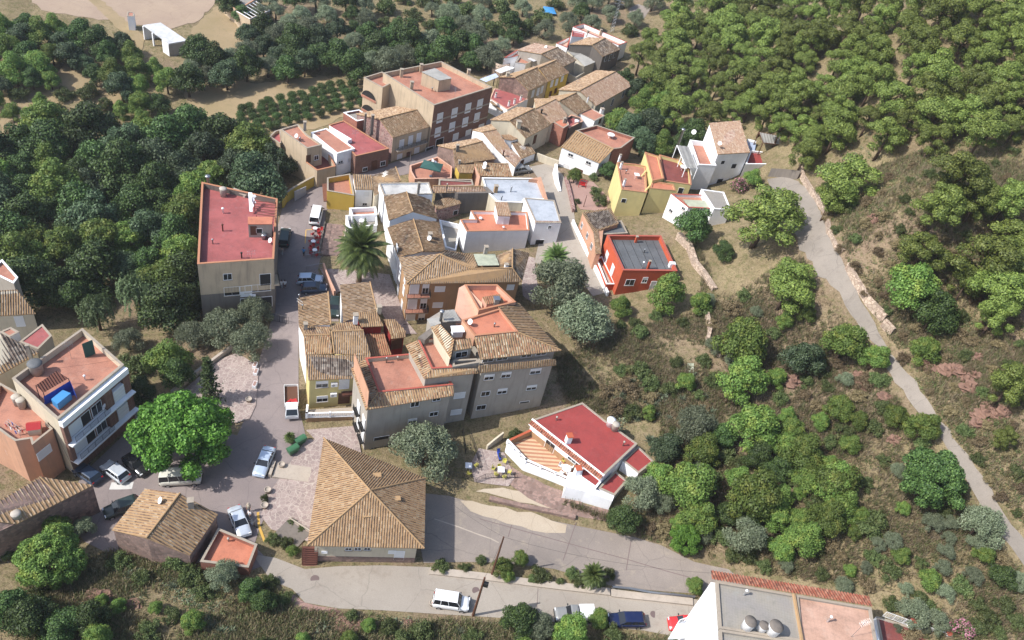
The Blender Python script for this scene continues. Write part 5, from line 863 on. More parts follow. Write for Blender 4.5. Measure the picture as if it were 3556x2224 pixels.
# --- 45 long red-roofed house left of the street
zr = 10; R = V(A6, '92,742 627,705 652,285 122,168', zr); h = Bld('red_terrace_block', 'tall block with a large pink red roof terrace standing over the ravine trees', base_of(R), 'apartment block'); h.flat(R, .9, 'darkcem', 'redroof', 'cope_or', t=.25, z0=-9)
c = h.E['wall']; a, b = c[0], c[1]; d = (b-a)/np.linalg.norm(b-a); nn = np.array([d[1], -d[0], 0]); mb = MB(); mb.mat('beige'); mb.prism([a+nn*.06, b+nn*.06, b+nn*.005, a+nn*.005], 4.2, zr-.05); mb.build('upper_facade', h.root)
for x, y, ww, hh, k, o in ((303, 828, 1.1, 1.1, 'win', .07), (333, 930, 2.1, 1.6, 'bars', .02), (432, 930, 1.6, 2.0, 'shut', .02), (515, 908, 3.6, 1.3, 'win', .02), (505, 1010, 4.5, 2.0, 'dark', .02)): h.win(0, A6(x, y), ww, hh, k, o)
h.ac(0, A6(478, 962)); mb = MB(); q = b-d*1.3+nn*.05; q[2] = 6.2; winmesh(h.root, q, d[:2], nn[:2], 1.5, 2.2, 'dark', False); q2 = b+d*.35-nn*.9; q2[2] = 5.1; ob = MB(); ob.mat('beige'); ob.box(q2, (.8, 2.4, .15), math.atan2(d[1], d[0])); o = ob.build('corner_balcony', h.root); rail(o, [q2+nn*1.15+d*.38, q2-nn*1.15+d*.38], .95, .14)
F = V(A6, '445,463 613,462 620,410 445,410', [11.6, 11.6, 11.9, 11.9]); h.wall(F, 'cement', z0=zr-1, ins=.05, name='stair_hut_wall'); mb = MB(); mb.mat('orangefl'); mb.prism([p+[0, 0, .02] for p in F], 11.5); mb.build('stair_hut_roof', h.root); h.win(0, A6(525, 508), .8, .8, 'dark', 0, 'stair_hut_wall', False); h.win(0, A6(485, 508), .8, 1.6, 'door', 0, 'stair_hut_wall', False)
h.pipe(P(A6(170, 200), 9.2), 2.0, .25); h.pipe(P(A6(272, 385), 9.1), .9, .12, 'white'); h.pipe(P(A6(270, 510), 9.1), 1.2, .1, 'rust'); h.aerial(P(A6(470, 700), 9.1), 1.4); h.pipe(P(A6(402, 700), 9.1), 1.0, .1, 'iron')
barrel('beige water drum on the far edge of the pink red roof terrace', P(A6(275, 265), 9.1), .55, 1.4); barrel('small steel drum beside the stair hut on the pink red terrace', P(A6(558, 565), 9.1), .4, .8, 'drum', 'steel', None, 'drum')
for k in range(2):
    t = thing('laundry', P(A6(460+k*20, 370), 9.1), ('long white sheet drying on the red terrace', 'narrow white cloth drying right of the long sheet on the red terrace')[k], 'laundry'); a = P(A6(460+k*24, 240+k*15), 11.2); b = P(A6(470+k*12, 375-k*40), 9.6); mb = MB(); mb.mat('plastic_w'); w_ = np.array([.25, .1, 0])
    mb.idx([x+s_*w_*(1+.3*math.sin(i*2)) for i, x in enumerate([a+(b-a)*j/6+[.1*math.sin(j*2), 0, 0] for j in range(7)]) for s_ in (-1, 1)], [(2*j, 2*j+1, 2*j+3, 2*j+2) for j in range(6)]); mb.build('cloth', t)
for k in range(3):
    for s_ in range(2): pass
t = thing('roof_trellis', P(A6(525, 340), 9.1), 'slatted wooden trellis frame over the far corner of the red terrace', 'trellis'); mb = MB(); mb.mat('rust')
for k in range(6): a, b = P(A6(490+k*3, 300+k*18), 11.1), P(A6(640, 310+k*20), 11.1); mb.tube([a, b], .07, 4)
for x, y in ((490, 300), (640, 310), (505, 400), (640, 415)): q = P(A6(x, y), 11.1); mb.tube([q, q-[0, 0, 2]], .06, 5)
mb.build('slats', t)
t = thing('stone_bench', P(A6(390, 255), 9.1), 'low stone bench on the red terrace near its far parapet', 'bench'); mb = MB(); mb.mat('conc'); q = P(A6(390, 255), 9.1); mb.box(q+[0, 0, .5], (2.6, .8, .12), -.2); mb.build('seat', t); mb = MB(); mb.mat('conc'); [mb.box(q+[x, -.2*x, .22], (.4, .6, .44), -.2) for x in (-.9, 0, .9)]; mb.build('supports', t)
# --- 46 apartment block with red pillars at the left
zr = 8.4; R = V(B1, '380,962 812,600 690,500 540,362 80,690 330,905', zr); R = V(B1, '378,960 812,600 540,362 80,690 315,905', zr); h = Bld('balcony_block', 'apartment block with brick red pillars, long balconies and terracotta roof terrace', base_of(R), 'apartment block'); h.flat(R, .9, 'cream', 'terra', 'cope_conc', t=.25)
c = h.E['wall']; a, b = c[0], c[1]; Ld = np.linalg.norm(b-a); d = (b-a)/Ld; nn = np.array([d[1], -d[0], 0]); nn = nn if nn[1] < 0 else -nn; rz = math.atan2(d[1], d[0]); z0 = h.z0
mb = MB(); mb.mat('brownbrick'); mb.prism([a+nn*.05, b+nn*.05, b+nn*.005, a+nn*.005], z0, zr-1.2, bottom=False); mb.build('facade', h.root)
mb = MB(); mb.mat('redwall')
for t0, t1 in ((.0, .06), (.6, .72), (.9, 1.0)): p0, p1 = a+d*Ld*t0, a+d*Ld*t1; mb = MB(); mb.mat('brownbrick'); mb.prism([p0+nn*.5, p1+nn*.5, p1+nn*.06, p0+nn*.06], .6, zr-1.25); mb.build('pillar', h.root)
for zz in (4.0, .6):
    mb = MB(); mb.mat('white'); m_ = a+d*Ld*.5+nn*.6; m_[2] = zz; mb.box(m_, (Ld, 1.1, .2), rz); o = mb.build('balcony', h.root); p0, p1 = a+d*Ld*.07+nn*1.05, a+d*Ld*.6+nn*1.05; p0[2] = p1[2] = zz+.12; rail(o, [p0, p1], .95, .14)
    q = a+d*Ld*.81+nn*.3; q[2] = zz+1.2; mb = MB(); mb.mat('shut'); mb.box(q, (Ld*.17, .5, 2.0), rz); mb.mat('frame'); [mb.box(q+[0, 0, k]+nn*.26, (Ld*.17, .04, .06), rz) for k in (-.9, -.3, .3, .9)]; mb.build('shuttered_bay', h.root)
    for tt, k, w_ in ((.17, 'shut', 1.8), (.33, 'dark', 1.3), (.5, 'win', 1.5)): q = a+d*Ld*tt+nn*.06; q[2] = zz+1.2; winmesh(h.root, q, d[:2], nn[:2], w_, 1.8, k, False)
mb = MB(); mb.mat('white'); m_ = (a+b)/2+nn*.3; m_[2] = zr-.75; mb.box(m_, (Ld, .6, .9), rz); mb.build('cornice', h.root); q = a+d*Ld*.52+nn*1.1; q[2] = 5.3; h.dish(q, .42, -1.0)
h.chim(P(B1(215, 590), 7.5), .35, 3.0, 'steel', name='flue'); barrel('grey round water tank by the flue on the terracotta terrace', P(B1(245, 650), 7.6), .8, 1.6, mat='fibro', lid='felt')
Q = V(B1, '235,735 370,640 450,690 285,785', [9.8, 10.0, 9.4, 9.2]); t = thing('shade_roof', Q[0], 'brown corrugated lean-to roof over the blue tarpaulin', 'lean-to'); mb = MB(); mb.mat('rust'); tile_face(mb, Q, .3, .05, True); mb.build('sheet', t); mb = MB(); mb.mat('iron'); [mb.tube([q, q-[0, 0, 2.2]], .05, 5) for q in Q]; mb.build('posts', t)
t = thing('tarpaulin', P(B1(460, 760), 8.4), 'royal blue tarpaulin screen on the terrace corner', 'tarpaulin'); p0, p1, p2 = P(B1(285, 810), 8.9), P(B1(460, 705), 9.3), P(B1(500, 800), 8.6); mb = MB(); mb.mat('blue_tarp'); mb.face([p0, p1, p1-[0, 0, 1.7], p0-[0, 0, 1.4]]); mb.face([p1, p2, p2-[0, 0, 1.1], p1-[0, 0, 1.7]]); mb.face([P(B1(290, 860), 7.56), P(B1(500, 795), 7.56), P(B1(455, 735), 7.56), P(B1(300, 800), 7.56)]); mb.build('sheet', t)
t = thing('garden_tent', P(B1(410, 835), 7.6), 'light blue covered bundle standing in front of the royal blue tarpaulin', 'cover'); q = P(B1(410, 850), 7.6); mb = MB(); mb.mat('ltblue'); mb.prism([q+np.array([x*math.cos(rz)-y*math.sin(rz), x*math.sin(rz)+y*math.cos(rz), 0]) for x, y in ((-1, -.5), (1, -.5), (.9, .6), (-.8, .6))], q[2], q[2]+1.1); mb.build('cover', t)
t = thing('screen', P(B1(590, 500), 7.5), 'dark green privacy screen at the back of the terracotta terrace', 'screen'); mb = MB(); mb.mat('greencloth'); p0, p1 = P(B1(560, 555), 7.5), P(B1(620, 530), 7.5); mb.prism([p0, p1, p1+[.1, .1, 0], p0+[.1, .1, 0]], 7.5, 10.0); mb.build('cloth', t)
# --- 47 peach corner house
zr = 5.6; pts = [(100, 1100), (200, 1085), (212, 1125), (345, 1020), (310, 990), (320, 900), (0, 720), (-120, 960), (0, 1030), (60, 1075)]; R = [P(B1(*q), zr) for q in pts]; h = Bld('peach_corner_house', 'peach coloured house with rounded corner and crowded roof terrace', base_of(R)); h.flat(R, .7, 'peach', 'terra', 'cope_conc', t=.2)
h.win(2, B1(290, 1175), 1.8, 1.3, 'shut', .02); h.win(8, B1(25, 1160), .9, 1.2, 'dark'); mb = MB(); mb.mat('white')
for x, y, l_ in ((120, 835, 'left one of the two beige drums against the cream wall'), (150, 855, 'right one of the two beige drums against the cream wall, lidless')): barrel(l_, P(B1(x, y+25), 4.9), .5, 1.4)
t = thing('playhouse', P(B1(235, 1025), 4.9), 'toy playhouse with a red roof and cream walls on the peach terrace', 'playhouse'); q = P(B1(235, 1040), 4.9); mb = MB(); mb.mat('cream'); mb.box(q+[0, 0, .55], (1.3, 1.1, 1.1), .5); mb.build('walls', t); mb = MB(); mb.mat('redp'); rm = Matrix.Rotation(.5, 3, 'Z'); vs = [q+np.array(rm@Vector(v)) for v in ((-.75, -.65, 1.1), (.75, -.65, 1.1), (.75, .65, 1.1), (-.75, .65, 1.1), (-.75, 0, 1.6), (.75, 0, 1.6))]; mb.idx(vs, [(0, 1, 5, 4), (2, 3, 4, 5), (1, 2, 5), (3, 0, 4)]); mb.build('roof', t)
t = thing('drying_rack', P(B1(100, 1030), 4.9), 'clothes rack full of dark washing on the peach terrace', 'clothes rack'); q = P(B1(100, 1035), 4.9); mb = MB(); mb.mat('steel'); u = np.array([1.3, -.5, 0]); [mb.tube([q-u*.9+[0, y, .9], q+u*.9+[0, y, .9]], .02, 4) for y in (-.3, 0, .3)]; [mb.tube([q+u*s_+[0, -.3, 0], q+u*s_+[0, .3, .9]], .02, 4) for s_ in (-.8, .8)]; mb.build('frame', t); mb = MB()
for k in range(9): mb.mat(('redp', 'iron', 'blue_tarp', 'plastic_w')[k % 4]); c_ = q+u*(-.8+k*.2)+[0, (k % 3-1)*.3, .6]; mb.box(c_, (.18, .04, .6), -.3)
mb.build('washing', t)
# --- 48-52 other left-edge houses
R = V(B1, '-60,380 0,392 262,515 150,610 -60,560', [7.2, 7.2, 5.8, 5.8, 6.5]); R = V(B1, '-150,360 10,392 255,520 -100,720', [7.6, 7.4, 5.6, 5.6]); h = Bld('house', 'house with a long dark ribbed tile slope behind the balcony block', base_of(R)); h.wall(R, 'cream', ins=.1); h.roof([R], 't_grey', p=.36, amp=.08)
R = V(B1, '-80,282 235,264 110,105 -80,118', [4.2, 4.2, 6.0, 6.0]); h = Bld('house', 'cream house with a square of grey roof tiles at the left edge under the trees', base_of(R)); h.wall(R, 'cream', ins=.15); h.roof([R], 't_grey'); h.win(0, B1(130, 315), 1.0, 1.8, 'shut', 0, 'wall', False)
R = V(B1, '250,500 340,412 275,335 130,445 160,490', 4.2); h = Bld('red_roofed_shed', 'small grey shed with a bright red roof behind the terrace parapet', base_of(R), 'shed'); h.flat(V(B1, '250,498 340,410 278,335 128,450', 4.2), .05, 'cement', 'redroof')
R = V(B1, '60,420 125,385 70,355 0,385', 4.8); h = Bld('shed', 'little white hut with an orange flat roof near the grey tiled house', base_of(R), 'shed'); h.flat(R, .05, 'white', 'terra')
R = V(A5, '-60,700 105,770 120,735 20,620 -60,590', 2.5); h = Bld('low_house', 'orange flat roofed house half hidden by dark trees at the left edge', base_of(R)); h.flat(V(A5, '-80,690 95,775 125,735 15,610', 2.5), .3, 'cement', 'terra', 'white')
e0, e1, e2 = P(B2(130, 605), 4.2), P(B2(725, 303), 4.2), P(B2(310, 237), 6.0); e3 = P(B2(-250, 560), 6.0); e4 = P(B2(-200, 760), 4.2); h = Bld('stone_house', 'long dark stone house with golden tile roof in the lower left corner', base_of([e0, e1, e2, e3])); pk = P(B2(500, 417), 4.25)
h.wall([e0, e1, e2, e3, e4], 'pinkstone', ins=.15); h.roof([[e0, pk, e2, e3]], 't_lit', p=.42, amp=.09); h.roof([[pk, e1, e2]], 't_lit', [(pk, e2)], p=.42, amp=.09); mb = MB()
barrel('old beige drum at the near eave of the golden tile roof', P(B2(145, 580), 3.6), .5, 1.4)
# --- 53 stone cottage with orange terrace
l0, l1 = V(B2, '870,652 1130,330', 3.6); r0, r1 = V(B2, '1140,715 1402,366', 5.4); f0, f1 = V(B2, '1478,850 1697,530', 3.4); h = Bld('stone_cottage', 'stone cottage with mottled gabled tile roof by the street corner', base_of([l0, l1, f0, f1]), 'cottage'); h.wall([l0, r0, f0, f1, r1, l1], 'pinkstone', ins=.12); h.roof([[l0, l1, r1, r0]], 't_ochre', [(r0, r1)], p=.34, amp=.07); h.roof([[r0, r1, f1, f0]], 't_old', p=.34, amp=.07); h.chim(P(B2(1490, 470), 4.6), .6, 1.1, 'cement')
R = V(B2, '1545,930 1610,935 1660,870 1930,945 2003,765 1700,620', 2.4); h = Bld('orange_annex', 'brick annex with an orange floored terrace beside the stone cottage', base_of(R), 'annex'); h.flat(V(B2, '1560,900 1935,945 2003,765 1700,640', 2.3), .6, 'redbrick', 'orangefl', 'cope_conc')
# --- 54-56 far sheds
R = V(A1, '1180,310 1312,288 1125,162 1000,180', [-.5, -.2, .4, .1]); h = Bld('open_shed', 'long open fronted farm shed with a plain white roof by the ploughed field', base_of(R), 'shed'); a, b, c_, d_ = R; mb = MB(); mb.mat('corwhite'); mb.prism([p+[0, 0, .12] for p in R], .4) if False else mb.face([p+[0, 0, .1] for p in R]); mb.face([p-[0, 0, .05] for p in R][::-1]); [mb.face([R[i]-[0, 0, .05], R[(i+1) % 4]-[0, 0, .05], R[(i+1) % 4]+[0, 0, .1], R[i]+[0, 0, .1]]) for i in range(4)]; mb.build('roof', h.root)
def panel(hh, p, q, nm, mat, th=.2, top=-.1):
    p = np.array(p); q = np.array(q); d = (q-p)[:2]; d = d/np.linalg.norm(d); nn = np.array([-d[1], d[0], 0])*th/2; mb = MB(); mb.mat(mat); mb.prism([p+nn+[0, 0, top], q+nn+[0, 0, top], q-nn+[0, 0, top], p-nn+[0, 0, top]], min(float(Ht(p[0], p[1])), float(Ht(q[0], q[1])))-.5, bottom=False); return mb.build(nm, hh.root)
panel(h, a, b, 'wall', 'cement'); panel(h, b, c_, 'wall', 'cement'); panel(h, c_, d_, 'wall', 'white'); panel(h, a, a+(d_-a)*.25, 'wall', 'white'); panel(h, a+(d_-a)*.6, a+(d_-a)*.64, 'post', 'white', .3); panel(h, d_, d_+(a-d_)*.03, 'post', 'white', .3)
R = V(A1, '890,115 935,118 940,88 892,85', .3); h = Bld('hut', 'tiny white hut with an orange roof beside the ploughed field', base_of(R), 'hut'); h.flat(R, .03, 'white', 'terra')
R = V(A1, '1745,130 1900,70 1800,-20 1600,-30 1575,20 1660,80', 2.0); h = Bld('roofless_ruin', 'roofless pale brick shell with bare roof beams at the upper edge', base_of(R), 'ruin'); h.flat(V(A1, '1750,135 1890,75 1790,10 1655,80', 1.6), 1.6, 'beige', 'pinkfl', 'beige', t=.25); mb = MB(); mb.mat('steel')
a, b, c_, d_ = V(A1, '1750,135 1890,75 1790,10 1655,80', 1.7)
for k in range(7): mb.tube([a+(b-a)*k/6, d_+(c_-d_)*k/6], .09, 4)
for k in range(3): mb.tube([a+(d_-a)*k/2, b+(c_-b)*k/2], .1, 4)
mb.build('roof_beam', h.root); h.flat(V(A1, '1655,75 1800,-10 1700,-60 1560,0', 1.4), .2, 'beige', 'greyfl', 'peach', name='rear_wall', fname='rear_slab')
# ================================================================ TREES AND PLANTS
def leafm(name, dark, light, yellow=None, tr=.25):
    m, n, b = newmat(name); g = n.nodes.new('ShaderNodeNewGeometry'); oi = n.nodes.new('ShaderNodeObjectInfo')
    a = mix(n, ramp(n, g.outputs['Random Per Island'], [(.0, BL), (1, WH)]), dark, light)
    if yellow: a = mix(n, ramp(n, noise(n, .55, 3), [(.52, BL), (.68, (.8, .8, .8, 1))]), a, yellow)
    a = mix(n, ramp(n, noise(n, .28, 3), [(.35, (.4, .4, .4, 1)), (.6, BL)]), a, dark)
    hs = n.nodes.new('ShaderNodeHueSaturation'); ma = n.nodes.new('ShaderNodeMapRange'); ma.inputs[3].default_value = .6; ma.inputs[4].default_value = 1.3; n.links.new(oi.outputs['Random'], ma.inputs[0]); n.links.new(ma.outputs[0], hs.inputs['Value'])
    mh = n.nodes.new('ShaderNodeMapRange'); mh.inputs[3].default_value = .485; mh.inputs[4].default_value = .515; n.links.new(oi.outputs['Random'], mh.inputs[0]); n.links.new(mh.outputs[0], hs.inputs['Hue']); n.links.new(a, hs.inputs['Color'])
    n.links.new(hs.outputs[0], b.inputs['Base Color']); b.inputs['Roughness'].default_value = .55; b.inputs['Specular IOR Level'].default_value = .3
    t = n.nodes.new('ShaderNodeBsdfTranslucent'); n.links.new(hs.outputs[0], t.inputs[0]); x = n.nodes.new('ShaderNodeMixShader'); x.inputs[0].default_value = tr
    n.links.new(b.outputs[0], x.inputs[1]); n.links.new(t.outputs[0], x.inputs[2]); n.links.new(x.outputs[0], n.nodes['Material Output'].inputs[0]); return m
LM = dict(pine=leafm('pine_needles', (.07, .105, .022, 1), (.235, .285, .06, 1), None, .1), broad=leafm('dark_broad_leaves', (.018, .042, .012, 1), (.125, .195, .05, 1), None, .1), dull=leafm('blue_green_leaves', (.03, .055, .025, 1), (.115, .16, .075, 1), None, .1),
  olive=leafm('olive_leaves', (0.129, 0.163, 0.090, 1), (0.284, 0.318, 0.206, 1)), bright=leafm('bright_leaves', (.08, .14, .03, 1), (.23, .33, .075, 1), (.3, .33, .07, 1), .3), shrub=leafm('scrub_leaves', (0.073, 0.107, 0.034, 1), (0.172, 0.215, 0.077, 1), (0.249, 0.232, 0.095, 1), .3),
  mulberry=leafm('mulberry_leaves', (.045, .12, .018, 1), (.2, .37, .055, 1), None, .3), willow=leafm('willow_leaves', (0.086, 0.138, 0.056, 1), (0.189, 0.249, 0.120, 1)), palm=leafm('palm_leaves', (.07, .115, .03, 1), (.2, .27, .08, 1)), agave=leafm('agave_leaves', (0.112, 0.146, 0.095, 1), (0.241, 0.275, 0.172, 1)),
  flower=leafm('pink_blossom', (0.387, 0.129, 0.189, 1), (0.645, 0.344, 0.413, 1)), dry=leafm('dry_grass_blades', (0.206, 0.163, 0.099, 1), (0.361, 0.301, 0.189, 1)), dryshrub=leafm('dry_scrub_leaves', (0.172, 0.133, 0.069, 1), (0.292, 0.224, 0.129, 1)), grass=leafm('green_grass_blades', (0.112, 0.133, 0.052, 1), (0.224, 0.241, 0.103, 1)))
M['bark'] = plaster('bark', S(105, 85, 70), .5, sc=3); M['palmbark'] = plaster('palm_bark', S(120, 98, 76), .6, sc=4)
def cards(pos, nrm, sx, sy, seed=0):
    r = np.random.RandomState(seed); n = len(pos); nrm = nrm/(np.linalg.norm(nrm, axis=1)[:, None]+1e-9); t = r.normal(size=(n, 3)); t -= (t*nrm).sum(1)[:, None]*nrm; t /= np.linalg.norm(t, axis=1)[:, None]; b = np.cross(nrm, t)
    sx = np.asarray(sx)*np.ones(n)*r.uniform(.7, 1.3, n); sy = np.asarray(sy)*np.ones(n)*r.uniform(.7, 1.3, n)
    v = np.stack([pos-t*sx[:, None]-b*sy[:, None]*.2, pos-b*sy[:, None]+nrm*sy[:, None]*.15, pos+t*sx[:, None]+b*sy[:, None]*.2, pos+b*sy[:, None]], 1).reshape(-1, 3)
    return v
def cardmesh(name, v, mats, split=None):
    me = bpy.data.meshes.new(name); n = len(v)//4; me.vertices.add(len(v)); me.vertices.foreach_set('co', np.asarray(v, np.float32).ravel()); me.loops.add(4*n); me.loops.foreach_set('vertex_index', np.arange(4*n)); me.polygons.add(n); me.polygons.foreach_set('loop_start', np.arange(n)*4)
    for m in mats: me.materials.append(m)
    if split is not None: me.polygons.foreach_set('material_index', split)
    me.update(calc_edges=True); return me
def blobs(bl, n, sx, sy, seed, up=.25, shell=(.72, 1.06), jit=.55, squash=.8):
    r = np.random.RandomState(seed); bl = np.array(bl); w = bl[:, 3]**2; k = r.choice(len(bl), n, p=w/w.sum()); d = r.normal(size=(n, 3)); d[:, 2] += up; d /= np.linalg.norm(d, axis=1)[:, None]
    rad = bl[k, 3]*r.uniform(shell[0], shell[1], n); pos = bl[k, :3]+d*rad[:, None]*[1, 1, squash]; nr = d+r.normal(size=(n, 3))*jit; return cards(pos, nr, sx, sy, seed+1)
def trunkmesh(limbs, h, r0, name, mat='bark', lean=.3):
    mb = MB(); mb.mat(mat); mb.smooth = True; top = Vector((lean, lean*.5, h)); mb.tube([(0, 0, -.5), (lean*.3, 0, h*.35), top*.7, top], [r0*1.25, r0, r0*.75, r0*.5], 7)
    for c in limbs: c = Vector(c); s_ = top*rng.uniform(.55, .9); mb.tube([s_, (s_+c)/2+Vector((0, 0, -.15)), c], [r0*.45, r0*.3, r0*.15], 5)
    me = bpy.data.meshes.new(name); me.from_pydata(mb.v, [], mb.f); me.materials.append(M[mat]); me.polygons.foreach_set('use_smooth', [True]*len(mb.f)); return me
def crown_blobs(R, z0, z1, k, rb, seed, flat=1.0):
    r = np.random.RandomState(seed); out = []
    for i in range(k):
        a = i*2.4+r.uniform(-.5, .5); t = (i+.5)/k; q = R*math.sqrt(t)*r.uniform(.75, 1.0); z = z0+(z1-z0)*max(0, (1-(q/R)**2*flat))*r.uniform(.75, 1.05)+r.uniform(-.3, .1)
        out.append((q*math.cos(a), q*math.sin(a), z, rb*r.uniform(.75, 1.25)))
    return out
PROTO = {}
def proto(kind):
    L = []
    for s in range({'pine': 6, 'broad': 5, 'dull': 4, 'olive': 4, 'bright': 4, 'shrub': 5, 'citrus': 3, 'dryshrub': 3, 'agave': 3}.get(kind, 2)):
        sd = hash(kind) % 97*0+sum(map(ord, kind))*31+s*17; r = np.random.RandomState(sd)
        if kind == 'pine':   # crown radius 4, height 8
            B_ = [(x*r.uniform(.8, 1.1), y*r.uniform(.7, 1.05), z+r.uniform(-.5, .5), q) for x, y, z, q in crown_blobs(3.4, 3.3, 7.2, 16, 1.0, sd, .8)+crown_blobs(2.8, 2.2, 4.0, 5, .85, sd+5)]; v = blobs(B_, 9000, .15, .075, sd, .55, (.68, 1.1), .42, .72); cr = cardmesh('crown', v, [LM['pine']]); tr = trunkmesh([b[:3] for b in B_[:9]], 5.2, .22, 'trunk'); w, c = 8.0, 4.9
        elif kind in ('broad', 'dull', 'bright'):
            B_ = [(x*r.uniform(.8, 1.15), y*r.uniform(.75, 1.15), z+r.uniform(-.6, .6), q) for x, y, z, q in crown_blobs(3.0, 2.0, 6.3, 22, 1.15, sd, 1.0)]; v = blobs(B_, 9500, .16, .11, sd, .4, (.64, 1.12), .5, .88); cr = cardmesh('crown', v, [LM[kind]]); tr = trunkmesh([b[:3] for b in B_[:6]], 3.8, .22, 'trunk'); w, c = 8.0, 4.0
        elif kind == 'olive':
            B_ = crown_blobs(2.4, 1.5, 4.2, 19, .8, sd); v = blobs(B_, 9000, .13, .05, sd, .3, (.5, 1.2), .8, .9); cr = cardmesh('crown', v, [LM['olive']]); tr = trunkmesh([b[:3] for b in B_[:6]], 2.4, .25, 'trunk'); w, c = 6.2, 2.8
        elif kind in ('shrub', 'dryshrub', 'citrus'):
            B_ = [(x*r.uniform(.7, 1.25), y*r.uniform(.6, 1.2), z*r.uniform(.6, 1.1), q*r.uniform(.6, 1.1)) for x, y, z, q in crown_blobs(1.25, .3, 1.35, 13, .46, sd)] if kind != 'citrus' else [(0, 0, 1.25, 1.0), (.4, .2, 1.5, .7), (-.4, -.1, 1.3, .75), (0, -.4, 1.1, .8)]; v = blobs(B_, 2400, .095, .055, sd, .4, (.5, 1.2), .8, .85); cr = cardmesh('crown', v, [LM[{'citrus': 'broad'}.get(kind, kind)]]); tr = trunkmesh([b[:3] for b in B_[:4]], .7, .05, 'stem', lean=.05); w, c = 3.0 if kind != 'citrus' else 2.6, .85 if kind != 'citrus' else 1.2
        elif kind in ('mulberry', 'bigbroad', 'bigbright'):
            B_ = [(x*r.uniform(.85, 1.1), y*r.uniform(.85, 1.1), z+r.uniform(-.6, .6), q*.95) for x, y, z, q in crown_blobs(5.3, 3.0, 8.0, 34, 1.3, sd, .8)+crown_blobs(5.0, 2.2, 3.4, 12, 1.1, sd+3)]; v = blobs(B_, 26000, .18, .13, sd, .4, (.65, 1.12), .6, .85); cr = cardmesh('crown', v, [LM[{'bigbroad': 'broad', 'bigbright': 'bright'}.get(kind, kind)]]); tr = trunkmesh([b[:3] for b in B_[:14]], 4.2, .35, 'trunk'); w, c = 13.0, 5.0
        elif kind == 'willow':
            P_ = []; N_ = []
            for b in crown_blobs(2.6, 4.5, 7.2, 26, .9, sd, .7):
                for q in range(14):
                    a = r.uniform(0, 6.28); x0 = np.array([b[0]+.9*math.cos(a), b[1]+.9*math.sin(a), b[2]+r.uniform(-.2, .5)]); ln = r.uniform(1.2, 3.0)
                    for j in range(11): P_.append(x0+[.35*j/11*math.cos(a)+r.normal()*.07, .35*j/11*math.sin(a)+r.normal()*.07, -ln*j/11]); N_.append([math.cos(a)+r.normal()*.4, math.sin(a)+r.normal()*.4, .4+r.normal()*.4])
            v = cards(np.array(P_), np.array(N_), .1, .22, sd); cr = cardmesh('crown', v, [LM['willow']]); tr = trunkmesh([b[:3] for b in crown_blobs(2, 4.5, 6.5, 6, 1, sd)], 4.5, .25, 'trunk'); w, c = 7.0, 4.6
        elif kind == 'conifer':
            P_ = []; N_ = []
            for lv in range(11):
                z = .8+lv*.62; R_ = 1.7*(1-lv/11.5)
                for q in range(7):
                    a = q*.9+lv*.45
                    for j in range(22): t = r.uniform(.15, 1); P_.append([R_*t*math.cos(a)+r.normal()*.13, R_*t*math.sin(a)+r.normal()*.13, z+.15*t+r.normal()*.07]); N_.append(r.normal(size=3)*.5+[0, 0, 1])
            v = cards(np.array(P_), np.array(N_), .2, .09, sd); cr = cardmesh('crown', v, [LM['broad']]); tr = trunkmesh([], 7.2, .13, 'trunk', lean=.02); w, c = 3.4, 3.6
        elif kind == 'palm':
            P_ = []; N_ = []; T_ = []
            vs = []
            for q in range(72):
                a = q*2.399; el = math.radians(82-110*(q/72)); ln = 3.7*r.uniform(.85, 1.1); p = np.array([0, 0, 5.0]); d = np.array([math.cos(a)*math.cos(el), math.sin(a)*math.cos(el), math.sin(el)]); st = ln/22; sd_ = np.array([-math.sin(a), math.cos(a), 0])
                for j in range(22):
                    p = p+d*st; d = d+[0, 0, -.048]; d = d/np.linalg.norm(d); lf = .62*math.sin(math.pi*min(1, (j+3)/24))
                    for s_ in (-1, 1): tip = p+sd_*s_*lf+d*.28-[0, 0, .12]; wv = d*.12; vs += [p-wv, p+wv, tip+wv*.3, tip-wv*.3]
            cr = cardmesh('fronds', np.array(vs), [LM['palm']]); mb = MB(); mb.lathe((0, 0, -.5), [(.42, 0), (.34, 1), (.3, 4.6), (.45, 5.2), (.3, 5.6)], 12); tr = bpy.data.meshes.new('trunk'); tr.from_pydata(mb.v, [], mb.f); tr.materials.append(M['palmbark']); w, c = 7.2, 5.0
        elif kind == 'agave':
            vs = []
            for q in range(34):
                a = q*2.399; el = math.radians(85-70*(q/34)); ln = r.uniform(.8, 1.1); d = np.array([math.cos(a)*math.cos(el), math.sin(a)*math.cos(el), math.sin(el)]); s_ = np.array([-math.sin(a), math.cos(a), 0])*.09; m_ = d*ln*.5; t = d*ln+[0, 0, -.05]; vs += [s_*.6, -s_*.6, m_-s_, m_+s_, m_+s_, m_-s_, t-s_*.05, t+s_*.05]
            cr = cardmesh('rosette', np.array(vs), [LM['agave']]); tr = None; w, c = 2.0, .4
        elif kind == 'cactus':
            P_ = []; N_ = []
            for q in range(70): x = r.normal(size=2)*.8; h_ = r.uniform(.2, 1.5)*max(.2, 1-np.hypot(*x)/2.2); P_.append([x[0], x[1], h_]); N_.append([r.normal(), r.normal(), .5])
            v = cards(np.array(P_), np.array(N_), .17, .24, sd); cr = cardmesh('pads', v, [LM['agave']]); tr = None; w, c = 3.0, .6
        elif kind == 'oleander':
            B_ = crown_blobs(1.1, .6, 1.9, 9, .6, sd); v1 = blobs(B_, 900, .18, .06, sd, .4); v2 = blobs(B_, 500, .1, .09, sd+9, .6, (.95, 1.15)); cr = cardmesh('crown', np.r_[v1, v2], [LM['shrub'], LM['flower']], [0]*900+[1]*500); tr = trunkmesh([], .7, .06, 'stem', lean=.05); w, c = 3.2, 1.0
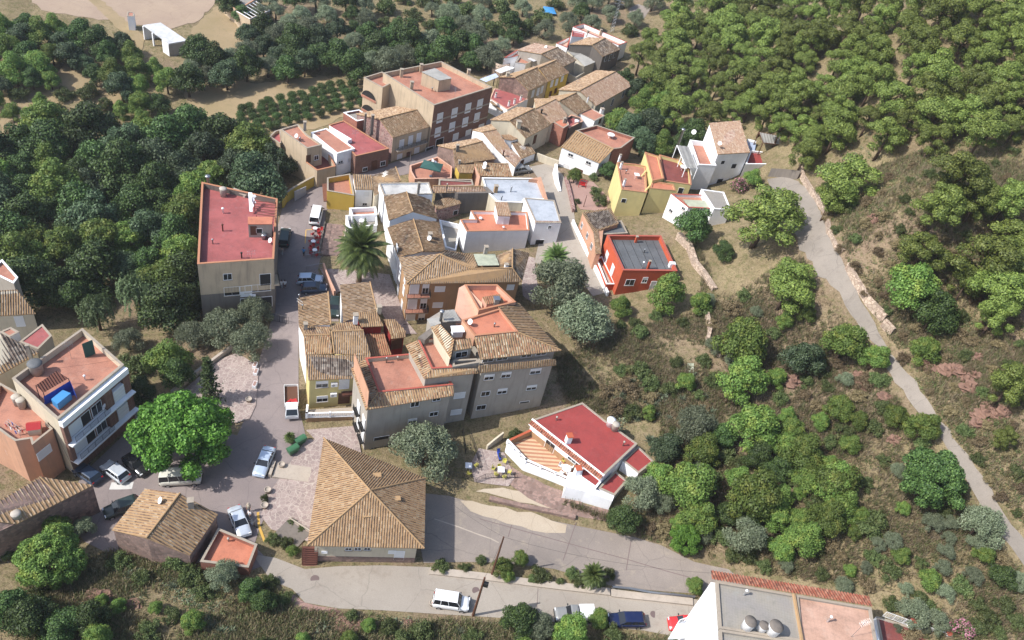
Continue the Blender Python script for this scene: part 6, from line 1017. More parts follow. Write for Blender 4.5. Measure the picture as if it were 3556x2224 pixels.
        L.append((cr, tr, w, c))
    PROTO[kind] = L
def plant(kind, p, wpx, label, group=None, name=None, cat='tree', zs=None, world=None):
    """tree whose crown centre is seen at photo pixel p with crown width wpx (photo pixels of the full view)"""
    if kind not in PROTO: proto(kind)
    L = PROTO[kind]; cr, tr, w, c = L[rng.randrange(len(L))]; q = G(p); d = float((q-CC)@CF); s = wpx*1.4706*d/fpx/w
    zz = s*(zs or (rng.uniform(.92, 1.12) if kind != 'pine' else min(1.1, max(.62, 1.05*(105/wpx)**.6)*rng.uniform(.95, 1.08)))); q = G(p, c*zz); z = float(Ht(q[0], q[1]))
    nm = name or {'pine': 'pine_tree', 'broad': 'broadleaf_tree', 'dull': 'broadleaf_tree', 'bright': 'broadleaf_tree', 'olive': 'olive_tree', 'shrub': 'shrub', 'dryshrub': 'dry_shrub', 'citrus': 'citrus_tree', 'agave': 'agave', 'cactus': 'prickly_pear'}.get(kind, kind)
    t = thing(nm, (float(q[0]), float(q[1]), z), label, cat, group); t.rotation_euler = (0, 0, rng.uniform(0, 6.28)); t.scale = (s, s, zz)
    for me, pn in ((cr, cr.name.split('.')[0]), (tr, 'trunk' if tr and 'trunk' in tr.name else 'stem')):
        if me: o = bpy.data.objects.new(pn, me); scene.collection.objects.link(o); o.parent = t
    return t
def inpoly(x, y, P_):
    j = len(P_)-1; c = False
    for i in range(len(P_)):
        if (P_[i][1] > y) != (P_[j][1] > y) and x < (P_[j][0]-P_[i][0])*(y-P_[i][1])/(P_[j][1]-P_[i][1])+P_[i][0]: c = not c
        j = i
    return c
def poly(s): return [tuple(map(float, q.split(','))) for q in s.split()]
TAKEN = []
def fill(kinds, zone, sp, w, label, group, avoid=(), n=4000, cat='tree', mx=999):
    Z = poly(zone); xs = [p[0] for p in Z]; ys = [p[1] for p in Z]; k = 0
    for _ in range(n):
        if k >= mx: break
        x, y = rng.uniform(min(xs), max(xs)), rng.uniform(min(ys), max(ys))
        if not inpoly(x, y, Z) or any(inpoly(x, y, a) for a in avoid) or any((x-a)**2+((y-b)*1.25)**2 < (max(sp, r*.42))**2 for a, b, r in TAKEN): continue
        kd = rng.choice(kinds); ww = w*rng.uniform(.75, 1.2); TAKEN.append((x, y, sp)); l = label[kd] if isinstance(label, dict) else label
        plant(kd, FF(x, y), ww, l, (group[kd] if isinstance(group, dict) else group), cat=cat); k += 1
def many(c, lst, label, group, cat='tree', sc=1.0):
    for kd, x, y, wpx in lst:
        p = c(x, y); D_ = (p[0]/1.4706, p[1]/1.4706); TAKEN.append((D_[0], D_[1], wpx)); plant(kd, p, wpx*sc, label[kd] if isinstance(label, dict) else label, group[kd] if isinstance(group, dict) else group, cat=cat)
# single trees one can point at
def one(kind, c, x, y, wpx, label, name=None, cat='tree', zs=None):
    p = c(x, y); TAKEN.append((p[0]/1.4706, p[1]/1.4706, wpx)); return plant(kind, p, wpx, label, None, name, cat, zs)
one('mulberry', FF, 435, 1020, 262, 'huge bright green mulberry tree shading the cars in the square', 'mulberry_tree', zs=None)
one('palm', FF, 853, 590, 126, 'big date palm with arching fronds beside the steps and alley', 'date_palm'); one('palm', FF, 1314, 610, 72, 'palm crown rising out of the grey olive beside the lane', 'date_palm')
one('palm', B7, 1350, 720, 62, 'small young palm in the hedge strip between the two concrete roads', 'date_palm'); one('palm', B3, 480, 1325, 30, 'potted little palm by the green bins', 'potted_palm', 'plant')
one('conifer', FF, 493, 900, 62, 'slim dark conifer at the edge of the paved square', 'conifer'); one('willow', FF, 330, 690, 118, 'tall pale weeping willow above the balcony block', 'willow_tree'); one('willow', FF, 228, 735, 92, 'smaller weeping willow left of the tall one', 'willow_tree')
one('olive', FF, 1003, 1050, 172, 'grey green olive tree in front of the grey apartment house', 'olive_tree'); one('olive', FF, 1325, 665, 168, 'large round olive tree under the small palm crown', 'olive_tree'); one('olive', FF, 1372, 745, 160, 'large olive tree lower right of the twin olive by the lane', 'olive_tree')
one('bright', FF, 1578, 690, 98, 'bright green vine tree growing against the front of the orange cube house', 'vine_tree'); one('bright', FF, 1467, 722, 62, 'small green tree at the lower left corner of the orange house', 'small_tree')
one('bright', FF, 1358, 413, 42, 'little lemon tree with bright leaves in front of the white ribbed roof house', 'lemon_tree'); one('shrub', FF, 1223, 1030, 54, 'bright bush behind the terrace wall of the red roofed bungalow', 'bush', 'shrub')
one('pine', FF, 1815, 505, 205, 'broad umbrella pine beside the hill track under the tall white house', 'pine_tree'); one('pine', FF, 1868, 672, 165, 'pine tree with several lobes on the left edge of the hill track', 'pine_tree')
one('broad', FF, 1645, 530, 100, 'dense bush tree against the wall of the small white house', 'broadleaf_tree'); one('broad', FF, 1710, 590, 60, 'small dark bush under the broad umbrella pine', 'bush', 'shrub'); one('bright', FF, 1778, 420, 52, 'round green garden tree in front of the red roofed annex', 'garden_tree')
one('oleander', FF, 1745, 440, 46, 'pink oleander bush at the corner of the tall white house', 'oleander', 'shrub'); one('oleander', B8, 2020, 930, 66, 'pink oleander bush by the white fence of the corner block', 'oleander', 'shrub')
one('shrub', B8, 1070, 562, 48, 'round isolated bright bush above the orange tile edge', 'bush', 'shrub'); one('bright', B7, 2210, 800, 52, 'yellow green bush against the left wall of the corner block', 'bush', 'shrub')
one('bright', D3, 740, 85, 118, 'bright leafy tree leaning over the track above the small round one', 'broadleaf_tree'); one('bright', D3, 960, 200, 80, 'small round bright tree overhanging the left edge of the track', 'broadleaf_tree'); one('dull', D3, 430, 200, 108, 'grey green tree left of the two bright trees at the track', 'broadleaf_tree')
one('bright', D3, 690, 575, 84, 'single upright bright tree on the dry slope below the track', 'broadleaf_tree'); one('bright', D3, 1110, 640, 74, 'left one of the pair of bright trees beside the lower track', 'broadleaf_tree'); one('bright', D3, 1325, 720, 92, 'right one of the pair of bright trees, its crown touching the track', 'broadleaf_tree')
one('bigbroad', D3, 1400, 1090, 180, 'big dense dark green tree beside the lower end of the track', 'broadleaf_tree'); one('olive', D3, 1760, 1430, 120, 'grey olive tree at the track edge near the right border', 'olive_tree'); one('pine', D3, 1970, 400, 128, 'lone pine above the red rocks at the right border', 'pine_tree')
one('bright', FF, 1755, 805, 140, 'fresh green tree beside the white stone walls of the hill garden', 'broadleaf_tree'); one('bright', FF, 1760, 892, 130, 'fresh green tree just below the one by the stone walls', 'broadleaf_tree'); one('bright', FF, 1788, 1005, 138, 'fresh green tree third in line down from the stone walls', 'broadleaf_tree')
one('olive', FF, 1648, 1000, 125, 'grey olive tree rising out of the prickly pear slope', 'olive_tree'); one('olive', FF, 1516, 1160, 112, 'olive tree close to the back of the red roofed bungalow', 'olive_tree'); one('broad', FF, 1470, 1225, 96, 'green bushy tree at the lower corner of the red roofed bungalow', 'broadleaf_tree')
one('mulberry', FF, 1620, 1270, 100, 'vivid green round tree at the end of the concrete yard', 'broadleaf_tree'); one('olive', FF, 1765, 1265, 118, 'grey olive tree right of the vivid green round tree', 'olive_tree')
one('bright', FF, 1630, 1148, 150, 'wide pale green tree between the bungalow and the yellowing tree', 'broadleaf_tree'); one('bright', FF, 1785, 1170, 150, 'yellowing green tree in the thicket right of the bungalow', 'broadleaf_tree'); one('bright', FF, 1900, 1070, 120, 'pale green tree on the slope right of the yellowing one', 'broadleaf_tree'); one('bright', FF, 1975, 1135, 128, 'pale green tree with dark shadow in the middle of the lower slope', 'broadleaf_tree')
one('shrub', FF, 1665, 850, 54, 'dark leafy shrub below the curved white garden wall', 'shrub', 'shrub')
one('bigbright', B2, 400, 850, 190, 'big yellow green tree in front of the dark stone house', 'broadleaf_tree'); one('bright', B2, 430, 630, 82, 'bright bush behind the big yellow green tree at the stone wall', 'bush', 'shrub'); one('olive', B2, 655, 620, 64, 'small grey bush at the corner of the dark stone house', 'bush', 'shrub')
one('olive', B2, 1740, 990, 88, 'olive bush below the orange floored annex', 'olive_tree'); one('shrub', B2, 1370, 880, 80, 'shrub growing at the foot of the stone cottage gable', 'shrub', 'shrub')
one('broad', B7, 740, 1100, 108, 'dark green bushy tree at the near roadside below the grey pickup', 'broadleaf_tree'); one('olive', B7, 900, 1140, 90, 'grey bush tree right of the dark green roadside tree', 'olive_tree'); one('bright', B7, 1400, 1075, 62, 'tall light shrub in front of the blue car', 'broadleaf_tree'); one('bright', B7, 1180, 1170, 95, 'green roadside tree below the grey pickup bed', 'broadleaf_tree'); one('shrub', B7, 1530, 1215, 62, 'shrub at the near verge below the blue car', 'shrub', 'shrub')
# orchard
for r_ in range(5):
    for k in range(13):
        x, y = 568+k*24+r_*4+rng.uniform(-5, 5), 284-k*6.2+r_*13-26+rng.uniform(-3, 3)
        if x < 855 and 190 < y < 318 and not (x > 640 and y > 300): plant('citrus', FF(x, y), 27, 'round dark citrus tree in the orchard rows behind the brick block', 'citrus trees in the orchard')
# woods
house_zone = [poly('1160,190 1200,110 1340,60 1480,90 1470,200 1500,260 1420,330 1160,330'), poly('1660,280 1870,300 1890,430 1680,460 1560,470 1430,420 1450,370 1560,340')]
LP = 'Aleppo pine of the dense wood above the village on the right hill'
many(A4, [('pine', 190, 620, 100), ('pine', 390, 690, 115), ('pine', 670, 640, 105), ('pine', 890, 560, 100), ('pine', 1010, 690, 120), ('pine', 630, 900, 118), ('pine', 980, 940, 118), ('pine', 1330, 800, 150), ('pine', 1370, 510, 125), ('pine', 1510, 290, 120), ('pine', 1650, 100, 110), ('pine', 1850, 160, 110), ('pine', 1820, 560, 110), ('pine', 400, 1080, 90), ('pine', 250, 740, 105), ('pine', 640, 430, 95), ('pine', 890, 370, 105), ('pine', 130, 800, 90)], 'pine tree standing apart among dry clearings on the upper right hill', 'pines of the open upper hill')
many(D2, [('pine', 800, 190, 175), ('pine', 680, 330, 90), ('pine', 1720, 110, 170), ('pine', 1560, 370, 140), ('pine', 1870, 320, 110), ('pine', 2100, 330, 120), ('pine', 1420, 730, 135), ('pine', 1980, 820, 200), ('pine', 2150, 680, 160), ('pine', 2060, 1060, 170), ('pine', 2010, 1260, 110), ('pine', 1780, 1000, 90)], 'large pine on the slope between the track and the right border', 'pines right of the track')
one('bright', D2, 1330, 1040, 150, 'round leafy tree by the little earth platform above the track', 'broadleaf_tree'); one('broad', D2, 1530, 1220, 120, 'dark round tree below the leafy one above the track', 'broadleaf_tree')
fill(['pine'], '1500,95 1560,60 1580,0 2120,0 2050,200 1960,330 1890,330 1830,285 1700,275 1600,262 1560,215 1520,150', 46, 88, LP, 'pines of the dense right wood', house_zone)
fill(['pine'], '2100,-10 2440,-10 2440,300 2250,330 2060,320 2050,180', 64, 104, 'pine tree standing apart among dry clearings on the upper right hill', 'pines of the open upper hill')
SL = {'broad': 'dark rounded tree in the thicket behind the long pale gabled house', 'bright': 'lighter rounded tree in the thicket behind the long pale gabled house', 'dull': 'blue green tree in the thicket behind the long pale gabled house'}
fill(['broad', 'bright', 'dull'], '1470,180 1530,180 1600,270 1650,285 1640,340 1560,370 1500,330 1440,300 1500,240', 40, 76, SL, {k: v+'s' for k, v in SL.items()})
LL = {'broad': 'tall dark broadleaf tree in the ravine wood at the left', 'dull': 'tall blue green broadleaf tree in the ravine wood at the left', 'bright': 'tall lighter broadleaf tree in the ravine wood at the left'}
fill(['broad', 'broad', 'broad', 'dull', 'bright'], '-30,310 150,280 300,320 430,300 520,310 640,350 668,400 640,430 480,425 462,600 462,720 380,720 370,640 270,640 180,720 80,670 -30,600', 54, 126, LL, {k: v+'s' for k, v in LL.items()})
LH = {'broad': 'dark tree of the hazy grove below the ploughed field', 'bright': 'lighter tree of the hazy grove below the ploughed field', 'dull': 'blue green tree of the hazy grove below the ploughed field'}
fill(['broad', 'bright', 'dull'], '-30,30 80,55 200,75 310,105 400,190 410,240 330,255 290,205 200,170 120,165 60,190 -30,240', 40, 72, LH, {k: v+'s' for k, v in LH.items()}, [poly('85,150 150,150 190,190 90,200')])
fill(['shrub', 'bright'], '0,190 60,180 200,190 300,230 360,290 300,300 100,290 0,280', 44, 52, {'shrub': 'low shrub on the dry meadow at the upper left', 'bright': 'small tree on the dry meadow at the upper left'}, {'shrub': 'low shrubs on the dry meadow', 'bright': 'small trees on the dry meadow'})
LM_ = {'broad': 'dark tree of the tall hedge wood behind the brick block', 'dull': 'blue green tree of the tall hedge wood behind the brick block', 'olive': 'olive tree of the tall hedge wood behind the brick block'}
fill(['broad', 'broad', 'dull', 'olive'], '460,120 560,110 600,60 900,70 1180,115 1170,160 1000,130 850,160 760,135 640,175 500,180 430,215 420,180', 38, 80, LM_, {k: v+'s' for k, v in LM_.items()})
LT = {'olive': 'olive tree on the terraced groves along the upper edge', 'shrub': 'green shrub on the terraced groves along the upper edge', 'broad': 'dark tree on the terraced groves along the upper edge'}
fill(['olive', 'olive', 'broad', 'shrub'], '440,-10 530,-10 560,70 620,55 900,70 1180,110 1340,50 1480,60 1500,90 1560,-10', 36, 60, LT, {k: v+'s' for k, v in LT.items()}, house_zone)
many(FF, [('olive', 530, 765, 125), ('olive', 595, 800, 110), ('olive', 455, 790, 100), ('olive', 600, 735, 95), ('olive', 520, 700, 80)], 'grey green olive tree of the clump below the pink red terrace block', 'olive trees below the red terrace block')
many(FF, [('bright', 395, 850, 120), ('shrub', 320, 860, 95), ('broad', 420, 880, 90), ('olive', 300, 800, 80), ('broad', 335, 920, 80)], {'bright': 'yellowish bushy tree behind the balcony block, above the paved square wall', 'shrub': 'broad low bush right behind the balcony block', 'broad': 'dark bush in the shade between balcony block and square', 'olive': 'grey bush between the willows and the balcony block'}, {'bright': 'yellowish bushy trees behind the balcony block', 'shrub': 'low bushes behind the balcony block', 'broad': 'dark bushes behind the balcony block', 'olive': 'grey bushes behind the balcony block'})
# scrub on the right slopes
LS = {'shrub': 'green scrub bush on the dry slope right of the village', 'dryshrub': 'brown dry scrub bush on the slope right of the village', 'bright': 'small leafy tree on the dry slope right of the village'}
many(D4, [('shrub', 570, 195, 42), ('shrub', 330, 250, 70), ('shrub', 400, 340, 60), ('dryshrub', 240, 360, 70), ('shrub', 520, 380, 60), ('shrub', 900, 800, 70), ('dryshrub', 400, 1290, 46), ('dryshrub', 480, 1300, 46), ('shrub', 820, 950, 60), ('shrub', 860, 1330, 70), ('shrub', 1250, 440, 50), ('dryshrub', 620, 870, 60), ('dryshrub', 100, 380, 50)], LS, {k: v+'s' for k, v in LS.items()}, 'shrub')
many(D3, [('bright', 100, 720, 96), ('bright', 300, 880, 90), ('bright', 660, 1130, 112), ('bright', 610, 1000, 60), ('shrub', 960, 730, 58), ('shrub', 950, 1420, 90), ('bright', 1330, 130, 84), ('shrub', 1640, 750, 52), ('pine', 1920, 800, 66), ('shrub', 620, 840, 52), ('shrub', 1020, 960, 48), ('shrub', 240, 480, 44), ('dryshrub', 520, 560, 44), ('dryshrub', 430, 480, 44), ('shrub', 1300, 950, 50), ('shrub', 500, 1280, 60), ('shrub', 1480, 1340, 50), ('bright', 60, 1200, 96), ('bright', 220, 1250, 90), ('shrub', 880, 1130, 50)], {**LS, 'pine': 'little pine below the red rocks at the right border'}, {**{k: v+'s' for k, v in LS.items()}, 'pine': 'little pines below the red rocks'}, 'shrub')
many(B8, [('shrub', 1540, 540, 64), ('bright', 1790, 600, 70), ('shrub', 2010, 640, 70), ('broad', 2270, 580, 80), ('olive', 1690, 820, 90), ('shrub', 2300, 760, 66), ('shrub', 1380, 250, 84), ('dryshrub', 1150, 330, 60), ('olive', 1850, 880, 70), ('shrub', 2200, 850, 70), ('shrub', 2380, 880, 60)], {**LS, 'broad': 'dark green tree near the right border low on the slope', 'olive': 'grey olive bush above the white fence of the corner block'}, {**{k: v+'s' for k, v in LS.items()}, 'broad': 'dark trees low on the slope', 'olive': 'olive bushes above the white fence'}, 'shrub')
track_av = [poly('1800,400 1900,400 2000,560 2150,800 2430,1240 2430,1380 2290,1190 2060,860 1900,620 1840,560')]
fill(['bright', 'broad', 'bright', 'olive', 'dull'], '1560,1060 1640,1040 1760,1000 1850,1000 2000,1080 2040,1180 1980,1260 1850,1300 1700,1290 1560,1250', 56, 92, {'dull': 'blue green tree of the thicket right of the bungalow', 'bright': 'pale green tree of the thicket right of the bungalow', 'olive': 'grey olive tree of the thicket right of the bungalow', 'broad': 'dark green tree of the thicket right of the bungalow'}, {'bright': 'pale green thicket trees', 'olive': 'olive thicket trees', 'broad': 'dark thicket trees', 'dull': 'blue green thicket trees'})
LS['olive'] = 'grey green bush on the dry slope right of the village'
fill(['shrub', 'shrub', 'dryshrub', 'bright', 'olive'], '1590,470 1640,560 1700,700 1950,640 2050,850 2420,1330 2420,1512 2060,1512 1700,1320 1640,1330 1560,1290 1560,1150 1500,1010 1440,960 1420,880 1480,820 1640,880 1680,640', 36, 52, LS, {k: v+'s' for k, v in LS.items()}, track_av+[poly('1480,780 1660,740 1690,900 1500,880'), poly('1230,940 1560,1000 1560,1200 1400,1230 1200,1100'), poly('1650,1330 2100,1400 2100,1512 1600,1512')], cat='shrub', mx=85)
LU = {'shrub': 'green scrub bush on the dry bank above the hill track', 'dryshrub': 'brown dry scrub bush on the dry bank above the hill track'}
fill(['shrub', 'dryshrub', 'dryshrub'], '1930,440 2060,400 2250,380 2418,330 2418,1250 2230,1000 2090,780 1990,600', 44, 40, LU, {k: v+'s' for k, v in LU.items()}, cat='shrub', mx=90)
many(D1, [('shrub', 650, 530, 44), ('shrub', 890, 600, 40), ('shrub', 490, 680, 54), ('shrub', 300, 620, 36), ('shrub', 1110, 480, 46), ('bright', 1060, 400, 60), ('shrub', 440, 600, 40)], {'shrub': 'garden shrub on the plot below the orange cube house', 'bright': 'straggly pale tree right of the vine tree'}, {'shrub': 'garden shrubs below the orange house', 'bright': 'straggly pale trees'}, 'shrub')
many(A8, [('shrub', 440, 570, 40), ('shrub', 470, 630, 44), ('broad', 530, 420, 50), ('shrub', 430, 470, 30), ('shrub', 310, 640, 24)], {'shrub': 'vegetable patch shrub right of the pink garden soil', 'broad': 'dark shrub between the white ribbed roof house and the yellow flats'}, {'shrub': 'vegetable patch shrubs', 'broad': 'dark shrubs by the ribbed roof house'}, 'shrub')
many(B7, [('shrub', 415, 590, 36), ('bright', 745, 575, 48), ('bright', 600, 650, 60), ('bright', 640, 720, 40), ('shrub', 280, 655, 34), ('shrub', 75, 640, 50), ('shrub', 915, 720, 58), ('shrub', 1080, 775, 30), ('shrub', 1190, 710, 46), ('shrub', 1480, 705, 42), ('shrub', 1240, 780, 40), ('shrub', 850, 745, 34), ('shrub', 1420, 770, 40)], {'shrub': 'low hedge shrub in the planted strip between the two roads', 'bright': 'bright creeper mound by the leaning pole in the planted strip'}, {'shrub': 'hedge shrubs of the planted strip', 'bright': 'bright creeper mounds of the planted strip'}, 'shrub')
many(B6, [('shrub', 200, 770, 44), ('shrub', 290, 800, 44), ('bright', 345, 860, 36), ('shrub', 340, 650, 24), ('shrub', 410, 700, 22)], {'shrub': 'shrub in the bed beside the steps left of the hall', 'bright': 'bright green bush at the lower end of the bed beside the steps'}, {'shrub': 'shrubs in the bed beside the steps', 'bright': 'bright bushes in the bed by the steps'}, 'shrub')
LB = {'shrub': 'green scrub bush on the near bank in the lower left', 'dryshrub': 'dry scrub bush on the near bank in the lower left', 'bright': 'light green bush on the near bank in the lower left', 'agave': 'spiky agave rosette on the near bank in the lower left', 'broad': 'dark bush tree on the near bank in the lower left'}
many(B2, [('agave', 900, 880, 40), ('agave', 960, 930, 40), ('agave', 1000, 1000, 36), ('agave', 870, 950, 34), ('agave', 1080, 980, 34), ('agave', 1400, 1050, 34), ('agave', 1340, 1090, 30), ('shrub', 930, 890, 70), ('shrub', 1480, 1010, 76), ('shrub', 1100, 1020, 60), ('broad', 230, 1330, 130), ('broad', 480, 1390, 110), ('broad', 700, 1330, 100), ('broad', 90, 1250, 110), ('bright', 920, 1235, 44), ('bright', 1210, 1255, 40), ('shrub', 1330, 1310, 54), ('bright', 1500, 1350, 66), ('shrub', 1160, 1430, 70), ('bright', 790, 1200, 40), ('dryshrub', 760, 920, 50), ('shrub', 1580, 1120, 60), ('agave', 1650, 1420, 40), ('agave', 1720, 1440, 40), ('agave', 1800, 1440, 40), ('bright', 750, 1480, 80), ('shrub', 300, 1130, 60), ('shrub', 60, 850, 40)], LB, {k: v+'s' for k, v in LB.items()}, 'shrub')
LV = {'shrub': 'green verge shrub along the lower edge beside the concrete road', 'bright': 'light verge bush along the lower edge beside the concrete road', 'agave': 'spiky verge plant along the lower edge beside the road', 'cactus': 'prickly pear clump along the lower edge near the reddish bank', 'broad': 'dark verge bush along the lower edge beside the concrete road'}
many(B6, [('cactus', 580, 1420, 46), ('cactus', 520, 1460, 40), ('shrub', 780, 1330, 46), ('bright', 900, 1400, 42), ('shrub', 1040, 1410, 60), ('shrub', 1300, 1440, 80), ('bright', 760, 1500, 50), ('shrub', 1150, 1490, 70), ('bright', 420, 1500, 40), ('shrub', 290, 1200, 50), ('shrub', 170, 1080, 54), ('shrub', 1660, 1490, 60), ('agave', 1560, 1460, 44), ('broad', 130, 1230, 70), ('broad', 40, 1130, 70)], LV, {k: v+'s' for k, v in LV.items()}, 'shrub')
LC = {'cactus': 'prickly pear clump in the grey green thicket behind the bungalow', 'agave': 'agave rosette in the grey green thicket behind the bungalow'}
for _ in range(46):
    x, y = rng.uniform(1440, 1700), rng.uniform(850, 1060)
    if y > 850+abs(x-1560)*.35 and y > 905-(x-1440)*.2 and (x-1330)*.9 > (1000-y)*.35+100: plant(rng.choice(['cactus', 'cactus', 'agave']), FF(x, y), rng.uniform(26, 40), '', None, cat='shrub')
for o in list(scene.collection.objects):
    if o.get('label') == '':
        k = 'agave' if 'agave' in o.name else 'cactus'; o['label'] = LC[k]; o['group'] = LC[k]+'s'
fill(['pine'], '2430,0 2700,0 2700,1100 2430,900', 88, 112, 'large pine on the slope between the track and the right border', 'pines right of the track', mx=36)
fill(['shrub', 'dryshrub'], '2430,900 2700,1100 2700,1640 2480,1640 2480,1400', 60, 46, LU, {k: v+'s' for k, v in LU.items()}, cat='shrub', mx=24)
fill(['shrub', 'bright'], '-80,1520 1560,1520 1560,1640 -80,1640', 66, 60, LV, {k: v+'s' for k, v in LV.items()}, cat='shrub', mx=34)
# dry grass and ground scrub: uncountable stuff
def turf(name, zone, n, mats, hgt, seed, avoid=()):
    Z = poly(zone); r = np.random.RandomState(seed); xs = [p[0] for p in Z]; ys = [p[1] for p in Z]; pts = []
    cor = np.array([G(FF(*p))[:2] for p in Z]); x0, y0 = cor.min(0); x1, y1 = cor.max(0); Q = np.c_[r.uniform(x0, x1, n*3), r.uniform(y0, y1, n*3)]; z = Ht(Q[:, 0], Q[:, 1]); V_ = np.c_[Q, z]-CC; dz = V_@CF; px = (cx+fpx*(V_@CR)/dz)/1.4706; py = (cy-fpx*(V_@CU)/dz)/1.4706
    dens = np.sin(Q[:, 0]*.35+2*np.sin(Q[:, 1]*.21))+np.sin(Q[:, 1]*.41+1.5*np.sin(Q[:, 0]*.17))+r.normal(size=len(Q))*.8
    ok = [i for i in range(len(Q)) if dens[i] > -.3 and inpoly(px[i], py[i], Z) and not any(inpoly(px[i], py[i], a) for a in avoid)][:n]
    P_ = np.c_[Q[ok], z[ok]]; m = len(P_); k = 7; pos = np.repeat(P_, k, 0)+r.normal(size=(m*k, 3))*[.16, .16, 0]; nr = np.c_[r.normal(size=(m*k, 2)), r.uniform(0, .5, m*k)]
    a = r.uniform(0, 6.28, m*k); h_ = hgt*r.uniform(.4, 1.3, m*k); s_ = np.c_[np.cos(a), np.sin(a), np.zeros(m*k)]*.05; tp = pos+np.c_[r.normal(size=(m*k, 2))*.4*h_[:, None], h_]; pos[:, 2] -= .05
    v = np.stack([pos-s_, pos+s_, tp+s_*.3, tp-s_*.3], 1).reshape(-1, 3); me = cardmesh(name, v, mats, np.repeat(r.choice(len(mats), m, p=[.62, .38][:len(mats)] if len(mats) == 2 else None), k)); o = bpy.data.objects.new(name, me); scene.collection.objects.link(o); struct(o, 'stuff')
M['scrubmix'] = None; del M['scrubmix']
yard_av = [poly('985,1160 1560,1280 1720,1345 1760,1430 1640,1420 1000,1340'), poly('1200,940 1560,1000 1560,1180 1460,1230 1190,1130'), poly('1640,1330 2100,1400 2100,1512 1600,1512')]
turf('dry_grass', '1590,470 1640,560 1700,700 1900,600 2050,850 2420,1330 2420,1512 2060,1512 1700,1320 1560,1290 1330,1190 1400,1000 1330,940 1300,850 1480,780 1640,740 1660,640', 24000, [LM['dry'], LM['grass']], .62, 5, track_av+yard_av)
turf('dry_grass', '1930,440 2060,400 2250,330 2418,250 2660,250 2660,1600 2418,1250 2230,1000 2090,780 1990,600', 20000, [LM['dry'], LM['grass']], .55, 6)
turf('dry_grass', '60,1390 260,1300 420,1330 560,1360 640,1380 700,1440 800,1450 1120,1470 1300,1490 1640,1512 1560,1640 -60,1640', 20000, [LM['dry'], LM['grass']], .6, 7, [poly('720,1340 1640,1400 1700,1512 1520,1492 1120,1458 800,1440')])

def mat_cover(name, zone, n, mat, size, seed, avoid=()):
    """low creeping scrub: small leaf clumps hugging the ground"""
    Z = poly(zone); r = np.random.RandomState(seed); cor = np.array([G(FF(*p))[:2] for p in Z]); x0, y0 = cor.min(0); x1, y1 = cor.max(0); Q = np.c_[r.uniform(x0, x1, n*4), r.uniform(y0, y1, n*4)]; z = Ht(Q[:, 0], Q[:, 1]); V_ = np.c_[Q, z]-CC; dz = V_@CF; px = (cx+fpx*(V_@CR)/dz)/1.4706; py = (cy-fpx*(V_@CU)/dz)/1.4706
    dens = np.sin(Q[:, 0]*.47+2*np.sin(Q[:, 1]*.33))+np.sin(Q[:, 1]*.52+1.5*np.sin(Q[:, 0]*.27))+r.normal(size=len(Q))*.6
    ok = [i for i in range(len(Q)) if dens[i] > .1 and inpoly(px[i], py[i], Z) and not any(inpoly(px[i], py[i], a) for a in avoid)][:n]; P_ = np.c_[Q[ok], z[ok]]; m = len(P_); k = 26; sc = np.repeat(r.uniform(.5, 1.5, m), k); d = r.normal(size=(m*k, 3)); d[:, 2] = np.abs(d[:, 2]); d /= np.linalg.norm(d, axis=1)[:, None]
    pos = np.repeat(P_, k, 0)+d*(size*sc)[:, None]*r.uniform(.4, 1, m*k)[:, None]*[1.2, 1.2, .6]; v = cards(pos, d+r.normal(size=(m*k, 3))*.6, .09, .06, seed); me = cardmesh(name, v, mat, np.repeat(r.randint(0, len(mat), m), k)); o = bpy.data.objects.new(name, me); scene.collection.objects.link(o); struct(o, 'stuff')
mat_cover('low_scrub', '1590,470 1640,560 1700,700 1900,600 2050,850 2420,1330 2420,1512 2060,1512 1700,1320 1560,1290 1330,1190 1400,1000 1330,940 1300,850 1480,780 1640,740 1660,640', 5000, [LM['shrub'], LM['dryshrub'], LM['dryshrub']], .5, 15, track_av+yard_av)
mat_cover('low_scrub', '1930,440 2060,400 2250,330 2418,250 2660,250 2660,1600 2418,1250 2230,1000 2090,780 1990,600', 6500, [LM['shrub'], LM['dryshrub'], LM['dryshrub']], .45, 16)
mat_cover('low_scrub', '60,1390 260,1300 420,1330 560,1360 640,1380 700,1440 800,1450 1120,1470 1300,1490 1640,1512 1560,1640 -60,1640', 2400, [LM['shrub'], LM['dryshrub'], LM['olive']], .4, 17, [poly('720,1340 1640,1400 1700,1512 1520,1492 1120,1458 800,1440')])
mat_cover('low_scrub', '1500,95 1560,60 1580,0 2418,0 2418,330 2060,400 1960,420 1890,400 1830,285 1700,275 1600,262 1560,215 1520,150', 2600, [LM['shrub'], LM['dryshrub'], LM['olive']], .45, 18)
